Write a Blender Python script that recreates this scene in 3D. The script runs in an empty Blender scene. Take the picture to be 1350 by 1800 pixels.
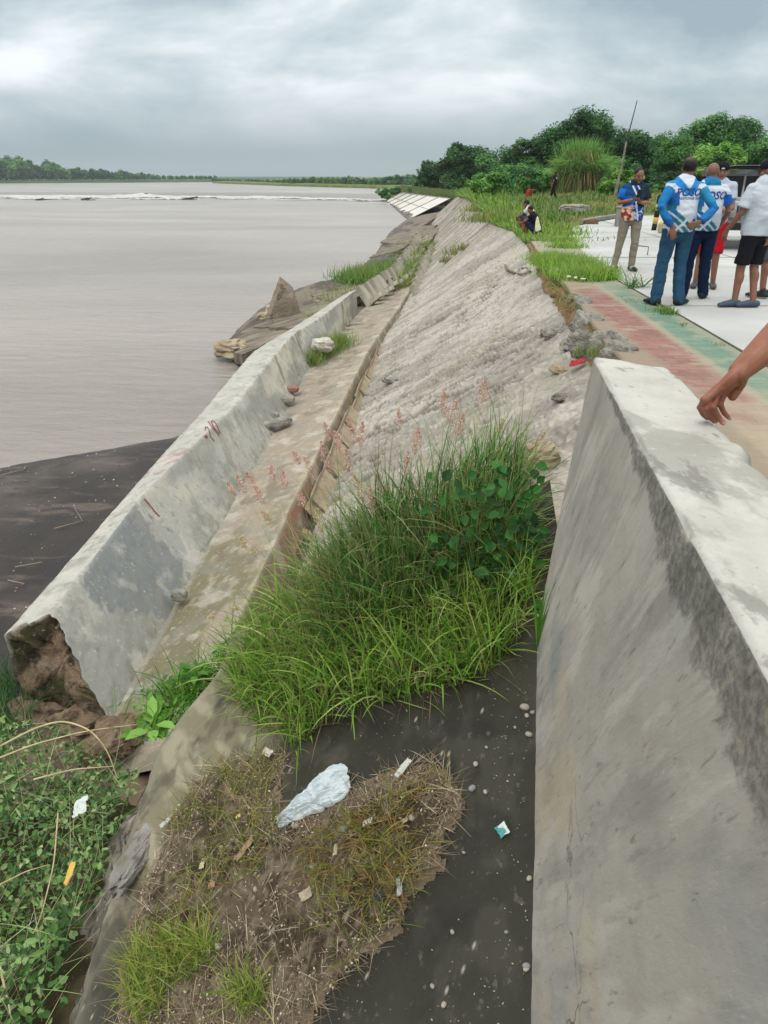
import bpy, math, random
import numpy as np
from mathutils import Vector, Matrix
from mathutils.bvhtree import BVHTree
R = math.radians
rng = np.random.default_rng(7)
random.seed(7)
scene = bpy.context.scene
COL = scene.collection

# ---------------------------------------------------------------- camera
F, HY, VX = 1300.0, 309.0, 775.0
pitch = math.atan((900 - HY) / F)
yaw = math.atan((VX - 675) / (F / math.cos(pitch)))
cy_, sy_, cp_, sp_ = math.cos(yaw), math.sin(yaw), math.cos(pitch), math.sin(pitch)
FW = np.array([-sy_ * cp_, cy_ * cp_, -sp_]); RT = np.array([cy_, sy_, 0.0]); UP = np.cross(RT, FW)
CAM = np.array([0, 0, 1.5])
cam = bpy.data.cameras.new('camera'); co = bpy.data.objects.new('camera', cam); COL.objects.link(co)
co.location = CAM
co.matrix_world = Matrix(((RT[0], UP[0], -FW[0], 0), (RT[1], UP[1], -FW[1], 0), (RT[2], UP[2], -FW[2], 1.5), (0, 0, 0, 1)))
cam.sensor_fit = 'VERTICAL'; cam.sensor_height = 36; cam.lens = 36 * F / 1800
cam.clip_start = 0.05; cam.clip_end = 20000
scene.camera = co

# ---------------------------------------------------------------- light: overcast sky + weak wide sun
SUN_EL, SUN_AZ = 58.0, 200.0
w = bpy.data.worlds.new('World'); scene.world = w; w.use_nodes = True
nt = w.node_tree; nt.nodes.clear()
def N(t, ty, **k):
    n = t.nodes.new(ty)
    for a, b in k.items(): setattr(n, a, b)
    return n
def lin(h):
    h = h.lstrip('#'); c = [int(h[i:i + 2], 16) / 255 for i in (0, 2, 4)]
    return tuple(x / 12.92 if x <= .04045 else ((x + .055) / 1.055) ** 2.4 for x in c)
def l4(h): return (*lin(h), 1)
out = N(nt, 'ShaderNodeOutputWorld'); bg = N(nt, 'ShaderNodeBackground'); nt.links.new(bg.outputs[0], out.inputs[0])
sky = N(nt, 'ShaderNodeTexSky', sky_type='NISHITA', sun_disc=False)
sky.sun_elevation = R(SUN_EL); sky.sun_rotation = R(SUN_AZ)
tc = N(nt, 'ShaderNodeTexCoord'); sep = N(nt, 'ShaderNodeSeparateXYZ'); nt.links.new(tc.outputs['Generated'], sep.inputs[0])
def mth(t, op, a, b=None, c=None):
    n = N(t, 'ShaderNodeMath', operation=op)
    for i, v in enumerate((a, b, c)):
        if v is None: continue
        if isinstance(v, (int, float)): n.inputs[i].default_value = v
        else: t.links.new(v, n.inputs[i])
    return n.outputs[0]
def ramp(t, fac, stops, interp='LINEAR'):
    n = N(t, 'ShaderNodeValToRGB'); n.color_ramp.interpolation = interp
    e = n.color_ramp.elements
    while len(e) < len(stops): e.new(0.5)
    for i, (p, c) in enumerate(stops):
        e[i].position = p; e[i].color = c if len(c) == 4 else (*c, 1)
    t.links.new(fac, n.inputs[0]); return n.outputs[0]
zc_ = mth(nt, 'MAXIMUM', sep.outputs[2], 0.0)
cmb = N(nt, 'ShaderNodeCombineXYZ'); nt.links.new(sep.outputs[0], cmb.inputs[0]); nt.links.new(sep.outputs[1], cmb.inputs[1]); nt.links.new(mth(nt, 'MULTIPLY', sep.outputs[2], 2.6), cmb.inputs[2])
n1 = N(nt, 'ShaderNodeTexNoise'); n1.inputs['Scale'].default_value = 2.9; n1.inputs['Detail'].default_value = 8; n1.inputs['Roughness'].default_value = .56; n1.inputs['Distortion'].default_value = .25
mp = N(nt, 'ShaderNodeMapping'); mp.inputs['Location'].default_value = (1.2, 5.1, 2.35); mp.inputs['Scale'].default_value = (1.0, 1.0, 1)
nt.links.new(cmb.outputs[0], mp.inputs[0]); nt.links.new(mp.outputs[0], n1.inputs[0])
cl = ramp(nt, n1.outputs[0], [(0.37, l4('#8b9ba6')), (0.46, l4('#a6b3bb')), (0.54, l4('#c0cacf')), (0.64, l4('#e3e7e9'))])
# grey-blue rain veil near the horizon, brighter overhead (overcast luminance law)
hz = ramp(nt, zc_, [(0.0, (1, 1, 1, 1)), (0.03, (.8, .8, .8, 1)), (0.10, (0, 0, 0, 1))])
mx = N(nt, 'ShaderNodeMixRGB'); nt.links.new(hz, mx.inputs[0]); nt.links.new(cl, mx.inputs[1]); mx.inputs[2].default_value = l4('#82929d')
gain = N(nt, 'ShaderNodeMapRange'); nt.links.new(zc_, gain.inputs[0]); gain.inputs[1].default_value = .19; gain.inputs[2].default_value = .75; gain.inputs[3].default_value = 1.0; gain.inputs[4].default_value = 2.1
wm = N(nt, 'ShaderNodeMixRGB'); wf = N(nt, 'ShaderNodeMapRange'); nt.links.new(zc_, wf.inputs[0]); wf.inputs[1].default_value = .2; wf.inputs[2].default_value = .5; nt.links.new(wf.outputs[0], wm.inputs[0]); nt.links.new(mx.outputs[0], wm.inputs[1]); wm.inputs[2].default_value = l4('#c6c7c6')
vm = N(nt, 'ShaderNodeVectorMath', operation='SCALE'); nt.links.new(wm.outputs[0], vm.inputs[0]); nt.links.new(gain.outputs[0], vm.inputs['Scale'])
sk = N(nt, 'ShaderNodeVectorMath', operation='SCALE'); nt.links.new(sky.outputs[0], sk.inputs[0]); sk.inputs['Scale'].default_value = .004
ad = N(nt, 'ShaderNodeVectorMath', operation='ADD'); nt.links.new(vm.outputs[0], ad.inputs[0]); nt.links.new(sk.outputs[0], ad.inputs[1])
nt.links.new(ad.outputs[0], bg.inputs[0]); bg.inputs[1].default_value = 1.03
sl = bpy.data.lights.new('sun', 'SUN'); sl.energy = 1.0; sl.angle = R(25); sl.color = (1, .97, .92)
so = bpy.data.objects.new('sun', sl); COL.objects.link(so); so.rotation_euler = (R(90 - SUN_EL), 0, R(180 - SUN_AZ))
scene.view_settings.view_transform = 'Standard'; scene.view_settings.look = 'None'
scene.view_settings.exposure = 0.42; scene.view_settings.gamma = 1
scene.cycles.max_bounces = 6; scene.cycles.volume_bounces = 1

# ---------------------------------------------------------------- helpers
def U(px, py, z):                       # pixel + height -> point in the place
    d = FW + RT * ((px - 675) / F) + UP * ((900 - py) / F); t = (z - 1.5) / d[2]
    return CAM + d * t
def UY(px, py, Y):                      # pixel + distance along the dike -> point
    d = FW + RT * ((px - 675) / F) + UP * ((900 - py) / F); return CAM + d * (Y / d[1])
def _h(ix, iy, s):
    n = (ix.astype(np.int64) * 374761393 + iy.astype(np.int64) * 668265263 + s * 982451653) & 0xffffffff
    n = ((n ^ (n >> 13)) * 1274126177) & 0xffffffff
    return ((n ^ (n >> 16)) & 0xffff) / 65535.0
def vn(x, y, s=0):
    x = np.asarray(x, float); y = np.asarray(y, float)
    ix = np.floor(x); iy = np.floor(y); fx = x - ix; fy = y - iy
    fx = fx * fx * fx * (fx * (fx * 6 - 15) + 10); fy = fy * fy * fy * (fy * (fy * 6 - 15) + 10)
    a, b, c, d = _h(ix, iy, s), _h(ix + 1, iy, s), _h(ix, iy + 1, s), _h(ix + 1, iy + 1, s)
    return (a + (b - a) * fx) * (1 - fy) + (c + (d - c) * fx) * fy
def fbm(x, y, o=4, s=0, g=.5):
    r = 0; a = 1; t = 0
    for i in range(o):
        an = .65 + i * 1.13; ca, sa = math.cos(an), math.sin(an); k_ = 2 ** i
        r = r + a * vn((x * ca - y * sa) * k_ + i * 5.3, (x * sa + y * ca) * k_, s + i * 17); t += a; a *= g
    return r / t - .5
def sst(a, b, x): t = np.clip((x - a) / (b - a), 0, 1); return t * t * (3 - 2 * t)

def tag(o, label=None, cat=None, group=None, kind=None):
    if label: o['label'] = label
    if cat: o['category'] = cat
    if group: o['group'] = group
    if kind: o['kind'] = kind
    return o
def empty(name, loc, label=None, cat=None, group=None):
    o = bpy.data.objects.new(name, None); COL.objects.link(o); o.location = Vector([float(v) for v in loc]); o.empty_display_size = .1
    o['o'] = 0; del o['o']
    return tag(o, label, cat, group)
def worldloc(o):
    v = Vector(o.location)
    while o.parent: o = o.parent; v += o.location
    return np.array(v)
def mk(name, V, Fc, mat=None, parent=None, col=None, uv=None, smooth=True, origin=None, mats=None, mi=None):
    """one mesh object from world coordinates; Fc: (n,3|4) array or list of arrays / lists"""
    V = np.asarray(V, float).reshape(-1, 3)
    if parent is not None: off = worldloc(parent); 
    elif origin is not None: off = np.asarray(origin, float)
    else: off = np.array([(V[:, 0].min() + V[:, 0].max()) / 2, (V[:, 1].min() + V[:, 1].max()) / 2, V[:, 2].min()])
    if parent is not None and origin is not None: own = np.asarray(origin, float) - off; off = np.asarray(origin, float)
    else: own = np.zeros(3)
    me = bpy.data.meshes.new(name)
    groups = Fc if isinstance(Fc, list) and len(Fc) and isinstance(Fc[0], np.ndarray) else [Fc]
    loops = []; sizes = []
    for g in groups:
        if isinstance(g, np.ndarray):
            if len(g) == 0: continue
            loops.append(g.reshape(-1)); sizes.append(np.full(len(g), g.shape[1]))
        else:
            for f in g: loops.append(np.array(f)); sizes.append(np.array([len(f)]))
    loops = np.concatenate(loops).astype(np.int32); sizes = np.concatenate(sizes).astype(np.int32)
    me.vertices.add(len(V)); me.vertices.foreach_set('co', (V - off).astype(np.float32).ravel())
    me.loops.add(len(loops)); me.loops.foreach_set('vertex_index', loops)
    me.polygons.add(len(sizes)); st = np.concatenate([[0], np.cumsum(sizes)[:-1]]).astype(np.int32)
    me.polygons.foreach_set('loop_start', st); me.polygons.foreach_set('loop_total', sizes)
    me.update(calc_edges=True)
    me.polygons.foreach_set('use_smooth', np.full(len(sizes), bool(smooth)))
    if uv is not None:
        l = me.uv_layers.new(name='UVMap'); l.data.foreach_set('uv', np.asarray(uv, np.float32)[loops].ravel())
    if col is not None:
        c = me.color_attributes.new('Col', 'FLOAT_COLOR', 'POINT'); cc = np.ones((len(V), 4), np.float32); cc[:, :3] = col
        c.data.foreach_set('color', cc.ravel())
    if mats:
        for m in mats: me.materials.append(m)
        me.polygons.foreach_set('material_index', np.asarray(mi, np.int32))
    elif mat: me.materials.append(mat)
    o = bpy.data.objects.new(name, me); COL.objects.link(o)
    if parent is not None: o.parent = parent; o.location = Vector([float(v) for v in own])
    else: o.location = Vector([float(v) for v in off])
    return o
class MB:                                 # mesh collector
    def __init__(s): s.V = []; s.Q = []; s.n = 0; s.C = []
    def add(s, V, Fc, c=None):
        V = np.asarray(V, float).reshape(-1, 3)
        for f in Fc: s.Q.append([int(i) + s.n for i in f])
        s.V.append(V); s.n += len(V)
        if c is not None: s.C.append(np.tile(np.asarray(c, float), (len(V), 1)))
        return s
    def box(s, c, d, rot=None, taper=1.0, c_=None, jit=0):
        x, y, z = [v / 2 for v in d]
        P = np.array([[-x, -y, -z], [x, -y, -z], [x, y, -z], [-x, y, -z], [-x * taper, -y * taper, z], [x * taper, -y * taper, z], [x * taper, y * taper, z], [-x * taper, y * taper, z]])
        if jit: P = P + rng.uniform(-jit, jit, P.shape)
        if rot is not None: P = P @ np.array(rot).T
        return s.add(P + np.array(c), [(0, 3, 2, 1), (4, 5, 6, 7), (0, 1, 5, 4), (1, 2, 6, 5), (2, 3, 7, 6), (3, 0, 4, 7)], c_)
    def tube(s, pts, rad, seg=12, up=(0, 0, 1), cap=True, c_=None, spin=0):
        pts = np.asarray(pts, float); n = len(pts)
        rad = [(r, r) if np.isscalar(r) else r for r in (rad if hasattr(rad, '__len__') and not isinstance(rad, tuple) else [rad] * n)]
        T = np.gradient(pts, axis=0) if n > 2 else np.tile(pts[1] - pts[0], (2, 1))
        T /= np.linalg.norm(T, axis=1)[:, None] + 1e-9
        u = np.array(up, float)
        if abs(T[0] @ u) > .95: u = np.array([1., 0, 0]) if abs(T[0][0]) < .9 else np.array([0, 1., 0])
        ang = np.linspace(0, 2 * np.pi, seg, endpoint=False) + spin
        P = []
        rings = []
        cs, ce = (cap, cap) if not isinstance(cap, tuple) else cap
        a0 = [(-.92, .38), (-.7, .72), (-.38, .93)]
        if cs:
            for k, q in a0: rings.append((0, k * min(rad[0]), q))
        for i in range(n): rings.append((i, 0, 1))
        if ce:
            for k, q in reversed(a0): rings.append((n - 1, -k * min(rad[-1]), q))
        for i, o, q in rings:
            t = T[i]; a = np.cross(t, u); a /= np.linalg.norm(a) + 1e-9; b = np.cross(a, t)
            c = pts[i] + t * o
            P.append(c + (np.cos(ang)[:, None] * a * rad[i][0] + np.sin(ang)[:, None] * b * rad[i][1]) * q)
        m = len(rings); P = np.concatenate(P)
        Fc = [(j * seg + k, j * seg + (k + 1) % seg, (j + 1) * seg + (k + 1) % seg, (j + 1) * seg + k) for j in range(m - 1) for k in range(seg)]
        Fc.append(tuple(range(seg))[::-1]); Fc.append(tuple((m - 1) * seg + k for k in range(seg)))
        return s.add(P, Fc, c_)
    def ell(s, c, r, rot=None, nu=16, nv=10, c_=None):
        P = []; 
        for j in range(1, nv):
            ph = math.pi * j / nv
            for k in range(nu):
                th = 2 * math.pi * k / nu; P.append((math.sin(ph) * math.cos(th), math.sin(ph) * math.sin(th), math.cos(ph)))
        P.append((0, 0, 1)); P.append((0, 0, -1)); P = np.array(P) * np.array(r)
        if rot is not None: P = P @ np.array(rot).T
        Fc = [((j) * nu + k, (j + 1) * nu + k, (j + 1) * nu + (k + 1) % nu, j * nu + (k + 1) % nu) for j in range(nv - 2) for k in range(nu)]
        t = (nv - 1) * nu
        Fc += [(t, k, (k + 1) % nu) for k in range(nu)] + [(t + 1, (nv - 2) * nu + (k + 1) % nu, (nv - 2) * nu + k) for k in range(nu)]
        return s.add(P + np.array(c), Fc, c_)
    def obj(s, name, mat, parent=None, smooth=True, origin=None):
        V = np.concatenate(s.V)
        return mk(name, V, s.Q, mat, parent, col=np.concatenate(s.C) if s.C else None, smooth=smooth, origin=origin)
def rotz(a): c, s_ = math.cos(a), math.sin(a); return np.array([[c, -s_, 0], [s_, c, 0], [0, 0, 1]])
def rotx(a): c, s_ = math.cos(a), math.sin(a); return np.array([[1, 0, 0], [0, c, -s_], [0, s_, c]])
def roty(a): c, s_ = math.cos(a), math.sin(a); return np.array([[c, 0, s_], [0, 1, 0], [-s_, 0, c]])
def grid(nu, nv, wrap=False):
    i, j = np.meshgrid(np.arange(nv - 1), np.arange(nu - 1), indexing='ij')
    a = (i * nu + j).ravel(); return np.stack([a, a + 1, a + nu + 1, a + nu], 1)
def evalmods(o):
    dg = bpy.context.evaluated_depsgraph_get(); dg.update()
    me = bpy.data.meshes.new_from_object(o.evaluated_get(dg)); old = o.data; nm = old.name
    o.modifiers.clear(); o.data = me; bpy.data.meshes.remove(old); me.name = nm
    me.polygons.foreach_set('use_smooth', np.ones(len(me.polygons), bool)); return o
def remesh(mb, name, mat, parent, vox, smooth=3, fac=.5, origin=None):
    o = mb.obj(name, mat, parent, origin=origin)
    m = o.modifiers.new('r', 'REMESH'); m.mode = 'VOXEL'; m.voxel_size = vox; m.use_smooth_shade = True
    if smooth: q = o.modifiers.new('s', 'SMOOTH'); q.factor = fac; q.iterations = smooth
    return evalmods(o)
def wverts(o):
    n = len(o.data.vertices); a = np.empty(n * 3, np.float32); o.data.vertices.foreach_get('co', a); return a.reshape(-1, 3) + worldloc(o)
def setverts(o, V): o.data.vertices.foreach_set('co', (V - worldloc(o)).astype(np.float32).ravel()); o.data.update()
def setcol(o, c):
    a = o.data.color_attributes.get('Col') or o.data.color_attributes.new('Col', 'FLOAT_COLOR', 'POINT')
    cc = np.ones((len(o.data.vertices), 4), np.float32); cc[:, :3] = c; a.data.foreach_set('color', cc.ravel())
def normals(o):
    n = len(o.data.vertices); a = np.empty(n * 3, np.float32); o.data.vertices.foreach_get('normal', a); return a.reshape(-1, 3)

# ---------------------------------------------------------------- materials
def M(name, base, layers=(), rough=.85, bump=.3, bscale=30, bdetail=8, coord='Object', spec=.3, bdist=.02, bstretch=(1, 1, 1), brot=(0, 0, 0), attr=False, bumps=()):
    """base: hex or [(pos,hex)..] over broad noise; layers: (hex, scale, lo, hi, strength, stretch, rot, detail)"""
    m = bpy.data.materials.new(name); m.use_nodes = True; t = m.node_tree; b = t.nodes['Principled BSDF']
    b.inputs['Roughness'].default_value = rough; b.inputs['Specular IOR Level'].default_value = spec
    tcn = N(t, 'ShaderNodeTexCoord'); C = tcn.outputs[coord]
    def nz(scale, detail, stretch=(1, 1, 1), rot=(0, 0, 0), seed=0, r=.55):
        mp = N(t, 'ShaderNodeMapping'); mp.vector_type = 'TEXTURE'; mp.inputs['Rotation'].default_value = [R(v) for v in rot]
        mp.inputs['Scale'].default_value = stretch; mp.inputs['Location'].default_value = (seed * 3.7, seed * 1.3, seed * .7)
        t.links.new(C, mp.inputs[0]); n = N(t, 'ShaderNodeTexNoise'); t.links.new(mp.outputs[0], n.inputs[0])
        n.inputs['Scale'].default_value = scale; n.inputs['Detail'].default_value = detail; n.inputs['Roughness'].default_value = r; return n.outputs[0]
    if attr:
        at = N(t, 'ShaderNodeAttribute', attribute_name='Col'); cur = at.outputs['Color']
    elif isinstance(base, str):
        rg = N(t, 'ShaderNodeRGB'); rg.outputs[0].default_value = l4(base); cur = rg.outputs[0]
    else:
        sc, st = base[0], base[1:]; cur = ramp(t, nz(sc, 6), [(p, l4(h)) for p, h in st])
    for i, L in enumerate(layers):
        h, sc, lo, hi, stg = L[:5]; st = L[5] if len(L) > 5 else (1, 1, 1); ro = L[6] if len(L) > 6 else (0, 0, 0); de = L[7] if len(L) > 7 else 9
        mr = N(t, 'ShaderNodeMapRange', interpolation_type='SMOOTHSTEP'); t.links.new(nz(sc, de, st, ro, i + 1), mr.inputs[0])
        mr.inputs[1].default_value = lo; mr.inputs[2].default_value = hi; mr.inputs[3].default_value = 0; mr.inputs[4].default_value = stg
        mxx = N(t, 'ShaderNodeMixRGB'); t.links.new(mr.outputs[0], mxx.inputs[0]); t.links.new(cur, mxx.inputs[1]); mxx.inputs[2].default_value = l4(h); cur = mxx.outputs[0]
    t.links.new(cur, b.inputs['Base Color'])
    if bump:
        bp = N(t, 'ShaderNodeBump'); bp.inputs['Strength'].default_value = bump; bp.inputs['Distance'].default_value = bdist
        t.links.new(nz(bscale, bdetail, bstretch, brot, 9, .65), bp.inputs['Height']); last = bp
        for (s2, st2, dist2, stre, ro2) in bumps:
            b2 = N(t, 'ShaderNodeBump'); b2.inputs['Strength'].default_value = st2; b2.inputs['Distance'].default_value = dist2
            t.links.new(nz(s2, 4, stre, ro2, 11), b2.inputs['Height']); t.links.new(last.outputs[0], b2.inputs['Normal']); last = b2
        t.links.new(last.outputs[0], b.inputs['Normal'])
    return m
def leafmat(name, rough=.55, trans=.35, spec=.25):
    m = bpy.data.materials.new(name); m.use_nodes = True; t = m.node_tree; b = t.nodes['Principled BSDF']
    at = N(t, 'ShaderNodeAttribute', attribute_name='Col'); t.links.new(at.outputs['Color'], b.inputs['Base Color'])
    b.inputs['Roughness'].default_value = rough; b.inputs['Specular IOR Level'].default_value = spec
    tr = N(t, 'ShaderNodeBsdfTranslucent'); t.links.new(at.outputs['Color'], tr.inputs[0]); mx = N(t, 'ShaderNodeMixShader'); mx.inputs[0].default_value = trans
    t.links.new(b.outputs[0], mx.inputs[1]); t.links.new(tr.outputs[0], mx.inputs[2]); t.links.new(mx.outputs[0], t.nodes['Material Output'].inputs[0]); return m
LEAF = leafmat('leaf'); BLADE = leafmat('grass_blade', .5, .3); DRY = leafmat('dry_fibre', .8, .2, .1)
PAINT = M('vertex_paint', None, attr=True, rough=.8, bump=.15, bscale=60)
CONC_FACE = M('concrete_wall_face', [1.3, (.3, '#8d8d88'), (.5, '#a3a29b'), (.7, '#b3b1a8')],
    [('#6e7272', 2.2, .5, .72, .75, (1, 4.5, 4.5), (0, 0, 0)), ('#c4c0b2', 3.5, .52, .7, .6, (1, 5, 5), (0, 0, 0)), ('#87929a', 1.1, .52, .7, .5), ('#c9bda2', 1.7, .62, .7, .5), ('#5c5c58', 14, .63, .7, .5, (1, 4, 4))],
    coord='UV', bump=.55, bscale=14, bdist=.012, bstretch=(.4, 3, 1), spec=.25)
# ================================================================ THE SETTING
def interp(y, pts, k=0): p = sorted(pts); return np.interp(y, [q[1 if k == 0 else 0] for q in p], [q[0] for q in p])
def px_(pts): return sorted([(p[1], p[0]) for p in pts])
def ix(y, pts): p = px_(pts); return np.interp(y, [a for a, b in p], [b for a, b in p])
CREST = [(1.62, -4), (1.62, 2), (1.66, 7.5), (1.72, 8.65), (1.84, 10.6), (1.9, 12.1), (1.96, 14.1), (2.18, 17.5), (2.3, 20.2), (2.35, 24.8), (1.95, 27.7), (2.2, 34.9), (2.11, 48.7), (2.03, 75.8), (1.3, 97.7), (-7.1, 145), (-8.5, 176)]
TOE = [(-1.55, -4), (-1.55, 8), (-1.6, 12), (-1.72, 15.5), (-1.6, 20.1), (-1.3, 25.4), (-.86, 33.7), (-.54, 46.1), (-.11, 64), (-2.0, 97), (-10.5, 150), (-12.2, 176)]
def ztoe(y): return np.interp(y, [0, 15, 25, 34, 46, 64, 97, 176], [-2.85, -2.8, -2.72, -2.6, -2.5, -2.4, -3.3, -3.4])
def zcrest(y): return np.interp(y, [0, 8, 13, 15.5, 20, 28, 60, 76, 97, 145], [-.25, -.27, -.3, -.2, -.08, -.06, -.1, -.3, -.95, -1.2])
SHORE = [(-30, -8), (-18, 4), (-12, 9), (-7.9, 12.1), (-5.3, 14), (-4.4, 15.4), (-4.35, 19.5), (-6.6, 22.6), (-7.0, 29.9), (-7.0, 33.8), (-5.9, 37.7), (-4.6, 42.5), (-4.2, 52), (-4.6, 78), (-3.9, 98), (-12, 176)]
WZ = -3.4
SLA, SLB, SLC = -1.4395, .6, .3288
def zslab(x, y): return SLA + SLB * x + SLC * y
SN = np.array([-SLB, -SLC, 1.0]); SN /= np.linalg.norm(SN)
def SL(px, py):
    d = FW + RT * ((px - 675) / F) + UP * ((900 - py) / F); n = np.array([-SLB, -SLC, 1.0])
    return CAM + d * (np.dot(np.array([0, 0, SLA]) - CAM, n) / np.dot(d, n))

# --- ground sheet (riverbed level) and water
m_bed = M('riverbed_silt', '#4a4238', rough=.9, bump=.2, bscale=2)
S = 9000
o = mk('ground', [(-S, -S, -6.2), (S, -S, -6.2), (S, S, -6.2), (-S, S, -6.2)], np.array([[0, 1, 2, 3]]), m_bed); tag(o, kind='structure')
def water_mat():
    m = bpy.data.materials.new('silty_water'); m.use_nodes = True; t = m.node_tree; b = t.nodes['Principled BSDF']
    tcn = N(t, 'ShaderNodeTexCoord')
    def nz(scale, st, det=6, dist=0, rough=.55):
        mp = N(t, 'ShaderNodeMapping'); mp.vector_type = 'TEXTURE'; mp.inputs['Scale'].default_value = st; t.links.new(tcn.outputs['Object'], mp.inputs[0])
        n = N(t, 'ShaderNodeTexNoise'); n.inputs['Scale'].default_value = scale; n.inputs['Detail'].default_value = det; n.inputs['Distortion'].default_value = dist; n.inputs['Roughness'].default_value = rough
        t.links.new(mp.outputs[0], n.inputs[0]); return n.outputs[0]
    c = ramp(t, nz(.05, (2.5, 1, 1), 5, .6), [(.35, l4('#837b72')), (.55, l4('#958d84')), (.7, l4('#a29b92'))])
    n2 = nz(1.2, (2.5, .8, 1), 6, .3)
    mx = N(t, 'ShaderNodeMixRGB'); mr = N(t, 'ShaderNodeMapRange'); t.links.new(n2, mr.inputs[0]); mr.inputs[1].default_value = .52; mr.inputs[2].default_value = .72; mr.inputs[4].default_value = .35
    t.links.new(mr.outputs[0], mx.inputs[0]); t.links.new(c, mx.inputs[1]); mx.inputs[2].default_value = l4('#7d766f'); t.links.new(mx.outputs[0], b.inputs['Base Color'])
    b.inputs['Roughness'].default_value = .28; b.inputs['Specular IOR Level'].default_value = .35
    b1 = N(t, 'ShaderNodeBump'); b1.inputs['Strength'].default_value = 1.0; b1.inputs['Distance'].default_value = .16; t.links.new(nz(1.6, (2.0, .7, 1), 7, .4, .6), b1.inputs['Height'])
    b2 = N(t, 'ShaderNodeBump'); b2.inputs['Strength'].default_value = .5; b2.inputs['Distance'].default_value = .6; t.links.new(nz(.22, (2.2, .8, 1), 4, 1.2), b2.inputs['Height']); t.links.new(b1.outputs[0], b2.inputs['Normal'])
    t.links.new(b2.outputs[0], b.inputs['Normal']); return m
M_WATER = water_mat()
ys = np.concatenate([np.linspace(-40, 8, 13), 10 * 1.09 ** np.arange(1, 78)]); xs = np.concatenate([-5 - 10 * (1.1 ** np.arange(0, 62) - 1)[::-1], np.linspace(-3.5, 3, 6)])
X, Y = np.meshgrid(xs, ys); Z = np.full_like(X, WZ) + .05 * fbm(X * .25, Y * .4, 3, 5) * (np.hypot(X, Y) < 150)
o = mk('water', np.stack([X, Y, Z], -1), grid(len(xs), len(ys)), M_WATER); tag(o, kind='structure')

# --- river shore: dark wet sand, mud and the debris apron (one terrain)
def zshore(x, y):
    d = x - ix(y, SHORE)
    far = sst(19, 24, y)
    r = np.where(d > 0, (1 - far) * .5 * (1 - np.exp(-d * .55)) + far * .72 * (1 - np.exp(-d * .55)), d * .16)
    nr = sst(4.9, 4.0, y) * sst(-4.6, -3.0, x)
    n = fbm(x * .9, y * .7, 5, 3) * (.10 + .35 * far * (d > 0)) + fbm(x * 6, y * 4, 3, 8) * (.012 + .05 * far)
    h = WZ + .02 + r + n * np.clip(.4 + d, .15, 1)
    h = h + nr * (np.interp(x, [-5, -3.3, -2.2, -1.6], [.05, .15, .25, .3]) + .35 * fbm(x * 1.7, y * 1.7, 4, 55))
    return h
ys = np.concatenate([np.arange(-4, 16, .06), 16 * 1.0045 ** np.arange(0, 540)]); xs_ = np.linspace(0, 1, 230) ** 1.5
YY = np.repeat(ys[:, None], 230, 1); XR = np.interp(ys, [-4, 20, 46, 64, 97, 176], [-1.2, -1.2, -.3, 0.3, -1.5, -11])[:, None]
XL = (ix(ys, SHORE) - np.interp(ys, [-4, 30, 180], [8, 5, 10]))[:, None]
XX = XR - (XR - XL) * xs_[None, :]
ZZ = zshore(XX, YY)
dd = XX - ix(YY, SHORE)
nn = fbm(XX * .35, YY * .5, 5, 21) + .5
wet = sst(1.6, .0, dd + 1.2 * (nn - .5))
c = np.array(lin('#4b433c')) + (np.array(lin('#2e2823')) - np.array(lin('#4b433c'))) * sst(.42, .6, nn)[..., None]
c = c + (np.array(lin('#574a3f')) - c) * (wet * .6)[..., None]
fard = sst(19, 24, YY)
tn = fbm(XX * 1.1, YY * .35, 5, 33) + .5
c = c + (np.array(lin('#6e6354')) - c) * (fard * sst(.4, .6, tn))[..., None]
mud = sst(5.3, 4.4, YY) * sst(-4.6, -3.0, XX); c = c + (np.array(lin('#85705c')) * (.6 + .6 * nn[..., None]) - c) * mud[..., None]
m_sand = M('wet_river_sand', None, attr=True, rough=.62, spec=.35, bump=.5, bscale=9, bdist=.03, layers=[('#211d1a', 1.3, .50, .64, .6, (1, 3, 1)), ('#6d6155', 2.2, .55, .68, .5, (3, 1, 1)), ('#1c1815', 9, .56, .68, .5), ('#8b857b', 26, .68, .73, .6)])
o = mk('sand_shore', np.stack([XX, YY, ZZ], -1), grid(230, len(ys)), m_sand, col=c.reshape(-1, 3)); tag(o, kind='structure')

# --- the eroded embankment slope
def bankv(y, v):
    """v in [0,1] crest->toe, y along; returns x,z without relief"""
    xc = ix(y, CREST); xt = ix(y, TOE); x = xc - .10 + (xt - xc + .10) * v
    z = zcrest(y) + (ztoe(y) - zcrest(y)) * (v + .015 * np.sin(np.pi * v))
    return x, z
def zbank(x, y):
    xc = ix(y, CREST) - .10; xt = ix(y, TOE); v = np.clip((xc - x) / (xc - xt), 0, 1); return bankv(y, v)[1]
nv = 360
ys = np.concatenate([np.arange(1.5, 6, .016), 6 * 1.0032 ** np.arange(0, 1060)]); NY = len(ys)
v = np.linspace(0, 1, nv) ** 1.02
YY = np.repeat(ys[:, None], nv, 1); VV = np.repeat(v[None, :], NY, 0)
XX, ZZ = bankv(YY, VV)
L = VV * 4.1
lod = np.clip(14 / np.maximum(YY, 5), .25, 1)
yw = YY - .55 * L + 1.1 * fbm(L * .3, YY * .3, 3, 71)
rl = fbm(L * 2.0, yw * 3.4, 5, 41, .62)
rl2 = fbm(L * 6.5, yw * 10.0, 4, 43, .65)
pit = sst(.58, .72, .5 + 1.7 * fbm(L * 2.6 + 3 * fbm(L, YY, 2, 4), yw * 8.0, 3, 47)) * sst(.35, .6, vn(L * .8, YY * .8, 48))
peb = sst(.80, .93, vn(L * 14, YY * 14, 49)) * (YY < 20)
big = fbm(L * .35, YY * .22, 4, 45)
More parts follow.
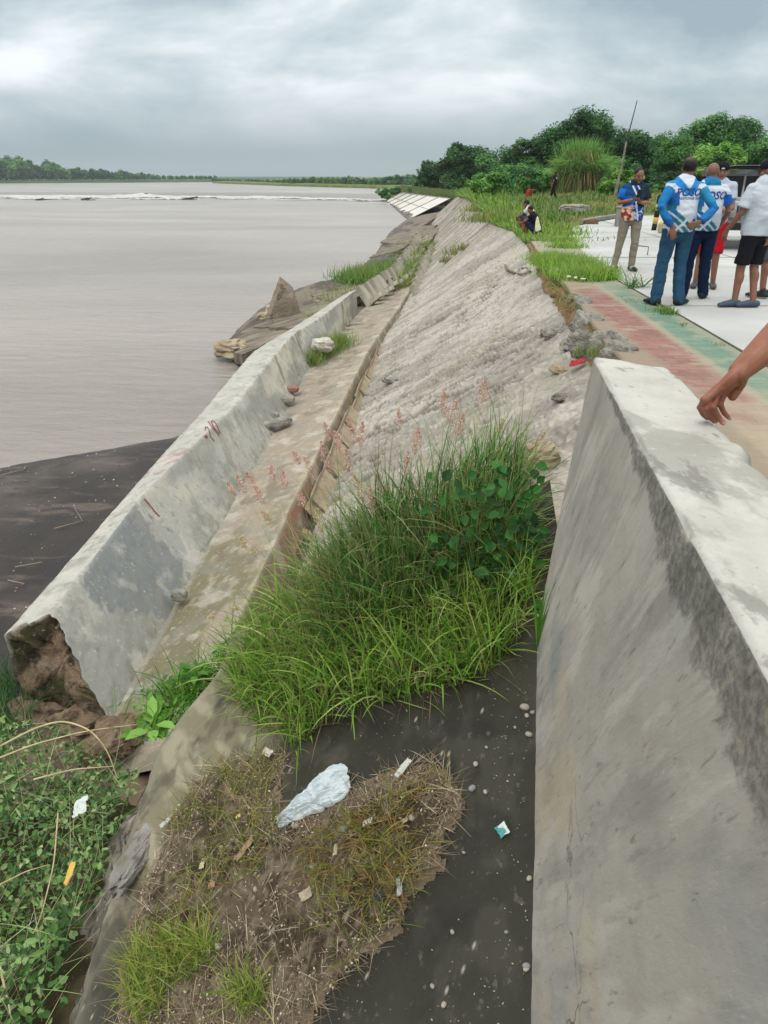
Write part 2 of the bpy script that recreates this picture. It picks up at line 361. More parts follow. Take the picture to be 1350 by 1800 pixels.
D = .05 * rl + .055 * rl2 + .05 * fbm(L * 5, YY * 5, 4, 46, .6) * (YY < 30) - .06 * pit + .02 * peb + .09 * big * np.sin(np.pi * np.clip(VV, 0, 1)) + .012 * fbm(L * 30, YY * 30, 2, 51) * (YY < 16)
D = D - 1.1 * sst(84, 92, YY)
D = D * np.where((YY > 60) & (YY < 84), np.interp(YY, [60, 90], [1, .1]), 1)
# soil heap against the broken end of the parapet
D = D + .75 * np.exp(-((XX - .55) ** 2 / .35 + (YY - 3.2) ** 2 / .55)) + .2 * np.exp(-((XX - .9) ** 2 / .5 + (YY - 5.6) ** 2 / 1.6)) * (1 + 2 * fbm(XX * 3, YY * 3, 3, 52))
edge = sst(0, .05, VV)
nx = np.array([-.55, 0, .83])
P = np.stack([XX, YY, ZZ], -1) + (D * (.3 + .7 * edge))[..., None] * nx
tn = fbm(L * .5, yw * 1.3, 5, 61) + .5
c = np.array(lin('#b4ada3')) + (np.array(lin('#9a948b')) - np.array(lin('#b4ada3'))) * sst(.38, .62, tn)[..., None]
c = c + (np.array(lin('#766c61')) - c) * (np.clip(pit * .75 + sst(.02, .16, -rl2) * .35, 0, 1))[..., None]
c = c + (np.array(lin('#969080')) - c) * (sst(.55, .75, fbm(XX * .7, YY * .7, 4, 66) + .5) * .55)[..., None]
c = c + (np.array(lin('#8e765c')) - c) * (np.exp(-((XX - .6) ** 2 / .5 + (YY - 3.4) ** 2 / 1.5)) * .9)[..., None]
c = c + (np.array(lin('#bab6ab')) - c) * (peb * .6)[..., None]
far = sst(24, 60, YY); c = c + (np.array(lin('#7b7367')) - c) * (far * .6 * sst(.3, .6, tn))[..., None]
# vertical brown cut at the top of the slope
k = 14; tt = np.linspace(1, 0, k)[:-1]
xc = ix(ys, CREST)
for_top = []
top = P[:, 0, :]
wob = .16 * fbm(ys * 1.6, ys * 0, 5, 77, .6)
rows = []
for q in tt:
    r = top.copy(); r[:, 0] = top[:, 0] + (xc + .04 + wob - top[:, 0]) * q; r[:, 2] = top[:, 2] + (-.03 - top[:, 2]) * q
    r[:, 0] += .16 * fbm(ys * 3.5, ys * 0 + q * 3, 4, 79) * min(1, 4 * (1 - q)); rows.append(r)
P = np.concatenate([np.stack(rows, 1), P], 1)
cb = np.array(lin('#7c6549'))[None, None, :] * (.75 + .6 * (fbm(ys[:, None] * 4, tt[None, :] * 3, 4, 81) + .5))[..., None]
cb = cb + (np.array(lin('#5c6a38')) - cb) * sst(19, 25, ys)[:, None, None]
c = np.concatenate([cb, c], 1)
m_bank = M('eroded_sandy_fill', None, attr=True, rough=.95, spec=.1, bump=.9, bscale=22, bdist=.035, bstretch=(3, 1, 1.8), brot=(0, 36, 0),
           layers=[('#7d786e', 9, .56, .66, .6, (2.6, 1, 1.9), (0, 36, 25)), ('#b9b1a6', 60, .66, .72, .5), ('#5f564c', 34, .68, .74, .55)])
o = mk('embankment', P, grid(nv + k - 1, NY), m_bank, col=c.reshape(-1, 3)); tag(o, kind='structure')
BANKV = P.reshape(-1, 3)

# --- land behind the crest, to the horizon
ys = np.concatenate([np.arange(-30, 10, 2.), 10 * 1.04 ** np.arange(0, 150)]); nxx = 70
cr = ix(ys, CREST + [(-12, 185), (-22, 331), (-82, 420), (-167, 579), (-230, 900), (-300, 3500)])
tx = (1.12 ** np.arange(nxx) - 1); tx = tx / tx[-1]
XX = cr[:, None] + tx[None, :] * (3500 - cr[:, None]); YY = np.repeat(ys[:, None], nxx, 1)
ZZ = -.025 + 0 * XX + .9 * sst(30, 60, YY) * sst(2.5, 9, XX - cr[:, None]) * .45 + np.interp(YY, [60, 97, 180], [0, -.95, -2.4]) * (XX < 400) + .25 * fbm(XX * .12, YY * .12, 3, 5) * sst(28, 50, YY) * sst(.3, 4, XX - cr[:, None])
ZZ[:, 0] = np.where(ys > 176, -3.6, ZZ[:, 0])
def zland(x, y):
    c_ = ix(y, CREST); return -.025 + .9 * sst(30, 60, y) * sst(2.5, 9, x - c_) * .45 + np.interp(y, [60, 97, 180], [0, -.95, -2.4]) + .25 * fbm(x * .12, y * .12, 3, 5) * sst(28, 50, y) * sst(.3, 4, x - c_)
m_land = M('rough_grass_ground', [.35, (.35, '#465a24'), (.5, '#5d6a30'), (.65, '#77713f')], [('#8b8066', 1.1, .58, .68, .6), ('#3a4a1e', 3.0, .52, .7, .6)], rough=.95, bump=1, bscale=3, bdist=.15)
o = mk('land', np.stack([XX, YY, ZZ], -1), grid(nxx, len(ys)), m_land); tag(o, kind='structure')
# far left bank
m_far = M('far_bank_grass', [.02, (.35, '#34452c'), (.6, '#46553a')], rough=1, bump=0)
Pl = [(-1200, 250), (-520, 470), (-330, 552), (-262, 612), (-215, 650), (-180, 720), (-190, 900), (-235, 1100), (-330, 3500), (-3500, 3500), (-3500, 100)]
Vt = [(x, y, -1.6) for x, y in Pl] + [(x + 4, y - 6, -3.8) for x, y in Pl]
o = mk('far_bank', Vt, [list(range(len(Pl)))] + [[i, i + len(Pl), (i + 1) % len(Pl) + len(Pl), (i + 1) % len(Pl)] for i in range(len(Pl))], m_far, smooth=False); tag(o, kind='structure')

# --- paved walkway along the crest
def brickmat():
    m = bpy.data.materials.new('painted_pavers'); m.use_nodes = True; t = m.node_tree; b = t.nodes['Principled BSDF']
    tcn = N(t, 'ShaderNodeTexCoord'); UVv = tcn.outputs['UV']; sp = N(t, 'ShaderNodeSeparateXYZ'); t.links.new(UVv, sp.inputs[0])
    def brick(c1, c2, mo):
        br = N(t, 'ShaderNodeTexBrick'); t.links.new(UVv, br.inputs[0]); br.inputs['Scale'].default_value = 1; br.inputs['Brick Width'].default_value = .215; br.inputs['Row Height'].default_value = .108
        br.inputs['Mortar Size'].default_value = .0055; br.inputs['Mortar Smooth'].default_value = .3; br.inputs['Color1'].default_value = l4(c1); br.inputs['Color2'].default_value = l4(c2); br.inputs['Mortar'].default_value = l4(mo); return br
    r = brick('#93655e', '#7c4f4a', '#5a4e48'); g = brick('#5f8573', '#4f7565', '#5a655c')
    def noise(sc, de=6):
        n = N(t, 'ShaderNodeTexNoise'); n.inputs['Scale'].default_value = sc; n.inputs['Detail'].default_value = de; t.links.new(UVv, n.inputs[0]); return n.outputs[0]
    def mr(x, a, b_, lo=0, hi=1):
        n = N(t, 'ShaderNodeMapRange', interpolation_type='SMOOTHSTEP'); n.inputs[1].default_value = a; n.inputs[2].default_value = b_; n.inputs[3].default_value = lo; n.inputs[4].default_value = hi
        t.links.new(x, n.inputs[0]); return n.outputs[0]
    def mix(f, a, b_):
        n = N(t, 'ShaderNodeMixRGB')
        for i, v_ in enumerate((f, a, b_)):
            if isinstance(v_, (tuple, float)): n.inputs[i].default_value = v_
            else: t.links.new(v_, n.inputs[i])
        return n.outputs[0]
    side = mth(t, 'ADD', sp.outputs[0], mth(t, 'MULTIPLY', mth(t, 'SUBTRACT', noise(9), .5), .12))
    cur = mix(mr(side, 2.355, 2.40), r.outputs[0], g.outputs[0])
    # worn dust over the pavers
    cur = mix(mr(noise(3.2), .50, .70, .15, .7), cur, l4('#9c9480'))
    cur = mix(mr(mth(t, 'ADD', mth(t, 'ABSOLUTE', mth(t, 'SUBTRACT', sp.outputs[0], 2.40)), mth(t, 'MULTIPLY', mth(t, 'SUBTRACT', noise(6), .5), .15)), .10, .01, 0, .7), cur, l4('#9a8f7c'))
    yy = mth(t, 'ADD', sp.outputs[1], mth(t, 'MULTIPLY', mth(t, 'SUBTRACT', noise(2.5), .5), 3.0))
    cur = mix(mr(yy, 6.6, 4.3, 0, .8), cur, l4('#a09680'))
    cur = mix(mr(yy, 10.2, 12.5, 0, .8), cur, l4('#98917d'))
    edge_ = mth(t, 'ADD', sp.outputs[0], mth(t, 'MULTIPLY', mth(t, 'SUBTRACT', noise(5), .5), .25))
    cur = mix(mr(edge_, 2.68, 2.80, 0, .75), cur, l4('#8f8c7a'))
    cur = mix(mr(edge_, 2.02, 1.90, 0, .95), cur, l4('#8a7e6c'))
    cur = mix(mr(noise(40), .6, .75, 0, .35), cur, l4('#5d564a'))
    t.links.new(cur, b.inputs['Base Color']); b.inputs['Roughness'].default_value = .85; b.inputs['Specular IOR Level'].default_value = .2
    bp = N(t, 'ShaderNodeBump'); bp.inputs['Strength'].default_value = .5; bp.inputs['Distance'].default_value = .006; t.links.new(mth(t, 'SUBTRACT', 1.0, r.outputs['Fac']), bp.inputs['Height'])
    b2 = N(t, 'ShaderNodeBump'); b2.inputs['Strength'].default_value = .5; b2.inputs['Distance'].default_value = .01; t.links.new(noise(45), b2.inputs['Height']); t.links.new(bp.outputs[0], b2.inputs['Normal']); t.links.new(b2.outputs[0], b.inputs['Normal'])
    return m
ys = np.arange(-4, 24, .1); PL = [(.83, -4), (.83, 2.7), (1.25, 4.5), (1.62, 6.0), (1.69, 7.5), (1.76, 8.65), (1.88, 10.6), (1.95, 12.2), (2.02, 14.5), (2.3, 20), (2.45, 24)]
RDL = [(2.86, -4), (2.86, 9), (2.82, 12), (2.87, 14.2), (3.1, 17), (3.5, 20.8), (4.1, 25)]
lx = ix(ys, PL) + .06 * fbm(ys * 1.5, 0 * ys, 3, 9) * (ys > 5); rx = ix(ys, RDL) - .006
tt = np.linspace(0, 1, 30); XX = lx[:, None] + (rx - lx)[:, None] * tt[None]; YY = np.repeat(ys[:, None], 30, 1)
ZZ = .004 * fbm(XX * 3, YY * 3, 3, 2) + .002
P = np.stack([XX, YY, ZZ], -1); dn = P[:, :1].copy(); dn[..., 2] -= .07; P = np.concatenate([dn, P], 1)
o = mk('pavement', P, grid(31, len(ys)), brickmat(), uv=P.reshape(-1, 3)[:, :2]); tag(o, kind='structure')
# --- white concrete road
rd = [(2.866, -6), (2.866, 9), (2.826, 12), (2.876, 14.2), (3.1, 17), (3.5, 20.8), (4.17, 25.5), (4.98, 27.4), (7.8, 33.1), (15, 37.8), (40, 44), (40, -6)]
m_road = M('bright_concrete_road', [.6, (.35, '#a3a4a0'), (.55, '#b0b1ad'), (.7, '#b9b9b5')], [('#8d8d87', .8, .56, .72, .5, (3, 1, 1)), ('#8d8c84', 6, .62, .74, .35, (5, 1, 1)), ('#a59f90', 30, .64, .74, .3)], rough=.8, bump=.3, bscale=50, bdist=.006, bstretch=(4, 1, 1))
o = mk('road', [(x, y, .004) for x, y in rd] + [(x, y, -.12) for x, y in rd], [list(range(12))[::-1]] + [[i, (i + 1) % 12, (i + 1) % 12 + 12, i + 12] for i in range(12)], m_road, smooth=False); tag(o, kind='structure')
m_joint = M('dark_joint', '#4c4a42', bump=.2)
mb = MB()
for (x0, y0, x1, y1, wd) in [(2.85, 15.9, 12, 16.6, .03), (2.87, 9.8, 12, 10.4, .012), (2.87, 21.3, 14, 22.2, .03), (5.9, -2, 5.9, 34, .015)]:
    n_ = 24; ts = np.linspace(0, 1, n_); dx, dy = x1 - x0, y1 - y0; l_ = math.hypot(dx, dy); px__, py__ = -dy / l_, dx / l_
    Vv = []
    for t_ in ts:
        ww = wd * (.6 + .8 * random.random()); Vv += [(x0 + dx * t_ + px__ * ww, y0 + dy * t_ + py__ * ww, .008), (x0 + dx * t_ - px__ * ww, y0 + dy * t_ - py__ * ww, .008)]
    mb.add(Vv, [(2 * i, 2 * i + 1, 2 * i + 3, 2 * i + 2) for i in range(n_ - 1)])
o = mb.obj('road_joints', m_joint); tag(o, kind='structure')
# dark seam between pavement and road
ys = np.arange(-2, 14.3, .1); rx = ix(ys, RDL); wv = .008 + .012 * (fbm(ys * 3, ys * 0, 3, 4) + .5)
V_ = np.stack([np.stack([rx - wv, ys, 0 * ys + .0085], 1), np.stack([rx + wv, ys, 0 * ys + .0085], 1)], 1)
o = mk('pavement_seam', V_, grid(2, len(ys)), m_joint); tag(o, kind='structure')

# --- far lined slope (white concrete panels), built panel by panel over the fill
TLp, TRp, BRp, BLp = U(705, 338, -1.2), U(792, 348.5, -.93), U(718, 386, -3.45), U(677, 353, -3.45)
def bil(u, v_): return (TLp * (1 - u) + TRp * u) * (1 - v_) + (BLp * (1 - u) + BRp * u) * v_
m_lin = M('pale_slope_lining', [.25, (.35, '#c3c0b6'), (.6, '#d0cdc4')], [('#a5a195', .6, .57, .7, .5, (1, 1, 3))], rough=.85, bump=.2, bscale=3)
root = empty('lined_slope', bil(.5, 1), 'pale concrete slope lining of joined panels in the distance beside the river', 'slope lining')
us = [0, .16, .33, .46, .63, .83, 1]; vs = [0, .5, 1]
nrm = np.cross(TRp - TLp, BLp - TLp); nrm /= np.linalg.norm(nrm); nrm *= np.sign(nrm[2])
for i in range(6):
    for j in range(2):
        g = .0006; a, b_, c_, d_ = us[i] + g, us[i + 1] - g, vs[j] + g, vs[j + 1] - g
        q = [bil(a, c_), bil(b_, c_), bil(b_, d_), bil(a, d_)]; ju = rng.uniform(0, .02); V_ = [p + nrm * (.10 + ju) for p in q] + [p - nrm * .05 for p in q]
        mk('panel', V_, [[0, 3, 2, 1], [0, 1, 5, 4], [1, 2, 6, 5], [2, 3, 7, 6], [3, 0, 4, 7]], m_lin, root, smooth=False)
# ================================================================ CONCRETE STRUCTURES
C = lambda h: np.array(lin(h))
def mixc(c, h, f): f = np.asarray(f); return c + (C(h) - c) * np.clip(f, 0, 1)[..., None]
CONC = M('painted_concrete', None, attr=True, rough=.88, spec=.2, bump=.55, bscale=16, bdist=.012, layers=[('#83837c', 2.6, .52, .60, .38), ('#c3c0b4', 1.9, .55, .63, .32), ('#6d6b62', 7, .58, .66, .35), ('#5f5c55', 38, .62, .70, .5), ('#c6c2b6', 22, .60, .70, .4)], bumps=[(4, .4, .03, (1, 1, 1), (0, 0, 0))])
def wallmat():
    m = bpy.data.materials.new('weathered_wall_concrete'); m.use_nodes = True; t = m.node_tree; b = t.nodes['Principled BSDF']; b.inputs['Roughness'].default_value = .88; b.inputs['Specular IOR Level'].default_value = .2
    tcn = N(t, 'ShaderNodeTexCoord'); UVv = tcn.outputs['UV']; sp = N(t, 'ShaderNodeSeparateXYZ'); t.links.new(UVv, sp.inputs[0]); S_, Q_ = sp.outputs[0], sp.outputs[1]
    def nz(sc, st=(1, 1, 1), rot=0, de=10, seed=0, r=.6):
        mp = N(t, 'ShaderNodeMapping'); mp.vector_type = 'TEXTURE'; mp.inputs['Scale'].default_value = st; mp.inputs['Rotation'].default_value = (0, 0, R(rot)); mp.inputs['Location'].default_value = (seed * 3.1, seed * 1.7, 0); t.links.new(UVv, mp.inputs[0])
        n = N(t, 'ShaderNodeTexNoise'); n.inputs['Scale'].default_value = sc; n.inputs['Detail'].default_value = de; n.inputs['Roughness'].default_value = r; t.links.new(mp.outputs[0], n.inputs[0]); return n.outputs[0]
    def mr(x, a, b_, lo=0, hi=1):
        n = N(t, 'ShaderNodeMapRange', interpolation_type='SMOOTHSTEP'); n.inputs[1].default_value = a; n.inputs[2].default_value = b_; n.inputs[3].default_value = lo; n.inputs[4].default_value = hi; t.links.new(x, n.inputs[0]); return n.outputs[0]
    def mix(f, a, h):
        n = N(t, 'ShaderNodeMixRGB'); t.links.new(f, n.inputs[0]); t.links.new(a, n.inputs[1])
        if isinstance(h, str): n.inputs[2].default_value = l4(h)
        else: t.links.new(h, n.inputs[2])
        return n.outputs[0]
    mul = lambda a, b_: mth(t, 'MULTIPLY', a, b_); add = lambda a, b_: mth(t, 'ADD', a, b_); sub = lambda a, b_: mth(t, 'SUBTRACT', a, b_)
    face = ramp(t, nz(1.4), [(.32, l4('#9a948a')), (.5, l4('#a8a298')), (.68, l4('#b5afa4'))])
    SR = ST_ROT
    face = mix(mr(nz(5, (1, 5, 1), SR, 10, 1), .50, .64, 0, .42), face, '#74726d'); face = mix(mr(nz(8, (1, 6, 1), SR, 10, 2), .51, .62, 0, .6), face, '#bdb7ab')
    face = mix(mr(nz(2.2, (1, 1.6, 1), SR, 8, 3), .54, .68, 0, .4), face, '#7d898b'); face = mix(mr(mul(nz(2.0, (1, 1.4, 1), SR, 8, 4), mr(Q_, .3, 1.0)), .50, .60, 0, .5), face, '#b5a98c')
    face = mix(mr(nz(16, (1, 7, 1), SR, 8, 25), .58, .68, 0, .32), face, '#6f6c66'); face = mix(mr(nz(34, (1, 5, 1), SR, 6, 5), .60, .68, 0, .45), face, '#5d5a53'); face = mix(mr(nz(60, (1, 2, 1), SR, 6, 6), .62, .70, 0, .35), face, '#c3c0b4')
    vo = N(t, 'ShaderNodeTexVoronoi'); vo.feature = 'DISTANCE_TO_EDGE'; vo.inputs['Scale'].default_value = 4.2; mpw = N(t, 'ShaderNodeMixRGB'); mpw.inputs[0].default_value = .22; t.links.new(UVv, mpw.inputs[1]); nn_ = N(t, 'ShaderNodeTexNoise'); nn_.inputs['Scale'].default_value = 4; nn_.inputs['Detail'].default_value = 8; t.links.new(UVv, nn_.inputs[0]); t.links.new(nn_.outputs['Color'], mpw.inputs[2]); t.links.new(mpw.outputs[0], vo.inputs[0])
    crk = mul(mul(mr(vo.outputs[0], .010, .002), mr(Q_, .75, 1.05)), mul(mr(S_, 1.05, 1.4), mr(nz(1.6, de=3, seed=8), .46, .56))); face = mix(mul(crk, .75), face, '#55524a')
    # mildew band: ragged, hangs under the edge, widening toward the viewer
    bw = add(.018, mul(mr(S_, .15, 1.9), .10)); ragged = mul(sub(nz(4.5, (1, 1.8, 1), SR, 12, 9, .65), .5), 4.4)
    ratio = sub(mth(t, 'DIVIDE', Q_, bw), ragged); band = mul(mr(ratio, 1.25, .85), mr(S_, .10, .5, .15, 1)); sp_ = nz(55, de=6, seed=10)
    face = mix(mul(band, mr(sp_, .30, .66, .35, .72)), face, '#41423a'); face = mix(mul(band, mr(nz(22, de=8, seed=11), .56, .66, 0, .55)), face, '#a09784')
    top = ramp(t, nz(5, (1.0, 1, 1), 0, 10, 12), [(.35, l4('#a9a79e')), (.6, l4('#bab8b0'))])
    top = mix(mr(nz(3.2, (1, 2.2, 1), 80, 12, 13, .62), .53, .60, 0, .62), top, '#85837a'); top = mix(mr(nz(8, (1, 2.6, 1), 80, 12, 14, .62), .575, .63, 0, .6), top, '#6c6a62'); top = mix(mr(nz(60, de=6, seed=15), .62, .68, 0, .5), top, '#7a756a'); top = mix(mr(nz(30, de=8, seed=16), .58, .70, 0, .35), top, '#c8c6be')
    isb = mr(Q_, .0005, -.0005); cur = mix(isb, face, top); cur = mix(mul(mr(mth(t, 'ABSOLUTE', Q_), .012, .0), mr(nz(14, de=8, seed=17), .45, .58, 0, .5)), cur, '#c2bfb2')
    cur = mix(mul(mr(Q_, -.225, -.262), mr(nz(9, de=8, seed=18), .42, .55, 0, .7)), cur, '#6b6a61'); t.links.new(cur, b.inputs['Base Color'])
    b1 = N(t, 'ShaderNodeBump'); b1.inputs['Strength'].default_value = .8; b1.inputs['Distance'].default_value = .006; t.links.new(add(nz(26, (1, 3, 1), SR, 10, 20, .7), mul(crk, -1.5)), b1.inputs['Height'])
    b2 = N(t, 'ShaderNodeBump'); b2.inputs['Strength'].default_value = .55; b2.inputs['Distance'].default_value = .02; t.links.new(nz(4, (1, 3, 1), SR, 6, 21), b2.inputs['Height']); t.links.new(b1.outputs[0], b2.inputs['Normal']); t.links.new(b2.outputs[0], b.inputs['Normal']); return m
ST_ROT = 32
CONCW = wallmat()
CONC2 = M('rough_broken_concrete', [3, (.3, '#6f695e'), (.5, '#8b8579'), (.7, '#a39d90')], [('#4f4a40', 9, .56, .7, .6), ('#b9b4a8', 24, .62, .72, .5)], rough=.95, bump=1, bscale=18, bdist=.05)
# --- parapet
A = np.array([.57, 2.72, .9]); d_ = np.array([.45 - .57, .84 - 2.72, 0]); d_ /= np.linalg.norm(d_)
fd = np.array([-.10, .012, -1.16]); fd /= np.linalg.norm(fd)
ss = np.concatenate([np.arange(0, 3.2, .011), np.arange(3.2, 5, .05)]); q = np.concatenate([np.linspace(1.95, .06, 150), .06 - .06 * np.linspace(0, 1, 9)[1:]])
k1 = len(q); wt = np.linspace(0, 1, 34)[1:]
base = A[None] + d_[None] * ss[:, None]
wob = .006 * fbm(ss * 3, ss * 0, 4, 2)
fac = base[:, None, :] + fd[None, None] * q[None, :, None]
n_f = np.cross(d_, fd); n_f /= np.linalg.norm(n_f); n_f *= -np.sign(n_f[0])       # points to the river
S2, Q2 = np.meshgrid(ss, q, indexing='ij')
rel = .010 * fbm(S2 * 2, Q2 * 2, 4, 5) + .003 * fbm(S2 * 20 + Q2 * 10, Q2 * 9, 3, 6)
chip = sst(.60, .78, fbm(S2 * 6, Q2 * 0 + 1, 4, 8) + .5) * np.exp(-Q2 / .02) * .02
fac = fac + n_f * (rel - .4 * chip)[..., None]; fac[..., 2] -= chip * .8 + .008 * np.exp(-Q2 / .008)
wv = np.array([.262, -.05, 0]); 
S3, W3 = np.meshgrid(ss, wt, indexing='ij')
endr = np.exp(-S3 / .05)
topp = base[:, None, :] + (wv[None, None] + np.array([0, 0, 0])) * W3[..., None] + np.array([0, 0, 1.]) * (.006 * fbm(S3 * 3, W3 * 2, 4, 9) - .05 * sst(.80, 1.0, W3) * sst(.45, .7, fbm(S3 * 5, W3 * 0, 4, 12) + .5) - .02 * sst(.9, 1, W3) - .02 * endr * sst(.3, .8, W3))[..., None]
topp[..., 0] -= .035 * sst(.5, 1, W3) * np.exp(-S3 / .10)
topp[..., 1] -= (.05 * np.exp(-S3 / .03) * (W3) * (1 + fbm(W3 * 4, S3 * 0, 3, 3)))
bk = topp[:, -1:, :] + np.array([.01, 0, -1.0])[None, None] * np.linspace(.02, 1.3, 12)[None, :, None]; bk[..., 0] += .02 * fbm(np.repeat(ss[:, None], 12, 1) * 3, np.linspace(0, 1, 12)[None] * 3, 3, 15)
P = np.concatenate([fac, topp, bk], 1); nu = P.shape[1]
# colours: paint-like cement wash, mildew band under the edge
st = .52; a_ = (S2 + Q2 * .58); 
u_ = a_ * 1.0; v2 = Q2 - S2 * .25
f1 = fbm((S2 + Q2 * .55) * 7.0, (Q2 - .3 * S2) * 1.1, 5, 20) + .5
f2 = fbm((S2 + Q2 * .55) * 2.2, Q2 * 1.2, 4, 22) + .5; f3 = fbm((S2 + Q2 * .55) * 26, (Q2 - .3 * S2) * 3, 4, 24) + .5
c = np.tile(C('#9a9991'), (*S2.shape, 1)); c = mixc(c, '#7b7d7b', sst(.45, .65, f1) * .6); c = mixc(c, '#aba798', sst(.52, .7, f2) * .6); c = mixc(c, '#7f8889', sst(.55, .72, fbm(S2 * 1.5, Q2 * 1.3, 4, 27) + .5) * .5)
c = mixc(c, '#b2aea2', sst(.5, .68, f3) * .3); c = mixc(c, '#57564f', sst(.60, .74, f3) * .28)
c = mixc(c, '#b8ab8b', sst(.60, .70, fbm(S2 * 1.9 + 4, Q2 * 1.6, 4, 29) + .5) * .55 * sst(.5, 1.0, Q2))
bw = (.04 + .17 * sst(.25, 1.7, S2)) * (.45 + 1.2 * (fbm(S2 * 3.0, Q2 * 2.5, 5, 31) + .5)) * sst(.12, .5, S2)
mil = sst(1.0, .78, Q2 / np.maximum(bw, 1e-3)) * sst(.22, .5, fbm(S2 * 2.6, Q2 * 7, 5, 33) + .5)
mg = fbm(S2 * 30, Q2 * 30, 4, 35) + .5
c = mixc(c, '#45463f', mil * (.55 + .5 * mg)); c = mixc(c, '#9e9484', mil * sst(.56, .66, mg) * .35)
cr = np.abs(fbm(S2 * 2.3 + 9, Q2 * 2.3, 4, 37)); c = mixc(c, '#55534c', sst(.006, .0, cr) * .6 * sst(.75, 1.2, Q2) * sst(1.2, 1.8, S2))
t1 = fbm(S3 * 2.2, W3 * 1.2, 5, 40) + .5; t2 = fbm(S3 * 18, W3 * 7, 4, 42) + .5; t3 = fbm(S3 * 60, W3 * 16, 3, 44) + .5
ct = np.tile(C('#b3b1a8'), (*S3.shape, 1)); ct = mixc(ct, '#8f8d86', sst(.52, .62, t1 * .7 + t2 * .3) * .75); ct = mixc(ct, '#6f6d66', sst(.58, .68, t1 * .5 + t2 * .5) * .6); ct = mixc(ct, '#bfbdb5', sst(.5, .7, t3) * .3); ct = mixc(ct, '#7b766b', sst(.68, .74, t3) * .5)
ct = mixc(ct, '#55544b', np.exp(-W3 * .262 / .006) * .5 * sst(.3, .6, t2)); ct = mixc(ct, '#68675f', sst(.86, 1, W3) * sst(.4, .6, t2) * .7)
cbk = np.tile(C('#8a877c'), (len(ss), 12, 1))
cc = np.concatenate([c, ct, cbk], 1)
UVv = np.zeros((*P.shape[:2], 2)); 
e0 = list(range(nu))
Vp = P.reshape(-1, 3)
cap_c = None
o = mk('parapet_wall', Vp, [grid(nu, len(ss)), np.array([e0[::-1]])], CONCW, uv=np.concatenate([np.stack([S2, Q2], -1), np.stack([S3, -W3 * .262 - .001], -1), np.stack([np.repeat(ss[:, None], 12, 1), -.263 - np.repeat(np.linspace(.02, 1.3, 12)[None], len(ss), 0)], -1)], 1).reshape(-1, 2)); WALL = o
tag(o, 'thick cement-washed parapet wall with a pale worn top and black mildew under its edge, under the resting hand', 'wall')
WT = lambda x, y: .9
# --- near concrete slab beneath the parapet
xs = np.linspace(0, 1, 230); ysl = np.arange(-.9, 3.62, .014)
YY = np.repeat(ysl[:, None], 230, 1)
xl = -1.44 + .05 * fbm(ysl * 1.8, 0 * ysl, 4, 50) * 2 + .02 * fbm(ysl * 12, 0 * ysl, 3, 51) + .28 * sst(3.0, 3.5, ysl)
XX = xl[:, None] + (.60 - xl)[:, None] * xs[None]
YYe = YY - .18 * (fbm(XX * 2.2, XX * 0, 4, 53)) * sst(3.0, 3.62, YY)
ZZ = zslab(XX, YYe) + .014 * fbm(XX * 2.5, YYe * 2.5, 4, 54) + .004 * fbm(XX * 22, YYe * 22, 3, 55)
ZZ -= .05 * np.exp(-(XX - xl[:, None]) / .03) * (1 + fbm(YY * 8, YY * 0, 3, 57))
P = np.stack([XX, YYe, ZZ], -1)
# broken flank: several rows dropping down and out
fl = []
for k in range(26, 0, -1):
    t_ = k / 26; r = P[:, 0].copy(); r[:, 0] -= .05 * t_ + .30 * t_ ** 1.3 + .16 * fbm(ysl * 5, 0 * ysl + t_ * 4, 4, 58) * t_ ** .5; r[:, 2] -= .75 * t_ ** .9; r[:, 0] += -.05 * (fbm(ysl * 16, 0 * ysl + t_ * 12, 3, 59)); fl.append(r)
fr = []
P = np.concatenate([np.stack(fl, 1), P], 1)
D2 = XX * .8 + YY * .25
n1_ = fbm(XX * 1.6, YY * 1.6, 5, 60) + .5; n2_ = fbm(XX * 9, YY * 5, 4, 61) + .5; n3_ = fbm((XX + YY * .8) * 16, (YY - XX) * 3, 4, 62) + .5
c = np.tile(C('#37352a'), (*XX.shape, 1)); c = mixc(c, '#28271f', sst(.4, .65, n1_) * .8); c = mixc(c, '#4a473d', sst(.56, .7, n2_) * .35)
lt = sst(-.50, -.95, XX + .35 * (n1_ - .5)) * sst(1.9, 2.4, YY + .3 * (n1_ - .5))
c = mixc(c, '#756f59', lt); c = mixc(c, '#9a937c', lt * sst(.5, .66, n3_) * .7); c = mixc(c, '#4b4a38', lt * sst(.55, .68, n2_) * .6)
c = mixc(c, '#8f8a7a', np.exp(-(XX - xl[:, None]) / .05) * .8)
sp = (rng.random(XX.shape) > .9985); c[sp] = C('#a39d8d'); sp = (rng.random(XX.shape) > .993); c[sp] *= 1.5
cf = np.tile(C('#7d776a'), (len(ysl), 26, 1)); cf = mixc(cf, '#4f4b41', sst(.5, .65, fbm(ysl[:, None] * 7, np.arange(26)[None] * .3, 4, 64) + .5) * .8); cf = mixc(cf, '#aaa597', sst(.58, .68, fbm(ysl[:, None] * 13, np.arange(26)[None] * .5, 4, 65) + .5) * .6)
m_slab = M('dark_wet_concrete', None, attr=True, rough=.7, spec=.3, bump=.6, bscale=30, bdist=.006, layers=[('#1f1e19', 5, .52, .66, .55), ('#5e5a4c', 3, .56, .70, .35), ('#aba697', 55, .705, .735, .8), ('#6a655a', 110, .66, .72, .5), ('#6b6658', 24, .62, .70, .4)])
m_flank = M('broken_slab_flank', None, attr=True, rough=.95, spec=.1, bump=1, bscale=11, bdist=.06, bstretch=(1, 1, 1), layers=[('#45413a', 7, .50, .62, .75), ('#a8a294', 9, .55, .66, .6), ('#2c2a24', 22, .60, .67, .8), ('#b9b4a7', 40, .62, .70, .5)])
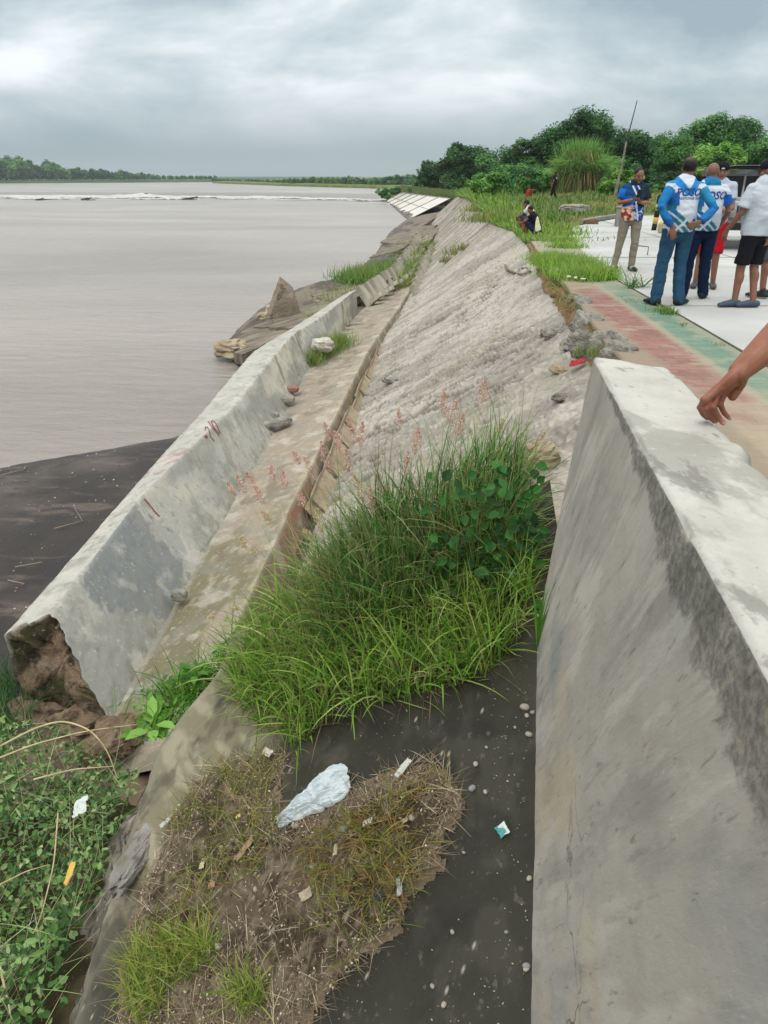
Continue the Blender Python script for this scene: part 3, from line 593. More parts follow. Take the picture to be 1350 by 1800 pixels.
FA = grid(P.shape[1], len(ysl)); P[:, :26, 0] += .045 * fbm(P[:, :26, 1] * 14, P[:, :26, 2] * 14, 4, 66); o = mk('concrete_slab', P, FA, None, col=np.concatenate([cf, c], 1).reshape(-1, 3), mats=[m_slab, m_flank], mi=((FA[:, 0] % P.shape[1]) < 27).astype(int)); tag(o, 'dark damp concrete slab with a broken flank sloping down from the foot of the parapet', 'slab')
SLABO = o
RUBQ = []
# --- toe beam (leaning L-shaped kerb) with solid part
IB = [(-2.67, 4.77), (-2.75, 6.81), (-2.88, 12.53), (-3.04, 17.24), (-2.67, 24.75)]
RI = [(-3.32, 5.36), (-3.48, 7.97), (-3.38, 11.24), (-3.45, 18.47), (-2.6, 26.31)]
RO = [(-3.65, 5.13), (-3.73, 7.07), (-3.86, 10.11), (-3.98, 12.94), (-4.05, 16.27), (-3.7, 20.64), (-2.85, 26.3)]
s = np.concatenate([np.linspace(0, 6, 260), np.linspace(6, 20.6, 330)[1:]]); bl = np.exp(-s / 1.2)
yI = 4.77 + s + 0 * s; yR = yI + .59 * np.exp(-s / 4) + 0; yO = yI + .36 * np.exp(-s / 4)
def beam_row(pI, pR, t): return pI + (pR - pI) * t
pI = np.stack([ix(yI, IB), yI, -2.7 + 0 * s], 1); pR = np.stack([ix(yR, RI), yR, -2.0 + .05 * np.sin(s * .7) * sst(4, 8, s)], 1); pO = np.stack([ix(yO, RO), yO, pR[:, 2] - .1], 1)
nI = 60; t_ = np.linspace(-.12, 1, nI)
P1_ = pI[:, None] + (pR - pI)[:, None] * t_[None, :, None]
t2_ = np.linspace(0, 1, 26)[1:]; P2_ = pR[:, None] + (pO - pR)[:, None] * t2_[None, :, None]
t3_ = np.linspace(0, 1, 14)[1:]; P3_ = pO[:, None] + np.array([.10, -.02, -1.15])[None, None] * t3_[None, :, None]
t4_ = np.linspace(0, 1, 6)[1:]; P4_ = P3_[:, -1:] + (P1_[:, :1] - P3_[:, -1:]) * t4_[None, :, None] * .98
P = np.concatenate([P1_, P2_, P3_, P4_], 1); nu = P.shape[1]
SS = np.repeat(s[:, None], nu, 1); TT = np.repeat(np.arange(nu)[None] / nI, len(s), 0)
jag = np.exp(-SS / .10) * (.16 * fbm(TT * 9, SS * 0, 4, 70))
P[..., 1] += jag; P += (.018 * fbm(SS * 1.6, TT * 3, 4, 72) + .006 * fbm(SS * 12, TT * 14, 3, 73))[..., None]
edge_i = np.abs(TT * nI - (nI - 1)); P[..., 2] -= .02 * np.exp(-edge_i / 1.2) * (1 + 2 * fbm(SS * 5, SS * 0, 4, 74))
edge_i2 = np.abs(TT * nI - (nI + 24)); P[..., 2] -= .02 * np.exp(-edge_i2 / 1.2) * (1 + 2 * fbm(SS * 6, SS * 0, 4, 75))
b1 = fbm(SS * .8, TT * 2.2, 5, 76) + .5; b2 = fbm((SS - TT * .7) * 5, TT * 1.8, 4, 77) + .5; b3 = fbm(SS * 10, TT * 12, 4, 78) + .5
c = np.tile(C('#9f9e95'), (*SS.shape, 1)); c = mixc(c, '#85867f', sst(.42, .62, b1) * .7); c = mixc(c, '#b7b39f', sst(.5, .7, fbm(SS * .5 + 7, TT * 2, 4, 79) + .5) * .6)
inn = (TT < 1)
c = mixc(c, '#525d66', inn * sst(.60, .50, np.hypot((SS - 1.7) / 1.5, (TT - .62) / .75) + 1.1 * (b1 - .5) + .4 * (b3 - .5)) * .6)
c = mixc(c, '#7b796e', inn * sst(.60, .72, b2) * .45 * sst(.2, .45, fbm(SS * .35, SS * 0, 3, 80) + .5)); c = mixc(c, '#6c6a55', inn * sst(.35, .02, TT) * sst(.45, .65, b3) * .7)
c = mixc(c, '#64625a', inn * sst(8, 11, SS) * sst(.58, .70, b2) * .5)
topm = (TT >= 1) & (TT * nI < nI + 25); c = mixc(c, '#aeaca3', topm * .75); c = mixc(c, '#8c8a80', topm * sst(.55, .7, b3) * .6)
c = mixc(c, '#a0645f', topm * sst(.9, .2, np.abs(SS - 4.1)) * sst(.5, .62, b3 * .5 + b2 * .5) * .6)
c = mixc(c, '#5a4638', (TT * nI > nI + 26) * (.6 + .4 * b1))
BEAMI = (pI, pR, s)
# broken end cap, a jagged dirty section
ring = P[0]; cen = ring.mean(0); caps = []
for k in range(1, 12):
    t = k / 11; rr = ring * (1 - t) + cen * t; rr = rr + np.array([0, 1, 0])[None] * ((.04 * sst(0, .2, t) + .30 * sst(0, .2, t) * fbm(rr[:, 0] * 5 + 5, rr[:, 2] * 5, 5, 82)))[:, None]; caps.append(rr)
CP = np.concatenate([np.stack(caps[::-1], 0), P], 0)
cc = np.tile(C('#7a6a58'), (11, nu, 1)); f = fbm(np.stack(caps[::-1], 0)[..., 0] * 5, np.stack(caps[::-1], 0)[..., 2] * 5, 4, 83) + .5
cc = mixc(cc, '#2e2a1f', sst(.45, .62, f) * .85); cc = mixc(cc, '#8b7460', sst(.5, .3, f) * .5); cc = mixc(cc, '#4b5130', sst(.6, .7, f) * .4)
F_ = grid(nu, CP.shape[0]); wrap = np.stack([np.arange(CP.shape[0] - 1) * nu + nu - 1, np.arange(CP.shape[0] - 1) * nu, np.arange(1, CP.shape[0]) * nu, np.arange(1, CP.shape[0]) * nu + nu - 1], 1)
broot = empty('toe_beam', (-3.1, 4.8, -2.9), 'long leaning grey concrete toe beam with a broken near end and a red painted number', 'concrete beam')
m_end = M('broken_beam_concrete', None, attr=True, rough=.95, spec=.1, bump=1, bscale=12, bdist=.07, layers=[('#2b2720', 6, .50, .62, .8), ('#8f8270', 9, .56, .66, .6), ('#4a4f2c', 3, .56, .66, .45), ('#b0a48f', 30, .64, .70, .5)])
FA = np.concatenate([F_, wrap]); BEAM = mk('beam_body', CP, FA, None, broot, col=np.concatenate([cc, c], 0).reshape(-1, 3), mats=[CONC, m_end], mi=(FA.max(1) < 12 * nu).astype(int))
for i_, (p_, z_, sz_) in enumerate([((95, 1262), -3.0, (.75, .5, .35)), ((150, 1278), -2.9, (.5, .4, .3)), ((60, 1240), -3.1, (.5, .5, .35)), ((210, 1300), -2.6, (.35, .3, .22)), ((185, 1325), -2.5, (.3, .25, .2))]):
    RUBQ.append((U(*p_, z_), sz_, i_))
# painted marks on the beam
m_red = M('faded_red_paint', [30, (.4, '#6e3b3c'), (.6, '#8a5450')], bump=0)
def beam_pt(px, py):
    d = FW + RT * ((px - 675) / F) + UP * ((900 - py) / F); Y = 10
    best = None
    dg = BVHTree.FromPolygons([tuple(v_) for v_ in CP.reshape(-1, 3)[11 * nu:]], [tuple(f_) for f_ in grid(nu, len(s))]) if not hasattr(beam_pt, 't') else beam_pt.t
    beam_pt.t = dg; h = dg.ray_cast(Vector(CAM), Vector(d)); return (np.array(h[0]), np.array(h[1])) if h[0] else (None, None)
def ribbon(pts, wpx, nm, mat=m_red, parent=broot, off=.006):
    pts = np.array(pts, float); mb = MB(); V_ = []
    T = np.gradient(pts, axis=0); T /= np.linalg.norm(T, axis=1)[:, None] + 1e-9; Nn = np.stack([-T[:, 1], T[:, 0]], 1)
    for i, p in enumerate(pts):
        for sgn in (-1, 1):
            h, n = beam_pt(*(p + Nn[i] * wpx * sgn * (.6 + .7 * random.random())))
            if h is None: h, n = beam_pt(*p)
            n = n * (np.sign(n @ (CAM - h)) or 1); V_.append(h + n * off)
    mb.add(V_, [(2 * i, 2 * i + 1, 2 * i + 3, 2 * i + 2) for i in range(len(pts) - 1)]); return mb.obj(nm, mat, parent)
def dens(p, n=6):
    p = np.array(p, float); o_ = []
    for a, b_ in zip(p[:-1], p[1:]): o_ += [a + (b_ - a) * t for t in np.linspace(0, 1, n, endpoint=False)]
    return np.array(o_ + [p[-1]])
ribbon(dens([(361, 757), (361, 751), (365, 752), (368, 758), (370, 768), (376, 775)]), .9, 'painted_digit')
ribbon(dens([(366, 741), (373, 751), (380, 760), (385, 767)]), .8, 'painted_digit')
ribbon(dens([(371, 741), (376, 752), (384, 761), (387, 762), (384, 755), (380, 746), (375, 740), (371, 741)]), .7, 'painted_digit')
ribbon(dens([(360, 766), (363, 769), (362, 771)], 4), 2.2, 'painted_dot')
ribbon(dens([(253, 877), (262, 887), (272, 900), (280, 908)]), 1.3, 'painted_stroke')
# --- channel floor + footing kerb between beam and slope
RG = [(-1.88, 4), (-1.87, 8.87), (-1.79, 13.74), (-1.69, 18.96), (-1.3, 25), (-1.07, 29.4), (-.75, 37)]
s = np.concatenate([np.arange(4.1, 12, .04), np.arange(12, 31, .09)])
xI = ix(s, IB + [(-2.1, 31)]) - .03; xR = ix(s, RG); zk = -2.50 + .05 * fbm(s * .6, 0 * s, 3, 90)
prof = []
for t in np.linspace(0, 1, 34): prof.append(np.stack([xI + (xR - xI) * t, s, -2.72 + (zk + 2.72) * t ** 1.2], 1))
for t in np.linspace(0, 1, 16)[1:]: prof.append(np.stack([xR + .16 * t + .03 * fbm(s * 2, 0 * s + t, 3, 91), s, zk - .40 * t * (1 + .25 * fbm(s * 1.3, 0 * s, 3, 92))], 1))
for t in np.linspace(0, 1, 18)[1:]: prof.append(np.stack([xR + .16 + .5 * t, s, zk - .40 + .03 * t], 1))
P = np.stack(prof, 1); nu = P.shape[1]; SS = np.repeat(s[:, None], nu, 1); TT = np.repeat(np.arange(nu)[None], len(s), 0)
P[..., 2] += .02 * fbm(SS * 2, TT * .15, 4, 93) + .006 * fbm(SS * 12, TT * .9, 3, 94)
b1 = fbm(SS * .9, TT * .08, 5, 95) + .5; b2 = fbm(SS * 7, TT * .4, 4, 96) + .5
c = np.tile(C('#918676'), (*SS.shape, 1)); c = mixc(c, '#6d6850', sst(.36, .55, b1) * .9 * sst(11, 7.0, SS + 2 * (b1 - .5))); c = mixc(c, '#5d5a42', sst(.5, .66, b2) * .55 * sst(10, 6.5, SS)); c = mixc(c, '#aca08d', sst(.55, .7, b2) * .5); c = mixc(c, '#6d6556', sst(.57, .68, fbm(SS * 3, TT * .12, 5, 97) + .5) * .6)
ridge = np.abs(TT - 33.5); c = mixc(c, '#bfb39c', np.exp(-ridge / 1.2) * .6); c = mixc(c, '#7d7059', ((TT > 35) & (TT < 49)) * (.55 + .4 * sst(.4, .6, b1))); c = mixc(c, '#4f4232', np.exp(-np.abs(TT - 48.5) / 1.3) * .8)
c = mixc(c, '#a9977f', (TT > 50) * .7); c = mixc(c, '#a35c52', (TT > 33) * sst(2.2, .4, np.abs(SS - 9.3)) * sst(.48, .62, b2) * .6)
c = mixc(c, '#8b8a80', (TT < 4) * .5)
o = mk('channel_footing', P, grid(nu, len(s)), CONC, col=c.reshape(-1, 3)); tag(o, 'tan concrete channel floor with a raised kerb running between the leaning beam and the slope', 'concrete footing')
# tan broken facing slabs along the toe of the slope
facs = []
k = 0; y = 9.2
while y < 19:
    ln = random.uniform(.8, 1.35); mb = MB(); x = float(ix(y + ln / 2, RG)) + .36; tilt = random.uniform(.75, 1.05)
    nu_, nv_ = 9, 14; g = np.array([[(a / (nu_ - 1) - .5), (b_ / (nv_ - 1) - .5)] for b_ in range(nv_) for a in range(nu_)])
    W_, H_ = .44, ln * .95; z0 = -2.68 + random.uniform(-.03, .05)
    hx = g[:, 0] * W_ * math.cos(tilt); hz_ = -g[:, 0] * -W_ * math.sin(tilt) * -1
    top_ = np.stack([x + hx + .03 * fbm(g[:, 1] * 6 + k, g[:, 0] * 3, 3, 99), y + ln / 2 + g[:, 1] * H_ + .06 * fbm(g[:, 0] * 5 + k * 3, g[:, 1] * 2, 3, 98), z0 - g[:, 0] * W_ * .75 * -1 * -1], 1)
    bot = top_ - np.array([.10, 0, .16]); Vv = np.concatenate([top_, bot]); n_ = nu_ * nv_
    Fc = [tuple(r) for r in grid(nu_, nv_)] + [tuple((r + n_)[::-1]) for r in grid(nu_, nv_)]
    ed = list(range(nu_)) + [i * nu_ + nu_ - 1 for i in range(1, nv_)] + [n_ - 1 - i for i in range(1, nu_)] + [(nv_ - 1 - i) * nu_ for i in range(1, nv_ - 1)]
    Fc += [(ed[i], ed[(i + 1) % len(ed)], ed[(i + 1) % len(ed)] + n_, ed[i] + n_) for i in range(len(ed))]
    facs.append((Vv, Fc, y)); y += ln; k += 1
m_tan = M('tan_mortar', [2.5, (.3, '#8e7f68'), (.55, '#a89a82'), (.7, '#b5a992')], [('#6b5f4b', 8, .58, .7, .6), ('#5d4f3d', 3, .62, .72, .5)], rough=.95, bump=.9, bscale=20, bdist=.03)
for i, (Vv, Fc, y_) in enumerate(facs):
    tag(mk('facing_slab', Vv, Fc, m_tan), 'tan mortar facing slab leaning along the foot of the slope beside the channel kerb', 'slab', 'tan facing slabs along the foot of the slope')
# --- generic broken lump
def lump(name, c0, size, seed, mat, rot=None, parent=None, nu=26, nv_=18, rough_=.35, boxy=.5, colr=None):
    mb = MB().ell((0, 0, 0), (1, 1, 1), nu=nu, nv=nv_); V_ = np.concatenate(mb.V)
    p = boxy; V_ = np.sign(V_) * np.abs(V_) ** (1 - p * .6)
    V_ = V_ / np.maximum(np.abs(V_).max(1, keepdims=True), .001) * np.minimum(np.linalg.norm(V_, axis=1, keepdims=True), 1.0) if False else V_
    n_ = fbm(V_[:, 0] * 1.7 + seed, V_[:, 1] * 1.7 + V_[:, 2] * 1.3, 4, seed) + .5 * fbm(V_[:, 2] * 3 + seed, V_[:, 0] * 3 - V_[:, 1] * 2, 3, seed + 3)
    V_ = V_ * (1 + rough_ * n_[:, None]) * np.array(size) / 2
    if rot is not None: V_ = V_ @ np.array(rot).T
    return mk(name, V_ + np.array(c0), mb.Q, mat, parent, smooth=False)
m_dirt = M('earthy_rubble', [5, (.3, '#5f4e3e'), (.5, '#7f6c58'), (.7, '#988672')], [('#40332a', 9, .54, .66, .7), ('#a59a88', 20, .62, .7, .5)], rough=.95, bump=1, bscale=14, bdist=.06)
for p_, sz_, i_ in RUBQ: tag(lump('earth_lump', p_ + [0, 0, .05], sz_, 161 + i_, m_dirt, rotz(i_), rough_=.9), ['large crumbling earth lump under the broken beam end', 'brown earth lump right of the large one under the beam end', 'dark earth lump at the left under the beam end', 'small rubble lump just below the beam foot by the bright weed', 'lowest small rubble lump above the vines'][i_], 'earth lump')
# rubble along the broken pavement edge
m_rub = M('grey_rubble', [5, (.3, '#77736b'), (.5, '#938f87'), (.7, '#aaa79f')], [('#59544a', 11, .56, .68, .6), ('#6a7038', 4, .6, .7, .35)], rough=.95, bump=1, bscale=26, bdist=.04)
rb = [((1050, 527), (.34, .62, .36), 'pale rubble block with a mossy side, farthest along the broken pavement edge'), ((1062, 556), (.42, .60, .42), 'grey cracked rubble block second from the far end of the broken pavement edge'),
      ((1092, 590), (.40, .55, .40), 'large rounded grey rubble block beside the red pavers'), ((1118, 612), (.34, .42, .34), 'low grey rubble block just behind the end of the parapet'), ((1052, 585), (.22, .34, .3), 'small mossy rubble block wedged beside the brown soil cut'), ((1030, 516), (.12, .2, .14), 'dark loose brick fragment lying at the far end of the rubble')]
for i, (p, sz, lb) in enumerate(rb):
    q_ = U(p[0] - 4, p[1] + 6, -.02); o = lump('rubble_block', (q_[0] - .13, q_[1], -sz[2] * .36), (sz[0] * .62, sz[1] * .9, sz[2]), 11 + i * 5, m_rub, rotz(.3 * i), nu=34, nv_=24, rough_=.7, boxy=.4); tag(o, lb, 'rubble', 'rubble blocks along the broken pavement edge')
def onbank(px, py):
    """surface point of the slope seen at a pixel"""
    if not hasattr(onbank, 't'):
        st_ = [i for i in range(0, NY, 4)]; cs = [j for j in range(0, nv + k0, 4)]
        G = BANKV.reshape(NY, nv + k0, 3)[::4, ::4]; onbank.t = BVHTree.FromPolygons([tuple(v_) for v_ in G.reshape(-1, 3)], [tuple(f_) for f_ in grid(G.shape[1], G.shape[0])])
    d = FW + RT * ((px - 675) / F) + UP * ((900 - py) / F); h = onbank.t.ray_cast(Vector(CAM), Vector(d))
    return np.array(h[0]) if h[0] else onbank(px - 4, py + 5)
k0 = 13
BL = [((975, 592), (.30, .22, .14), 'pale cement chunk on the slope below the rubble edge'), ((1000, 612), (.34, .2, .1), 'flat grey slab fragment at the top of the slope near the parapet end'), ((985, 655), (.26, .12, .1), 'tan block fragment beside the red scrap'),
      ((990, 700), (.2, .14, .08), 'thin grey fragment on the slope just left of the parapet end'), ((1012, 575), (.2, .16, .1), 'small grey chunk under the brown soil cut'), ((958, 588), (.14, .1, .1), 'small dark edged stone beside the pale cement chunk'),
      ((945, 815), (.32, .2, .22), 'yellowish broken rock in the hollow behind the tall grass'), ((925, 830), (.22, .16, .14), 'small yellowish rock at the left of the hollow behind the tall grass'), ((690, 672), (.45, .25, .12), 'pale flat concrete scraps lower on the slope left of centre')]
for i, (p, sz, lb) in enumerate(BL):
    q_ = onbank(*p)
    if q_ is not None: tag(lump('concrete_fragment', q_ + [0, 0, sz[2] * .2], sz, 31 + i * 7, m_tan if i in (2, 6, 7) else m_rub, rotz(i * 1.1) @ rotx(.4), rough_=.8), lb, 'rubble')
# blocks on the channel floor
for i, (p, sz, lb, a) in enumerate([((513, 688), (.3, .22, .14), 'reddish brick fragment lying in the channel', .4), ((500, 706), (.42, .26, .16), 'grey concrete block with a dark hollow lying in the channel', .2), ((487, 748), (.62, .2, .15), 'long narrow grey block lying across the channel', .8), ((480, 735), (.24, .16, .12), 'small dark grey block behind the long narrow block', .5), ((518, 663), (.16, .12, .1), 'small tan stone at the foot of the leaning beam', .1), ((316, 1053), (.16, .13, .12), 'round tan stone caught at the foot of the leaning beam', 0)]):
    q_ = U(p[0], p[1], -2.62); tag(lump('block_fragment', q_ + [0, 0, .05], sz, 71 + i, m_rub if i != 0 else M('brick_red', '#8f6a5c', bump=.8, bscale=20), rotz(a), boxy=.75, rough_=.25), lb, 'rubble')
q_ = U(566, 606, -2.3); tag(lump('white_rock', q_, (.55, .42, .34), 91, M('white_stone', [6, (.35, '#a9a595'), (.6, '#c9c6bb')], bump=1, bscale=15, bdist=.05), rotz(.3), nu=40, nv_=28, rough_=.5), 'whitish lumpy rock in the grass tuft in the channel', 'rock')
# --- row of tilted beam segments (teeth) fading away, two rows
m_seg = M('pale_segment_concrete', [2, (.35, '#8f8a7b'), (.6, '#aaa698')], [('#5b5649', 3, .56, .7, .6)], bump=.6, bscale=12, bdist=.02)
def segs(line, n, nm, grp, h, th, lab):
    base_o = None
    for i in range(n):
        t = i / (n - 1); px = np.interp(t, [a for a, _, _ in line], [b for _, b, _ in line]); py = np.interp(t, [a for a, _, _ in line], [c_ for _, _, c_ in line])
        p = U(px, py, -2.05)
        if base_o is None:
            mb = MB().box((0, 0, 0), (th, .55, h), taper=.82, jit=.03); mb.box((.28, 0, -h * .42), (.5, .5, .12), jit=.02); o = mb.obj(nm, m_seg, smooth=False, origin=(0, 0, -h / 2)); base_o = o
        else: o = base_o.copy(); COL.objects.link(o)
        o.location = (p[0], p[1], p[2] - h * .85); o.rotation_euler = (random.uniform(-.1, .1), -.55 + random.uniform(-.12, .12), random.uniform(-.15, .15) - .12); sc = 1 + .0 * i; o.scale = (1, np.interp(t, [0, 1], [.9, 2.2]), 1)
        tag(o, lab, 'concrete block', grp)
segs([(0, 652, 503), (.35, 705, 468), (.7, 728, 438), (1, 742, 408)], 17, 'beam_segment', 'tilted pale segments of the broken far beam', .75, .22, 'tilted pale concrete segment in the row continuing the leaning beam')
segs([(0, 735, 500), (.4, 748, 468), (1, 762, 432)], 8, 'kerb_segment', 'broken kerb segments among the grass at the foot of the slope', .45, .2, 'small broken kerb segment among the grass at the foot of the slope')
# --- tilted slabs of the old lining lying in the river apron
m_old = M('weathered_lining', [1.2, (.3, '#5d5548'), (.5, '#786f60'), (.7, '#8b8374')], [('#3b352b', 2, .5, .68, .7, (3, .6, 1)), ('#9d9585', 5, .6, .72, .4)], rough=.9, bump=.9, bscale=7, bdist=.05)
def slabq(pts, th, lab, seed, name='broken_lining_slab', mat=None, ej=.35):
    pts = [np.array(p) for p in pts]; n_ = 22
    u = np.linspace(0, 1, n_); G = np.array([[(pts[0] * (1 - a) + pts[1] * a) * (1 - b_) + (pts[3] * (1 - a) + pts[2] * a) * b_ for a in u] for b_ in u])
    a2, b2_ = np.meshgrid(u, u); ed = np.minimum(np.minimum(a2, 1 - a2), np.minimum(b2_, 1 - b2_)); sc = np.linalg.norm(pts[1] - pts[0])
    j = fbm(G[..., 0] * 1.3 + seed, G[..., 1] * 1.3, 4, seed)
    G = G + (ej * np.exp(-ed / .08) * j)[..., None] * np.array([1, 1, 0]) + np.array([0, 0, 1]) * (.06 * fbm(G[..., 0] * 1.5, G[..., 1] * 1.5, 4, seed + 2))[..., None]
    B_ = G - np.array([0, 0, th]); n2 = n_ * n_; g = grid(n_, n_)
    e = list(range(n_)) + [i * n_ + n_ - 1 for i in range(1, n_)] + [n2 - 1 - i for i in range(1, n_)] + [(n_ - 1 - i) * n_ for i in range(1, n_ - 1)]
    sf = np.array([(e[i], e[(i + 1) % len(e)], e[(i + 1) % len(e)] + n2, e[i] + n2) for i in range(len(e))])
    return tag(mk(name, np.concatenate([G.reshape(-1, 3), B_.reshape(-1, 3)]), np.concatenate([g, (g + n2)[:, ::-1], sf]), mat or m_old, smooth=False), lab, 'slab')
slabq([U(388, 612, -3.35), U(432, 622, -2.9), U(590, 540, -2.55), U(470, 548, -3.2)], .3, 'long dark broken slab tilting into the river at its near tip', 1)
slabq([U(440, 575, -3.2), U(520, 575, -2.6), U(640, 515, -2.4), U(560, 510, -3.1)], .25, 'brown tilted slab behind the long dark slab near the pointed one', 5)
slabq([U(525, 512, -3.2), U(600, 535, -2.5), U(690, 488, -2.3), U(612, 492, -3.2)], .25, 'flat grey broken slab behind the pointed slab', 9)
# upright pointed slab
mb = MB(); pk = [U(470, 553, -3.05), U(486, 560, -2.9), U(520, 548, -2.75), U(527, 520, -2.9)]
pt = UY(491, 486, pk[1][1] + .5); pt2 = UY(500, 492, pk[1][1] + .9)
slabq([U(466, 562, -3.1), U(528, 548, -2.8), UY(512, 505, pk[1][1] + .5), pt], .35, 'upright triangular broken slab pointing up at the river edge', 14, 'pointed_slab', ej=.12, mat= M('tan_broken', [2, (.35, '#8b7d6c'), (.6, '#a39686')], [('#564a3c', 3, .55, .68, .7)], bump=1, bscale=9, bdist=.06))
for i, (p, sz, lb) in enumerate([((487, 548), (.7, .6, .5), 'tan rubble heap at the foot of the pointed slab'), ((515, 540), (.6, .5, .35), 'low tan lump right of the pointed slab'), ((462, 556), (.5, .4, .25), 'small tan stone left of the pointed slab'), ((402, 612), (.9, .8, .5), 'crumbling tan end of the tilted slab at the water'), ((500, 556), (.35, .3, .2), 'small pale stone in front of the pointed slab')]):
    q_ = U(p[0], p[1], -3.05); tag(lump('rubble_lump', q_, sz, 101 + i, m_tan, rotz(i), rough_=.8), lb, 'rubble')
DS = [([(650, 452, -3.3), (700, 440, -2.6), (752, 412, -2.4), (700, 420, -3.1)], 'dark tilted slab at the water edge beyond the green tuft'), ([(668, 425, -3.3), (712, 430, -2.7), (770, 395, -2.3), (720, 398, -3.0)], 'brown broken slab farther along the collapsed bank'), ([(700, 402, -3.3), (730, 405, -2.8), (785, 370, -1.9), (740, 378, -2.9)], 'far brown slab just before the pale slope lining'), ([(715, 430, -2.7), (740, 440, -2.5), (776, 400, -2.2), (755, 400, -2.4)], 'narrow grey slab along the foot of the slope before the pale lining')]
for i, (q4, lb) in enumerate(DS): slabq([U(*q) for q in q4], .35, lb, 21 + i * 4)
# ================================================================ VEGETATION
def pick(cols, n, jit=.18):
    c = np.array([lin(h) for h in cols])[rng.integers(0, len(cols), n)]; return c * (1 + rng.uniform(-jit, jit, (n, 1)))
def blades(base, az, L, lean, bend, w, cols, seg=5, roll=.9, tipc=None, kink=0):
    n = len(base); B = lambda v: np.broadcast_to(np.asarray(v, float), (n,)).copy()
    az, L, lean, bend, w = map(B, (az, L, lean, bend, w)); side0 = np.stack([-np.sin(az), np.cos(az), 0 * az], 1); h = np.stack([np.cos(az), np.sin(az), 0 * az], 1)
    p = base.copy(); rows = []; ro = rng.uniform(-roll, roll, n); th = lean.copy()
    for i in range(seg + 1):
        t = i / seg; d = h * np.sin(th)[:, None] + np.array([0, 0, 1]) * np.cos(th)[:, None]; nn = np.cross(side0, d)
        sd = side0 * np.cos(ro)[:, None] + nn * np.sin(ro)[:, None]; ww = w * (min(1, .55 + t * 1.5) * (1 - t) ** .7 + .03)
        rows.append(p - sd * ww[:, None] / 2); rows.append(p + sd * ww[:, None] / 2); p = p + d * (L / seg)[:, None]; th = th + bend / seg * (.4 + 1.2 * t)
    V = np.stack(rows, 1).reshape(-1, 3); k = 2 * (seg + 1); b0 = np.arange(n)[:, None] * k
    Fc = np.concatenate([b0 + np.array([[2 * i, 2 * i + 1, 2 * i + 3, 2 * i + 2]]) for i in range(seg)], 0)
    c = np.repeat(cols[:, None], k, 1); 
    if tipc is not None: tt = np.repeat(np.linspace(0, 1, seg + 1), 2)[None, :, None]; c = c * (1 - tt ** 2 * .6) + np.array(lin(tipc)) * tt ** 2 * .6
    return V, Fc, c.reshape(-1, 3), p
def leaves(cen, nrm, dr, L, W, cols, fold=.15):
    n = len(cen); L = np.broadcast_to(L, (n,))[:, None]; W = np.broadcast_to(W, (n,))[:, None]
    nrm = nrm / (np.linalg.norm(nrm, axis=1, keepdims=True) + 1e-9); dr = dr - nrm * (dr * nrm).sum(1, keepdims=True); dr /= np.linalg.norm(dr, axis=1, keepdims=True) + 1e-9
    s_ = np.cross(nrm, dr); V = np.stack([cen, cen + dr * L * .25 + s_ * W * .42 + nrm * W * fold, cen + dr * L * .6 + s_ * W * .45 + nrm * W * fold, cen + dr * L - nrm * L * .1, cen + dr * L * .6 - s_ * W * .45 + nrm * W * fold, cen + dr * L * .25 - s_ * W * .42 + nrm * W * fold], 1)
    b = np.arange(n)[:, None] * 6; Fc = np.concatenate([b + [[0, 1, 2, 3]], b + [[0, 3, 4, 5]]]); return V.reshape(-1, 3), Fc, np.repeat(cols, 6, 0)
def rhomb(cen, nrm, dr, L, W, cols):
    n = len(cen); L = np.broadcast_to(L, (n,))[:, None]; W = np.broadcast_to(W, (n,))[:, None]
    nrm = nrm / (np.linalg.norm(nrm, axis=1, keepdims=True) + 1e-9); dr = dr - nrm * (dr * nrm).sum(1, keepdims=True); dr /= np.linalg.norm(dr, axis=1, keepdims=True) + 1e-9; s_ = np.cross(nrm, dr)
    V = np.stack([cen - dr * L / 2, cen + s_ * W / 2, cen + dr * L / 2, cen - s_ * W / 2], 1); return V.reshape(-1, 3), np.arange(n * 4).reshape(-1, 4), np.repeat(cols, 4, 0)
def joinm(parts):
    V = []; Fq = []; Cc = []; n = 0
    for p in parts: V.append(p[0]); Fq.append(p[1] + n); Cc.append(p[2]); n += len(p[0])
    return np.concatenate(V), np.concatenate(Fq), np.concatenate(Cc)
def rv(n): v_ = rng.normal(size=(n, 3)); return v_ / np.linalg.norm(v_, axis=1, keepdims=True)
def inpoly(x, y, poly):
    r = np.zeros(x.shape, bool); n = len(poly); j = n - 1
    for i in range(n):
        xi, yi = poly[i][:2]; xj, yj = poly[j][:2]; r ^= ((yi > y) != (yj > y)) & (x < (xj - xi) * (y - yi) / (yj - yi + 1e-12) + xi); j = i
    return r
def sampoly(poly, n):
    poly = [tuple(p[:2]) for p in poly]; xs, ys = zip(*poly); out_ = np.zeros((0, 2))
    while len(out_) < n:
        q = np.stack([rng.uniform(min(xs), max(xs), n * 3), rng.uniform(min(ys), max(ys), n * 3)], 1); out_ = np.concatenate([out_, q[inpoly(q[:, 0], q[:, 1], poly)]])
    return out_[:n]
def zg(x, y):       # ground near the slab: slab where it exists, bank elsewhere
    return np.where((y < 3.55) & (x > -1.45), np.maximum(zslab(x, y), -9), zbank(x, y) + .75 * np.exp(-((x - .55) ** 2 / .35 + (y - 3.2) ** 2 / .55)))
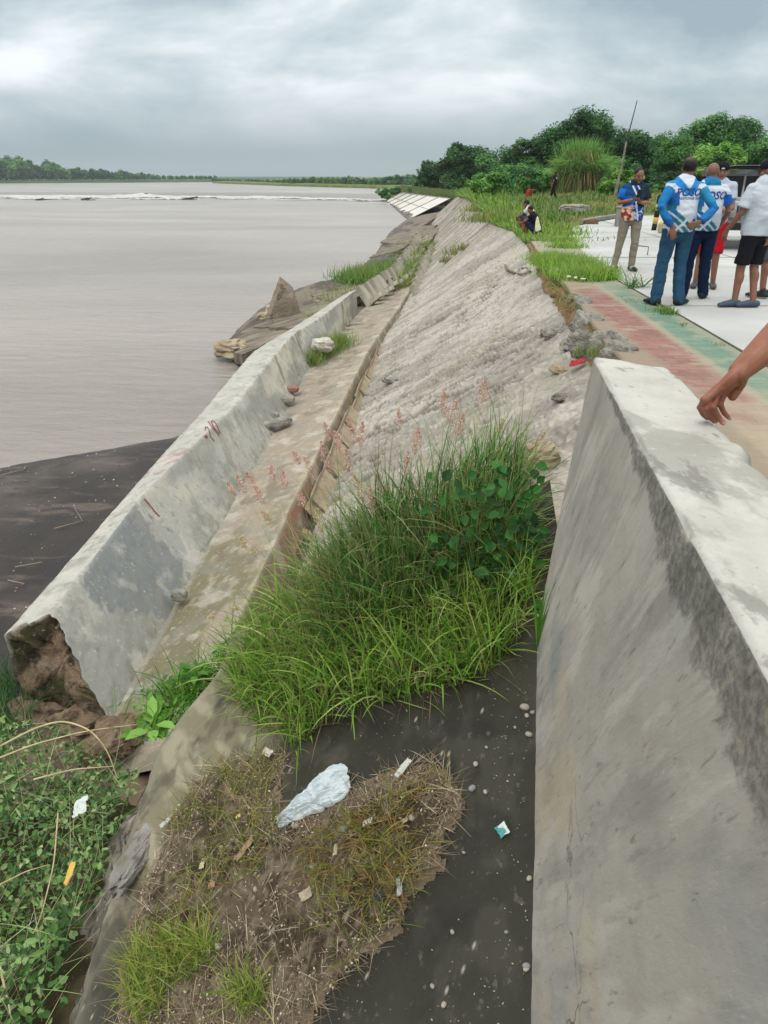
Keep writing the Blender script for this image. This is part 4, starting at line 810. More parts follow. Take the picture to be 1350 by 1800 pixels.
# --- tall grass clump with feathery seed heads
root = empty('tall_grass', (-.1, 3.3, float(zslab(-.1, 3.3))), 'tall dark green grass clump with pink feathery seed heads against the parapet end', 'grass clump')
n = 9000; xy = np.stack([rng.uniform(-.52, .43, n), rng.uniform(3.02, 3.95, n)], 1)
mound = np.clip(1 - ((xy[:, 0] + .03) / .56) ** 2, 0, 1) ** .5 * np.clip(1 - ((xy[:, 1] - 3.5) / .5) ** 2, 0, 1) ** .5 * (1 + 1.0 * fbm(xy[:, 0] * 4, xy[:, 1] * 4, 3, 205)); hb_ = .36 * mound * rng.random(n) ** .7
base = np.stack([xy[:, 0], xy[:, 1], zg(xy[:, 0], xy[:, 1]) - .03 + hb_], 1)
outw = np.arctan2(xy[:, 1] - 3.5, xy[:, 0] + .03); az = outw + rng.normal(0, 1.3, n)
V1 = blades(base, az, rng.uniform(.12, .42, n), np.abs(rng.normal(.35, .45, n)), rng.normal(.7, .8, n), rng.uniform(.004, .010, n), pick(['#38622a', '#477a33', '#5a8f3e', '#6fa04c', '#31582a', '#8aa862', '#9a9c66'], n, .3), 6)
n = 420; xy = np.stack([rng.uniform(-.5, .42, n), rng.uniform(3.1, 3.85, n)], 1); base = np.stack([xy[:, 0], xy[:, 1], zg(xy[:, 0], xy[:, 1])], 1)
V0 = blades(base, rng.uniform(0, 6.28, n), rng.uniform(.5, .95, n), np.abs(rng.normal(.2, .3, n)), rng.normal(.3, .5, n), rng.uniform(.003, .006, n), pick(['#3c6e2f', '#6b8a4a', '#8a8f5a'], n, .2), 7)
n = 1500; xy = np.stack([rng.uniform(-.6, .4, n), rng.uniform(3.0, 3.7, n)], 1); base = np.stack([xy[:, 0], xy[:, 1], zg(xy[:, 0], xy[:, 1])], 1)
V2 = blades(base, rng.uniform(0, 6.28, n), rng.uniform(.3, .8, n), rng.uniform(.1, .9, n), rng.uniform(.2, 1.6, n), rng.uniform(.002, .006, n), pick(['#8a8457', '#b3a880', '#75703f', '#9c8a63'], n, .25), 6)
V_, F_, c_ = joinm([V1[:3], V0[:3], V2[:3]]); mk('blades', V_, F_, BLADE, root, col=c_)
def seed_head(p0, az, L, lean, bend, pinkness, size=1.0):
    b = np.array([p0]); V_, F_, c_, tip = blades(b, az, L, lean, bend, .0035, pick(['#7f8a55', '#8d8460'], 1), 8, roll=.2)
    mid = V_.reshape(-1, 2, 3).mean(1); e = mid[-1]; d = mid[-1] - mid[-2]; d /= np.linalg.norm(d)
    n = int(360 * size); t = rng.random(n) ** .8; side = rv(n); side -= d * (side @ d)[:, None]; hl = .14 * size
    cen = e + d * ((t - .35) * hl)[:, None] + side * (.032 * size * np.sin(np.pi * np.clip(t * .85 + .12, 0, 1)) * rng.random(n) ** .5)[:, None]; cen[:, 2] -= .012 * rng.random(n)
    cols = pick(['#ccab9a', '#c09c8b', '#d9c3b3', '#b88f80'] if pinkness > .5 else ['#cdb99a', '#b8a37c', '#d9cbb0', '#a8906e'], n)
    r_ = rhomb(cen, rv(n), d + .9 * side * .5 + [0, 0, -.3], rng.uniform(.009, .018, n), rng.uniform(.003, .005, n), cols)
    V3, F3, c3 = joinm([(V_, F_, c_), r_]); return mk('seed_head', V3, F3, DRY, root, col=c3)
heads = [(775, 725, 1), (800, 745, 1), (850, 715, 1), (820, 760, 1), (640, 775, 1), (600, 770, 1), (720, 825, 1), (665, 860, 1), (650, 885, 1), (680, 880, .9), (830, 835, .2), (925, 850, .2), (755, 920, .1), (735, 790, 1), (700, 750, 1),
         (590, 800, 1), (560, 815, 1), (540, 840, 1), (520, 830, 1), (500, 870, 1), (480, 860, 1), (455, 890, 1), (420, 870, .8), (405, 880, .7), (440, 865, .8), (570, 780, 1), (625, 870, .4), (560, 930, .2), (545, 960, .2), (600, 1030, .1), (690, 1050, .1), (430, 980, .1), (450, 995, .1), (420, 1090, .1), (380, 1110, .1), (530, 900, .8), (610, 830, 1), (880, 770, .3), (950, 790, .5), (470, 930, .4)]
for (px, py, pk_) in heads:
    Yt = 3.35 + rng.uniform(0, .5) + (.25 if px < 560 else 0); tip = UY(px, py, Yt); bx_ = np.clip(-.05 + (tip[0] + .05) * .55 + rng.normal(0, .06), -.72, .35); b0 = np.array([bx_, 3.25 + rng.normal(0, .1), 0]); b0[2] = zg(b0[0], b0[1])
    dv = tip - b0; hd = math.hypot(dv[0], dv[1]); D = np.linalg.norm(dv); ang = math.atan2(hd, dv[2]); seed_head(b0, math.atan2(dv[1], dv[0]), D * 1.03, max(ang - .25, -.3), .5, pk_, rng.uniform(.75, 1.15))
# --- bright low grass at its foot
poly = [SL(*p)[:2] for p in [(400, 1190), (440, 1120), (500, 1060), (560, 1000), (700, 960), (900, 960), (940, 1040), (900, 1140), (850, 1195), (780, 1215), (700, 1240), (600, 1250), (560, 1290), (520, 1320), (470, 1300), (420, 1240)]]
n = 5400; xy = sampoly(poly, n); dens_ = fbm(xy[:, 0] * 4, xy[:, 1] * 4, 3, 201); xy = xy[dens_ > -.22]; n = len(xy)
base = np.stack([xy[:, 0], xy[:, 1], zslab(xy[:, 0], xy[:, 1])], 1)
V1 = blades(base, rng.normal(-1.7, 1.2, n), rng.uniform(.08, .40, n), np.abs(rng.normal(.3, .5, n)), rng.normal(.9, .7, n), rng.uniform(.004, .014, n), pick(['#6a9c2e', '#7fb03c', '#93bf50', '#55882a', '#a2c063', '#b0bd70', '#5f8a32'], n, .3), 5, tipc='#95a555')
n = 3200; xy = sampoly(poly, n); base = np.stack([xy[:, 0], xy[:, 1], zslab(xy[:, 0], xy[:, 1])], 1)
V2 = blades(base, rng.uniform(0, 6.28, n), rng.uniform(.08, .3, n), rng.uniform(.5, 1.5, n), rng.uniform(.1, .9, n), rng.uniform(.002, .006, n), pick(['#7d6247', '#93805a', '#5e4a33'], n), 4)
V_, F_, c_ = joinm([V1[:3], V2[:3]]); tag(mk('low_grass', V_, F_, BLADE, col=c_), kind='stuff')
# --- trailing strip of grass and leaves along the slab edge, left of the clump
path = np.array([U(500, 1090, -1.1), U(440, 1140, -1.15), U(400, 1190, -1.25), U(350, 1220, -1.3), U(310, 1240, -1.35), U(285, 1262, -1.4)])
n = 1500; t = rng.random(n) * (len(path) - 1); i0 = t.astype(int); p = path[i0] * (1 - (t - i0))[:, None] + path[np.minimum(i0 + 1, 5)] * (t - i0)[:, None]; p += rng.normal(0, 1, (n, 3)) * [.10, .10, .03]
V1 = blades(p, rng.uniform(0, 6.28, n), rng.uniform(.06, .28, n), rng.uniform(.3, 1.3, n), rng.uniform(.2, 1.2, n), rng.uniform(.004, .009, n), pick(['#4b7a25', '#6f9d33', '#5c8a26', '#3c6a22'], n), 5)
n = 500; t = rng.random(n) * 5; i0 = t.astype(int); p = path[i0] * (1 - (t - i0))[:, None] + path[np.minimum(i0 + 1, 5)] * (t - i0)[:, None]; p += rng.normal(0, 1, (n, 3)) * [.09, .09, .03] + [0, 0, .05]
V2 = leaves(p, rv(n) * .5 + [0, -.3, 1], rv(n), rng.uniform(.03, .06, n), rng.uniform(.015, .03, n), pick(['#4f7f2c', '#3d6d28', '#6d9a3c'], n)); V_, F_, c_ = joinm([V1[:3], V2]); tag(mk('trailing_weeds', V_, F_, BLADE, col=c_), kind='stuff')
def rosette(name, c0, n, L, W, cols, label, cat='weed', stem=.1, parent_leafname='leaf_cluster'):
    r = empty(name, c0, label, cat); az = rng.uniform(0, 6.28, n); el = rng.uniform(.15, 1.1, n); h = rng.uniform(0, stem, n)
    cen = np.array(c0) + np.stack([np.cos(az) * .2 * L, np.sin(az) * .2 * L, h], 1); dr = np.stack([np.cos(az) * np.cos(el * .6), np.sin(az) * np.cos(el * .6), np.sin(el * .6)], 1); nr = np.cross(np.cross(dr, [[0, 0, 1.]] * n), dr)
    V_, F_, c_ = leaves(cen, nr, dr, rng.uniform(.6, 1.1, n) * L, rng.uniform(.8, 1.1, n) * W, pick(cols, n, .12)); mk(parent_leafname, V_, F_, LEAF, r, col=c_)
    MB().tube([np.array(c0) - [0, 0, .03], np.array(c0) + [0, 0, stem * .5], np.array(c0) + [0.01, 0, stem]], [.006, .005, .003], 6).obj('stem', STEM, r); return r
STEM = M('green_stem', '#5d7a35', bump=0)
rosette('broadleaf_weed', U(272, 1292, -1.38), 16, .16, .075, ['#7fae4a', '#6f9e3f', '#8cb95a'], 'bright green broad leaved weed on the broken corner of the slab', stem=.10)
rosette('broadleaf_weed', U(345, 1205, -1.25), 22, .10, .05, ['#4f7f2c', '#5f8f38'], 'darker small leaved weed in the trailing strip right of the bright one', stem=.12)
rosette('broadleaf_weed', U(250, 1300, -1.48), 10, .11, .05, ['#6f9e3f', '#86b350'], 'small pale weed just left of the bright broad leaved weed', stem=.05)
# creeper beside the wall
r = empty('leafy_creeper', (.4, 3.0, -.4), 'dark round leaved creeper climbing beside the end of the parapet', 'creeper')
n = 230; cen = np.stack([.31 + .15 * rng.normal(0, 1, n), 3.05 + .1 * rng.normal(0, 1, n), -.02 + .17 * rng.normal(0, 1, n)], 1); cen[:, 0] = np.minimum(cen[:, 0], .46); cen[:, 2] = np.clip(cen[:, 2], -.4, .32)
V_, F_, c_ = leaves(cen, rv(n) * .45 + [-.2, -.8, .6], rv(n), rng.uniform(.035, .065, n), rng.uniform(.03, .055, n), pick(['#2a5522', '#33652a', '#3f7431', '#21461c'], n)); mk('leaf_cluster', V_, F_, LEAF, r, col=c_)
mb = MB()
for i in range(14): a = np.array([rng.uniform(.05, .42), 3.08, -.45]); b_ = a + [rng.uniform(-.1, .12), -.02, rng.uniform(.3, .65)]; mb.tube([a, (a + b_) / 2 + rng.normal(0, .03, 3), b_], .0035, 5)
mb.obj('stem', STEM, r)
r = empty('wall_weed', (.47, 2.62, -.1), 'small light weed with few pointed leaves against the parapet face', 'weed'); V_, F_, c_, _ = blades(np.tile([.455, 2.6, -.28], (9, 1)), rng.uniform(2.4, 5.2, 9), rng.uniform(.25, .5, 9), .15, .5, .014, pick(['#6fa043', '#5a8c38'], 9), 6); mk('leaf_cluster', V_, F_, BLADE, r, col=c_)

# --- soil and litter patch lying on the slab
SP = [SL(*p)[:2] for p in [(548, 1815), (575, 1760), (640, 1690), (700, 1640), (705, 1575), (765, 1535), (775, 1480), (800, 1440), (812, 1420), (795, 1375), (760, 1340), (700, 1355), (610, 1395), (560, 1425), (500, 1445), (470, 1385), (520, 1340), (470, 1320), (400, 1340), (350, 1365), (330, 1400), (300, 1440), (270, 1520), (238, 1600), (215, 1700), (205, 1830)]]
def sdist(x, y, poly):
    d = np.full(x.shape, 9.); n = len(poly)
    for i in range(n):
        a = np.array(poly[i]); b_ = np.array(poly[(i + 1) % n]); ab = b_ - a; t = np.clip(((x - a[0]) * ab[0] + (y - a[1]) * ab[1]) / (ab @ ab), 0, 1); d = np.minimum(d, np.hypot(x - a[0] - t * ab[0], y - a[1] - t * ab[1]))
    return np.where(inpoly(x, y, poly), d, -d)
gx = np.arange(-1.5, .35, .0085); gy = np.arange(1.2, 3.1, .0085); X, Y = np.meshgrid(gx, gy)
sd = sdist(X, Y, SP) + .16 * fbm(X * 7, Y * 7, 6, 301, .7) + .015 * fbm(X * 40, Y * 40, 2, 302)
H = .026 * sst(0, .16, sd) * (1 + 1.2 * fbm(X * 5, Y * 5, 4, 303)) + .022 * fbm(X * 26, Y * 26, 3, 304) * sst(0, .05, sd) + .006 * sst(0, .015, sd) + .014 * sst(.62, .8, vn(X * 45, Y * 45, 305)) * (sd > 0)
Z = zslab(X, Y) + H - .008 * (sd <= 0); f = grid(len(gx), len(gy)); keep = (sd.ravel()[f] > -.004).all(1) & ((X - np.interp(Y, gy, np.full(len(gy), -1.43))).ravel()[f] > 0).all(1); f = f[keep]
n1_ = fbm(X * 6, Y * 6, 4, 306) + .5; n2_ = fbm(X * 34, Y * 34, 3, 307) + .5; c = np.tile(C('#685c4c'), (*X.shape, 1)); c = mixc(c, '#443a2e', sst(.45, .62, n1_) * .8); c = mixc(c, '#9a8b77', sst(.53, .68, n2_) * .55); c = mixc(c, '#8d7d69', sst(.10, .0, sd) * .7)
sp = rng.random(X.shape) > .988; c[sp] = C('#aca18d'); sp = rng.random(X.shape) > .985; c[sp] = C('#241c13')
used, inv = np.unique(f, return_inverse=True); m_soil = M('litter_soil', None, attr=True, rough=.95, spec=.1, bump=1, bscale=70, bdist=.02, layers=[('#93826a', 60, .62, .7, .6), ('#261d13', 45, .60, .7, .6)])
tag(mk('soil_patch', np.stack([X, Y, Z], -1).reshape(-1, 3)[used], inv.reshape(f.shape), m_soil, col=c.reshape(-1, 3)[used]), kind='structure')
def onslab(n, poly=None, inner=.02):
    q = sampoly(poly or SP, int(n * 1.5)); q = q[sdist(q[:, 0], q[:, 1], SP) > inner][:n]; return np.stack([q[:, 0], q[:, 1], zslab(q[:, 0], q[:, 1]) + .03], 1)
# dry flattened stalks and fibres
b = onslab(7600, inner=-.09); n = len(b); V1 = blades(b, rng.normal(.6, 1.3, n), rng.uniform(.03, .15, n), rng.uniform(1.0, 1.7, n), rng.uniform(-.4, .8, n), rng.uniform(.0015, .004, n), pick(['#8f8068', '#a69a80', '#74634f', '#bbaf96', '#83735f', '#574a3b', '#9c8d76'], n, .3), 4)
b = onslab(2600); n0 = fbm(b[:, 0] * 3, b[:, 1] * 3, 3, 310); b = b[n0 > -.02]; n = len(b)
V2 = blades(b, rng.uniform(0, 6.28, n), rng.uniform(.06, .17, n), rng.uniform(.3, 1.4, n), rng.uniform(.1, 1.0, n), rng.uniform(.003, .006, n), pick(['#7e8440', '#6b7a35', '#948a4c', '#a39257', '#5d7430'], n), 4)
gp = [SL(*p)[:2] for p in [(215, 1810), (225, 1690), (330, 1640), (430, 1700), (500, 1810)]]; q = sampoly(gp, 3200); q = q[fbm(q[:, 0] * 6, q[:, 1] * 6, 3, 333) > .0]; q = q[np.arange(1500) % len(q)]; b = np.stack([q[:, 0], q[:, 1], zslab(q[:, 0], q[:, 1]) + .03], 1)
V3 = blades(b, rng.uniform(0, 6.28, 1500), rng.uniform(.06, .17, 1500), rng.uniform(.2, 1.2, 1500), rng.uniform(.2, 1.2, 1500), rng.uniform(.003, .007, 1500), pick(['#7d9440', '#94a34f', '#a6a25f', '#647d32'], 1500), 4)
gp = [SL(*p)[:2] for p in [(640, 1420), (760, 1370), (730, 1420), (720, 1480), (720, 1580), (640, 1600), (540, 1560), (520, 1480)]]; q = sampoly(gp, 900); b = np.stack([q[:, 0], q[:, 1], zslab(q[:, 0], q[:, 1]) + .03], 1)
V4 = blades(b, rng.normal(-1.2, .9, 900), rng.uniform(.07, .17, 900), rng.uniform(.4, 1.3, 900), rng.uniform(.2, 1.0, 900), rng.uniform(.003, .006, 900), pick(['#8a8b48', '#97804a', '#a8925c', '#748239', '#8b6a3d'], 900), 4)
V_, F_, c_ = joinm([V1[:3], V2[:3], V3[:3], V4[:3]]); tag(mk('dry_grass', V_, F_, DRY, col=c_), kind='stuff')
# crumbs and grit
b = onslab(2600, inner=-.005); n = len(b); V1 = rhomb(b + [0, 0, .008], rv(n) * .6 + [0, 0, 1], rv(n), rng.uniform(.004, .016, n), rng.uniform(.003, .010, n), pick(['#b5a78f', '#8f7e66', '#cfc5b0', '#6b5a46'], n))
q = np.stack([rng.uniform(-.3, .40, 900), rng.uniform(1.3, 3.0, 900)], 1); q = q[q[:, 0] < .33 + (q[:, 1] - 1.4) * .08]; q = q[(rng.random(len(q)) < np.clip(.25 + 5 * fbm(q[:, 0] * 4, q[:, 1] * 4, 3, 777), .06, 1)) | (q[:, 0] > .26)]; b = np.stack([q[:, 0], q[:, 1], zslab(q[:, 0], q[:, 1]) + .01], 1); n = len(b); V2 = rhomb(b, rv(n) * .3 + [0, 0, 1], rv(n), rng.uniform(.003, .010, n), rng.uniform(.002, .006, n), pick(['#a8a290', '#c2bdae', '#7c7663'], n))
V_, F_, c_ = joinm([V1, V2]); tag(mk('grit', V_, F_, DRY, col=c_), kind='stuff')
q = np.stack([rng.uniform(-9, -3.9, 2600), rng.uniform(6, 14, 2600)], 1); b = np.stack([q[:, 0], q[:, 1], zshore(q[:, 0], q[:, 1]) + .01], 1); b = b[(b[:, 0] - ix(b[:, 1], SHORE)) > .25][:450]; n = len(b)
V_, F_, c_ = rhomb(b, rv(n) * .3 + [0, 0, 1], rv(n), rng.uniform(.01, .05, n) ** 1.0, rng.uniform(.01, .03, n), pick(['#a39a8b', '#7d7468', '#c2bbaf', '#5c544a'], n)); tag(mk('shore_gravel', V_, F_, DRY, col=c_), kind='stuff')
for i, (pa, lb) in enumerate([([(105, 955), (150, 942), (135, 915)], 'thin forked twig on the dark shore left of the beam'), ([(22, 1052), (50, 1060)], 'short pale stick on the dark shore at far left'), ([(35, 1028), (80, 1020)], 'pale stick on the dark shore above the short one'), ([(5, 848), (45, 838), (48, 824)], 'dark driftwood twig at the water line at far left')]):
    pts = [U(*p, -3.1) for p in pa]; pts = [np.array([p[0], p[1], float(zshore(np.array([p[0]]), np.array([p[1]]))[0]) + .03]) for p in pts]; tag(MB().tube(pts, [.008, .006, .004][:len(pts)], 6).obj('twig', M('twig_wood', '#8a7d6b', bump=0)), lb, 'twig')
# pebbles, each its own
m_peb = [M('pebble_' + h[1:], [20, (.3, h), (.7, h2)], bump=.3, bscale=60, bdist=.002, rough=.7) for h, h2 in (('#8f887a', '#a29b8c'), ('#7d7f7e', '#8f9291'), ('#aba494', '#978c78'))]
pebs = [(520, 1463, .05), (606, 1470, .055), (723, 1451, .042), (615, 1461, .04), (830, 1388, .045), (853, 1394, .028), (922, 1246, .055), (936, 1254, .03), (926, 1260, .03), (929, 1293, .04), (552, 1535, .05), (360, 1525, .045), (390, 1500, .03), (545, 1585, .05), (836, 1345, .035), (855, 1315, .02), (600, 1470, .045), (350, 1680, .05), (385, 1675, .045), (925, 1700, .035), (780, 1768, .03), (760, 1735, .025), (890, 1640, .02), (930, 1546, .03), (795, 1640, .025), (620, 1480, .03), (655, 1520, .035), (450, 1575, .035), (410, 1487, .03), (925, 1705, .03), (905, 1280, .02), (815, 1500, .02)]
for i, (px, py, r_) in enumerate(pebs):
    q_ = SL(px, py); up_ = .035 if sdist(np.array([q_[0]]), np.array([q_[1]]), SP)[0] > 0 else .002
    o = lump('pebble', q_ + [0, 0, up_ + r_ * .12], (r_ * .72, r_ * .55, r_ * .42), 400 + i, m_peb[i % 3], rotz(i), nu=14, nv_=10, rough_=.25, boxy=.2); o.data.polygons.foreach_set('use_smooth', np.ones(len(o.data.polygons), bool)); tag(o, 'small rounded pebble lying on the dark slab and its litter', 'pebble', 'pebbles scattered on the slab')
# --- vines covering the ground below the slab, lower left
def veg_z(x, y): return -2.28 + .16 * fbm(x * 2.2, y * 2.2, 4, 320) * 2 - .10 * (y - 2) + .28 * sst(-2.3, -1.65, x) * sst(3.6, 2.0, y)
vp = [(-1.56, -.2), (-1.60, 1.2), (-1.64, 2.1), (-1.76, 2.6), (-1.86, 3.1), (-1.96, 3.6), (-2.1, 3.95), (-2.6, 4.1), (-3.3, 4.4), (-4.5, 4.6), (-5.5, 3), (-4.5, -.2)]
n = 19000; q = sampoly(vp, n); z = veg_z(q[:, 0], q[:, 1]); lay = rng.random(n) ** .6; cen = np.stack([q[:, 0] + rng.normal(0, .03, n), q[:, 1], z + .02 + .22 * lay * (1 + fbm(q[:, 0] * 3, q[:, 1] * 3, 3, 322))], 1)
pal = ['#446a36', '#577f43', '#6b9350', '#83a563', '#9cb57a', '#3a5c2f']
V1 = leaves(cen, rv(n) * .65 + [0.1, -.2, .9], rv(n), rng.uniform(.020, .052, n) * rng.choice([1, 1, 1, 1.6], n), rng.uniform(.012, .034, n) * 1.1, pick(pal, n, .25))
n = 5200; q = sampoly(vp, n); z = veg_z(q[:, 0], q[:, 1]); b = np.stack([q[:, 0], q[:, 1], z + rng.uniform(.02, .2, n)], 1)
V2 = blades(b, rng.uniform(0, 6.28, n), rng.uniform(.12, .5, n), rng.uniform(.3, 1.5, n), rng.uniform(-.8, 1.2, n), rng.uniform(.002, .0055, n), pick(['#9cb070', '#b5b18a', '#85795a', '#c5c09e', '#6f8348', '#86a55a'], n, .25), 6)
V_, F_, c_ = joinm([V1, V2[:3]]); tag(mk('creeping_vines', V_, F_, LEAF, col=c_), kind='stuff')
gxx = np.linspace(-6, -1.55, 90); gyy = np.linspace(-.6, 4.7, 110); X, Y = np.meshgrid(gxx, gyy); Zv = veg_z(X, Y) - .05 - .5 * sst(3.7, 4.6, Y) * 1.0 - .5 * sst(-3, -5, X); c = np.tile(C('#3c3626'), (*X.shape, 1)); c = mixc(c, '#5c5340', sst(.45, .62, fbm(X * 4, Y * 4, 4, 325) + .5)); c = mixc(c, '#2e3a1e', sst(.5, .6, fbm(X * 3 + 3, Y * 3, 4, 326) + .5) * .7)
tag(mk('undergrowth_soil', np.stack([X, Y, Zv], -1), grid(90, 110), m_soil, col=c.reshape(-1, 3)), kind='structure')
# long grass far below at the left edge
q = sampoly([(-4.6, 4.2), (-3.55, 4.3), (-3.35, 4.9), (-3.8, 5.5), (-5.2, 5.2)], 1800); b = np.stack([q[:, 0], q[:, 1], np.full(1800, -3.05)], 1)
V1 = blades(b, rng.uniform(0, 6.28, 1800), rng.uniform(.3, .8, 1800), rng.uniform(.1, .9, 1800), rng.uniform(.2, 1.3, 1800), rng.uniform(.006, .012, 1800), pick(['#3c6a30', '#4d7d3e', '#2f5527'], 1800), 5); tag(mk('shore_grass', V1[0], V1[1], BLADE, col=V1[2]), kind='stuff')
# dry arching stems over the vines
m_dry = M('dry_stem', [8, (.4, '#a89775'), (.6, '#c2b18e')], bump=0)
def stem(pts3, r_, lb):
    pts3 = np.array(pts3); t = np.linspace(0, 1, len(pts3)); tt = np.linspace(0, 1, 30); pp = np.stack([np.interp(tt, t, pts3[:, k]) for k in range(3)], 1)
    for _ in range(6): pp[1:-1] = (pp[:-2] + pp[2:]) / 2 * .5 + pp[1:-1] * .5
    tag(MB().tube(pp, [r_ * (1 - .6 * a) for a in tt], 6).obj('dry_stem', m_dry), lb, 'dry stem')
stem([U(0, 1312, -2.1), U(60, 1280, -1.9), U(110, 1265, -1.8), U(160, 1282, -1.75), U(190, 1320, -1.85), U(205, 1365, -2.0)], .008, 'pale dry stem arching highest over the vines below the beam')
stem([U(-20, 1340, -2.1), U(60, 1308, -1.95), U(150, 1285, -1.75), U(245, 1273, -1.5)], .007, 'long pale dry stem running from the left edge toward the bright weed')
stem([U(60, 1370, -2.05), U(130, 1352, -1.95), U(200, 1347, -1.85)], .006, 'short pale dry twig lying level on top of the vines')
stem([U(102, 1430, -2.0), U(95, 1520, -2.0), U(70, 1620, -2.0), U(30, 1690, -2.0)], .005, 'thin pale stem hanging down through the middle of the vines')
stem([U(0, 1555, -2.0), U(45, 1532, -1.95), U(85, 1520, -1.95)], .005, 'thin pale twig sticking out level at the left edge of the vines')
stem([U(0, 1700, -1.9), U(12, 1750, -1.9), U(22, 1800, -1.9)], .007, 'pale stem at the lower left corner of the vines')
# --- tufts: channel, apron, slope, pavement
def tuft(name, pts, n, L, cols, label, wd=.012, lean=(.05, .9), kind=None, cat='grass tuft', bend=(.2, 1.2), seg=4, zs=None):
    cs = np.array(pts)[rng.integers(0, len(pts), n)]; b = cs[:, :3] + rng.normal(0, 1, (n, 3)) * [*(cs[:, 3:4].T * 1).tolist() * 1, ] if False else cs[:, :3] + np.concatenate([rng.normal(0, 1, (n, 2)) * cs[:, 3:4], np.zeros((n, 1))], 1)
    if zs is not None: b[:, 2] = zs(b[:, 0], b[:, 1]) - .02
    V_, F_, c_, _ = blades(b, rng.uniform(0, 6.28, n), rng.uniform(.4, 1, n) * L, rng.uniform(*lean, n), rng.uniform(*bend, n), rng.uniform(.6, 1.2, n) * wd, pick(cols, n), seg, tipc='#98a05c'); o = mk(name, V_, F_, BLADE, col=c_)
    return tag(o, label, cat) if kind is None else tag(o, kind=kind)
G1 = ['#4d7a2a', '#5f8b34', '#78994a', '#3d6a26']; G2 = ['#6d7c3c', '#87904c', '#a09a5a', '#55702f']; G3 = ['#6c9a30', '#7fae3c', '#94b94e', '#5c8a2a']
def w4(px, py, z, s): p = U(px, py, z); return [*p, s]
tuft('grass_tuft', [w4(548, 640, -2.68, .14), w4(560, 625, -2.66, .2), w4(575, 620, -2.62, .2), w4(590, 612, -2.6, .2), w4(600, 605, -2.58, .18)], 1600, .5, G1[:3] + G2[:2], 'green grass tuft around the white rock in the channel', .014)
tuft('grass_tuft', [w4(625, 492, -2.75, .5), w4(650, 490, -2.7, .7), w4(670, 484, -2.65, .7), w4(640, 498, -2.7, .5), w4(690, 476, -2.6, .5)], 2600, .8, G1, 'bushy dark green tuft on the broken slabs by the water', .035)
tuft('grass_tuft', [w4(560, 560, -2.7, .2), w4(600, 528, -2.6, .8), w4(630, 512, -2.6, .7)], 900, .35, G2, 'low yellowish grass on the broken slab below the bushy dark tuft', .02)
tuft('grass_tuft', [w4(718, 505, -2.6, .3), w4(725, 492, -2.6, .5), w4(735, 478, -2.5, .6), w4(742, 462, -2.4, .7), w4(748, 448, -2.35, .8), w4(755, 432, -2.3, .8)], 2600, .48, G2 + G1[:2], 'yellow green grass growing between the two rows of broken segments', .03)
q1, q2, q3 = onbank(785, 462), onbank(800, 448), onbank(815, 440)
tuft('grass_tuft', [[*q1, .18], [*q2, .25], [*q3, .2]], 420, .45, G2, 'small olive tuft alone on the middle of the sandy slope', .025)
q1, q2 = onbank(845, 372), onbank(868, 385); tuft('grass_tuft', [[*q1, .5], [*q2, .5]], 900, .6, G2, 'drooping olive grass on the upper slope under the seated pair', .03)
tuft('grass_tuft', [[1.55, 7.4, -.12, .12], [1.6, 8.2, -.12, .1]], 200, .16, ['#6d7c3c', '#55702f'], 'small mossy grass tuft between the rubble blocks', .012)
tuft('grass_tuft', [w4(1030, 476, 0, .12), w4(1000, 470, 0, .28), w4(1010, 466, 0, .25), w4(985, 464, 0, .22), w4(1035, 484, 0, .2), w4(1055, 490, 0, .12), w4(1010, 488, 0, .2), w4(970, 458, 0, .2), w4(1030, 492, 0, .15), w4(960, 466, -.05, .12)], 9000, .26, G3, 'thick bright green grass patch growing over the walkway near the man with a phone', .014)
tuft('grass_tuft', [w4(990, 412, 0, .3), w4(990, 425, 0, .25), w4(985, 402, 0, .3), w4(995, 435, 0, .2)], 2600, .18, G3[:3] + G2[:1], 'smaller green grass patch on the walkway behind the thick one', .018)
tuft('spiky_weed', [w4(1112, 507, 0, .05), w4(1125, 505, 0, .04)], 60, .45, ['#4d7a3a', '#3d6a36', '#6c8f50'], 'spiky dark weed at the seam of the walkway and the road', .02, lean=(.5, 1.2), cat='weed')
tuft('grass_tuft', [w4(1165, 547, 0, .07), w4(1175, 553, 0, .06)], 220, .13, G1, 'tiny tuft in the seam at the feet of the man in the hooded jersey', .01)
tuft('grass_tuft', [w4(1120, 530, 0, .12), w4(1200, 572, 0, .05), w4(1270, 607, 0, .05)], 90, .06, G2, None, .008, kind='stuff')
tuft('slope_edge_grass', [[1.9 + .02 * i, 10.2 + .5 * i, -.12, .07] for i in range(14)], 1500, .26, G2 + ['#8a7a4a'], None, .014, lean=(.6, 1.9), kind='stuff')
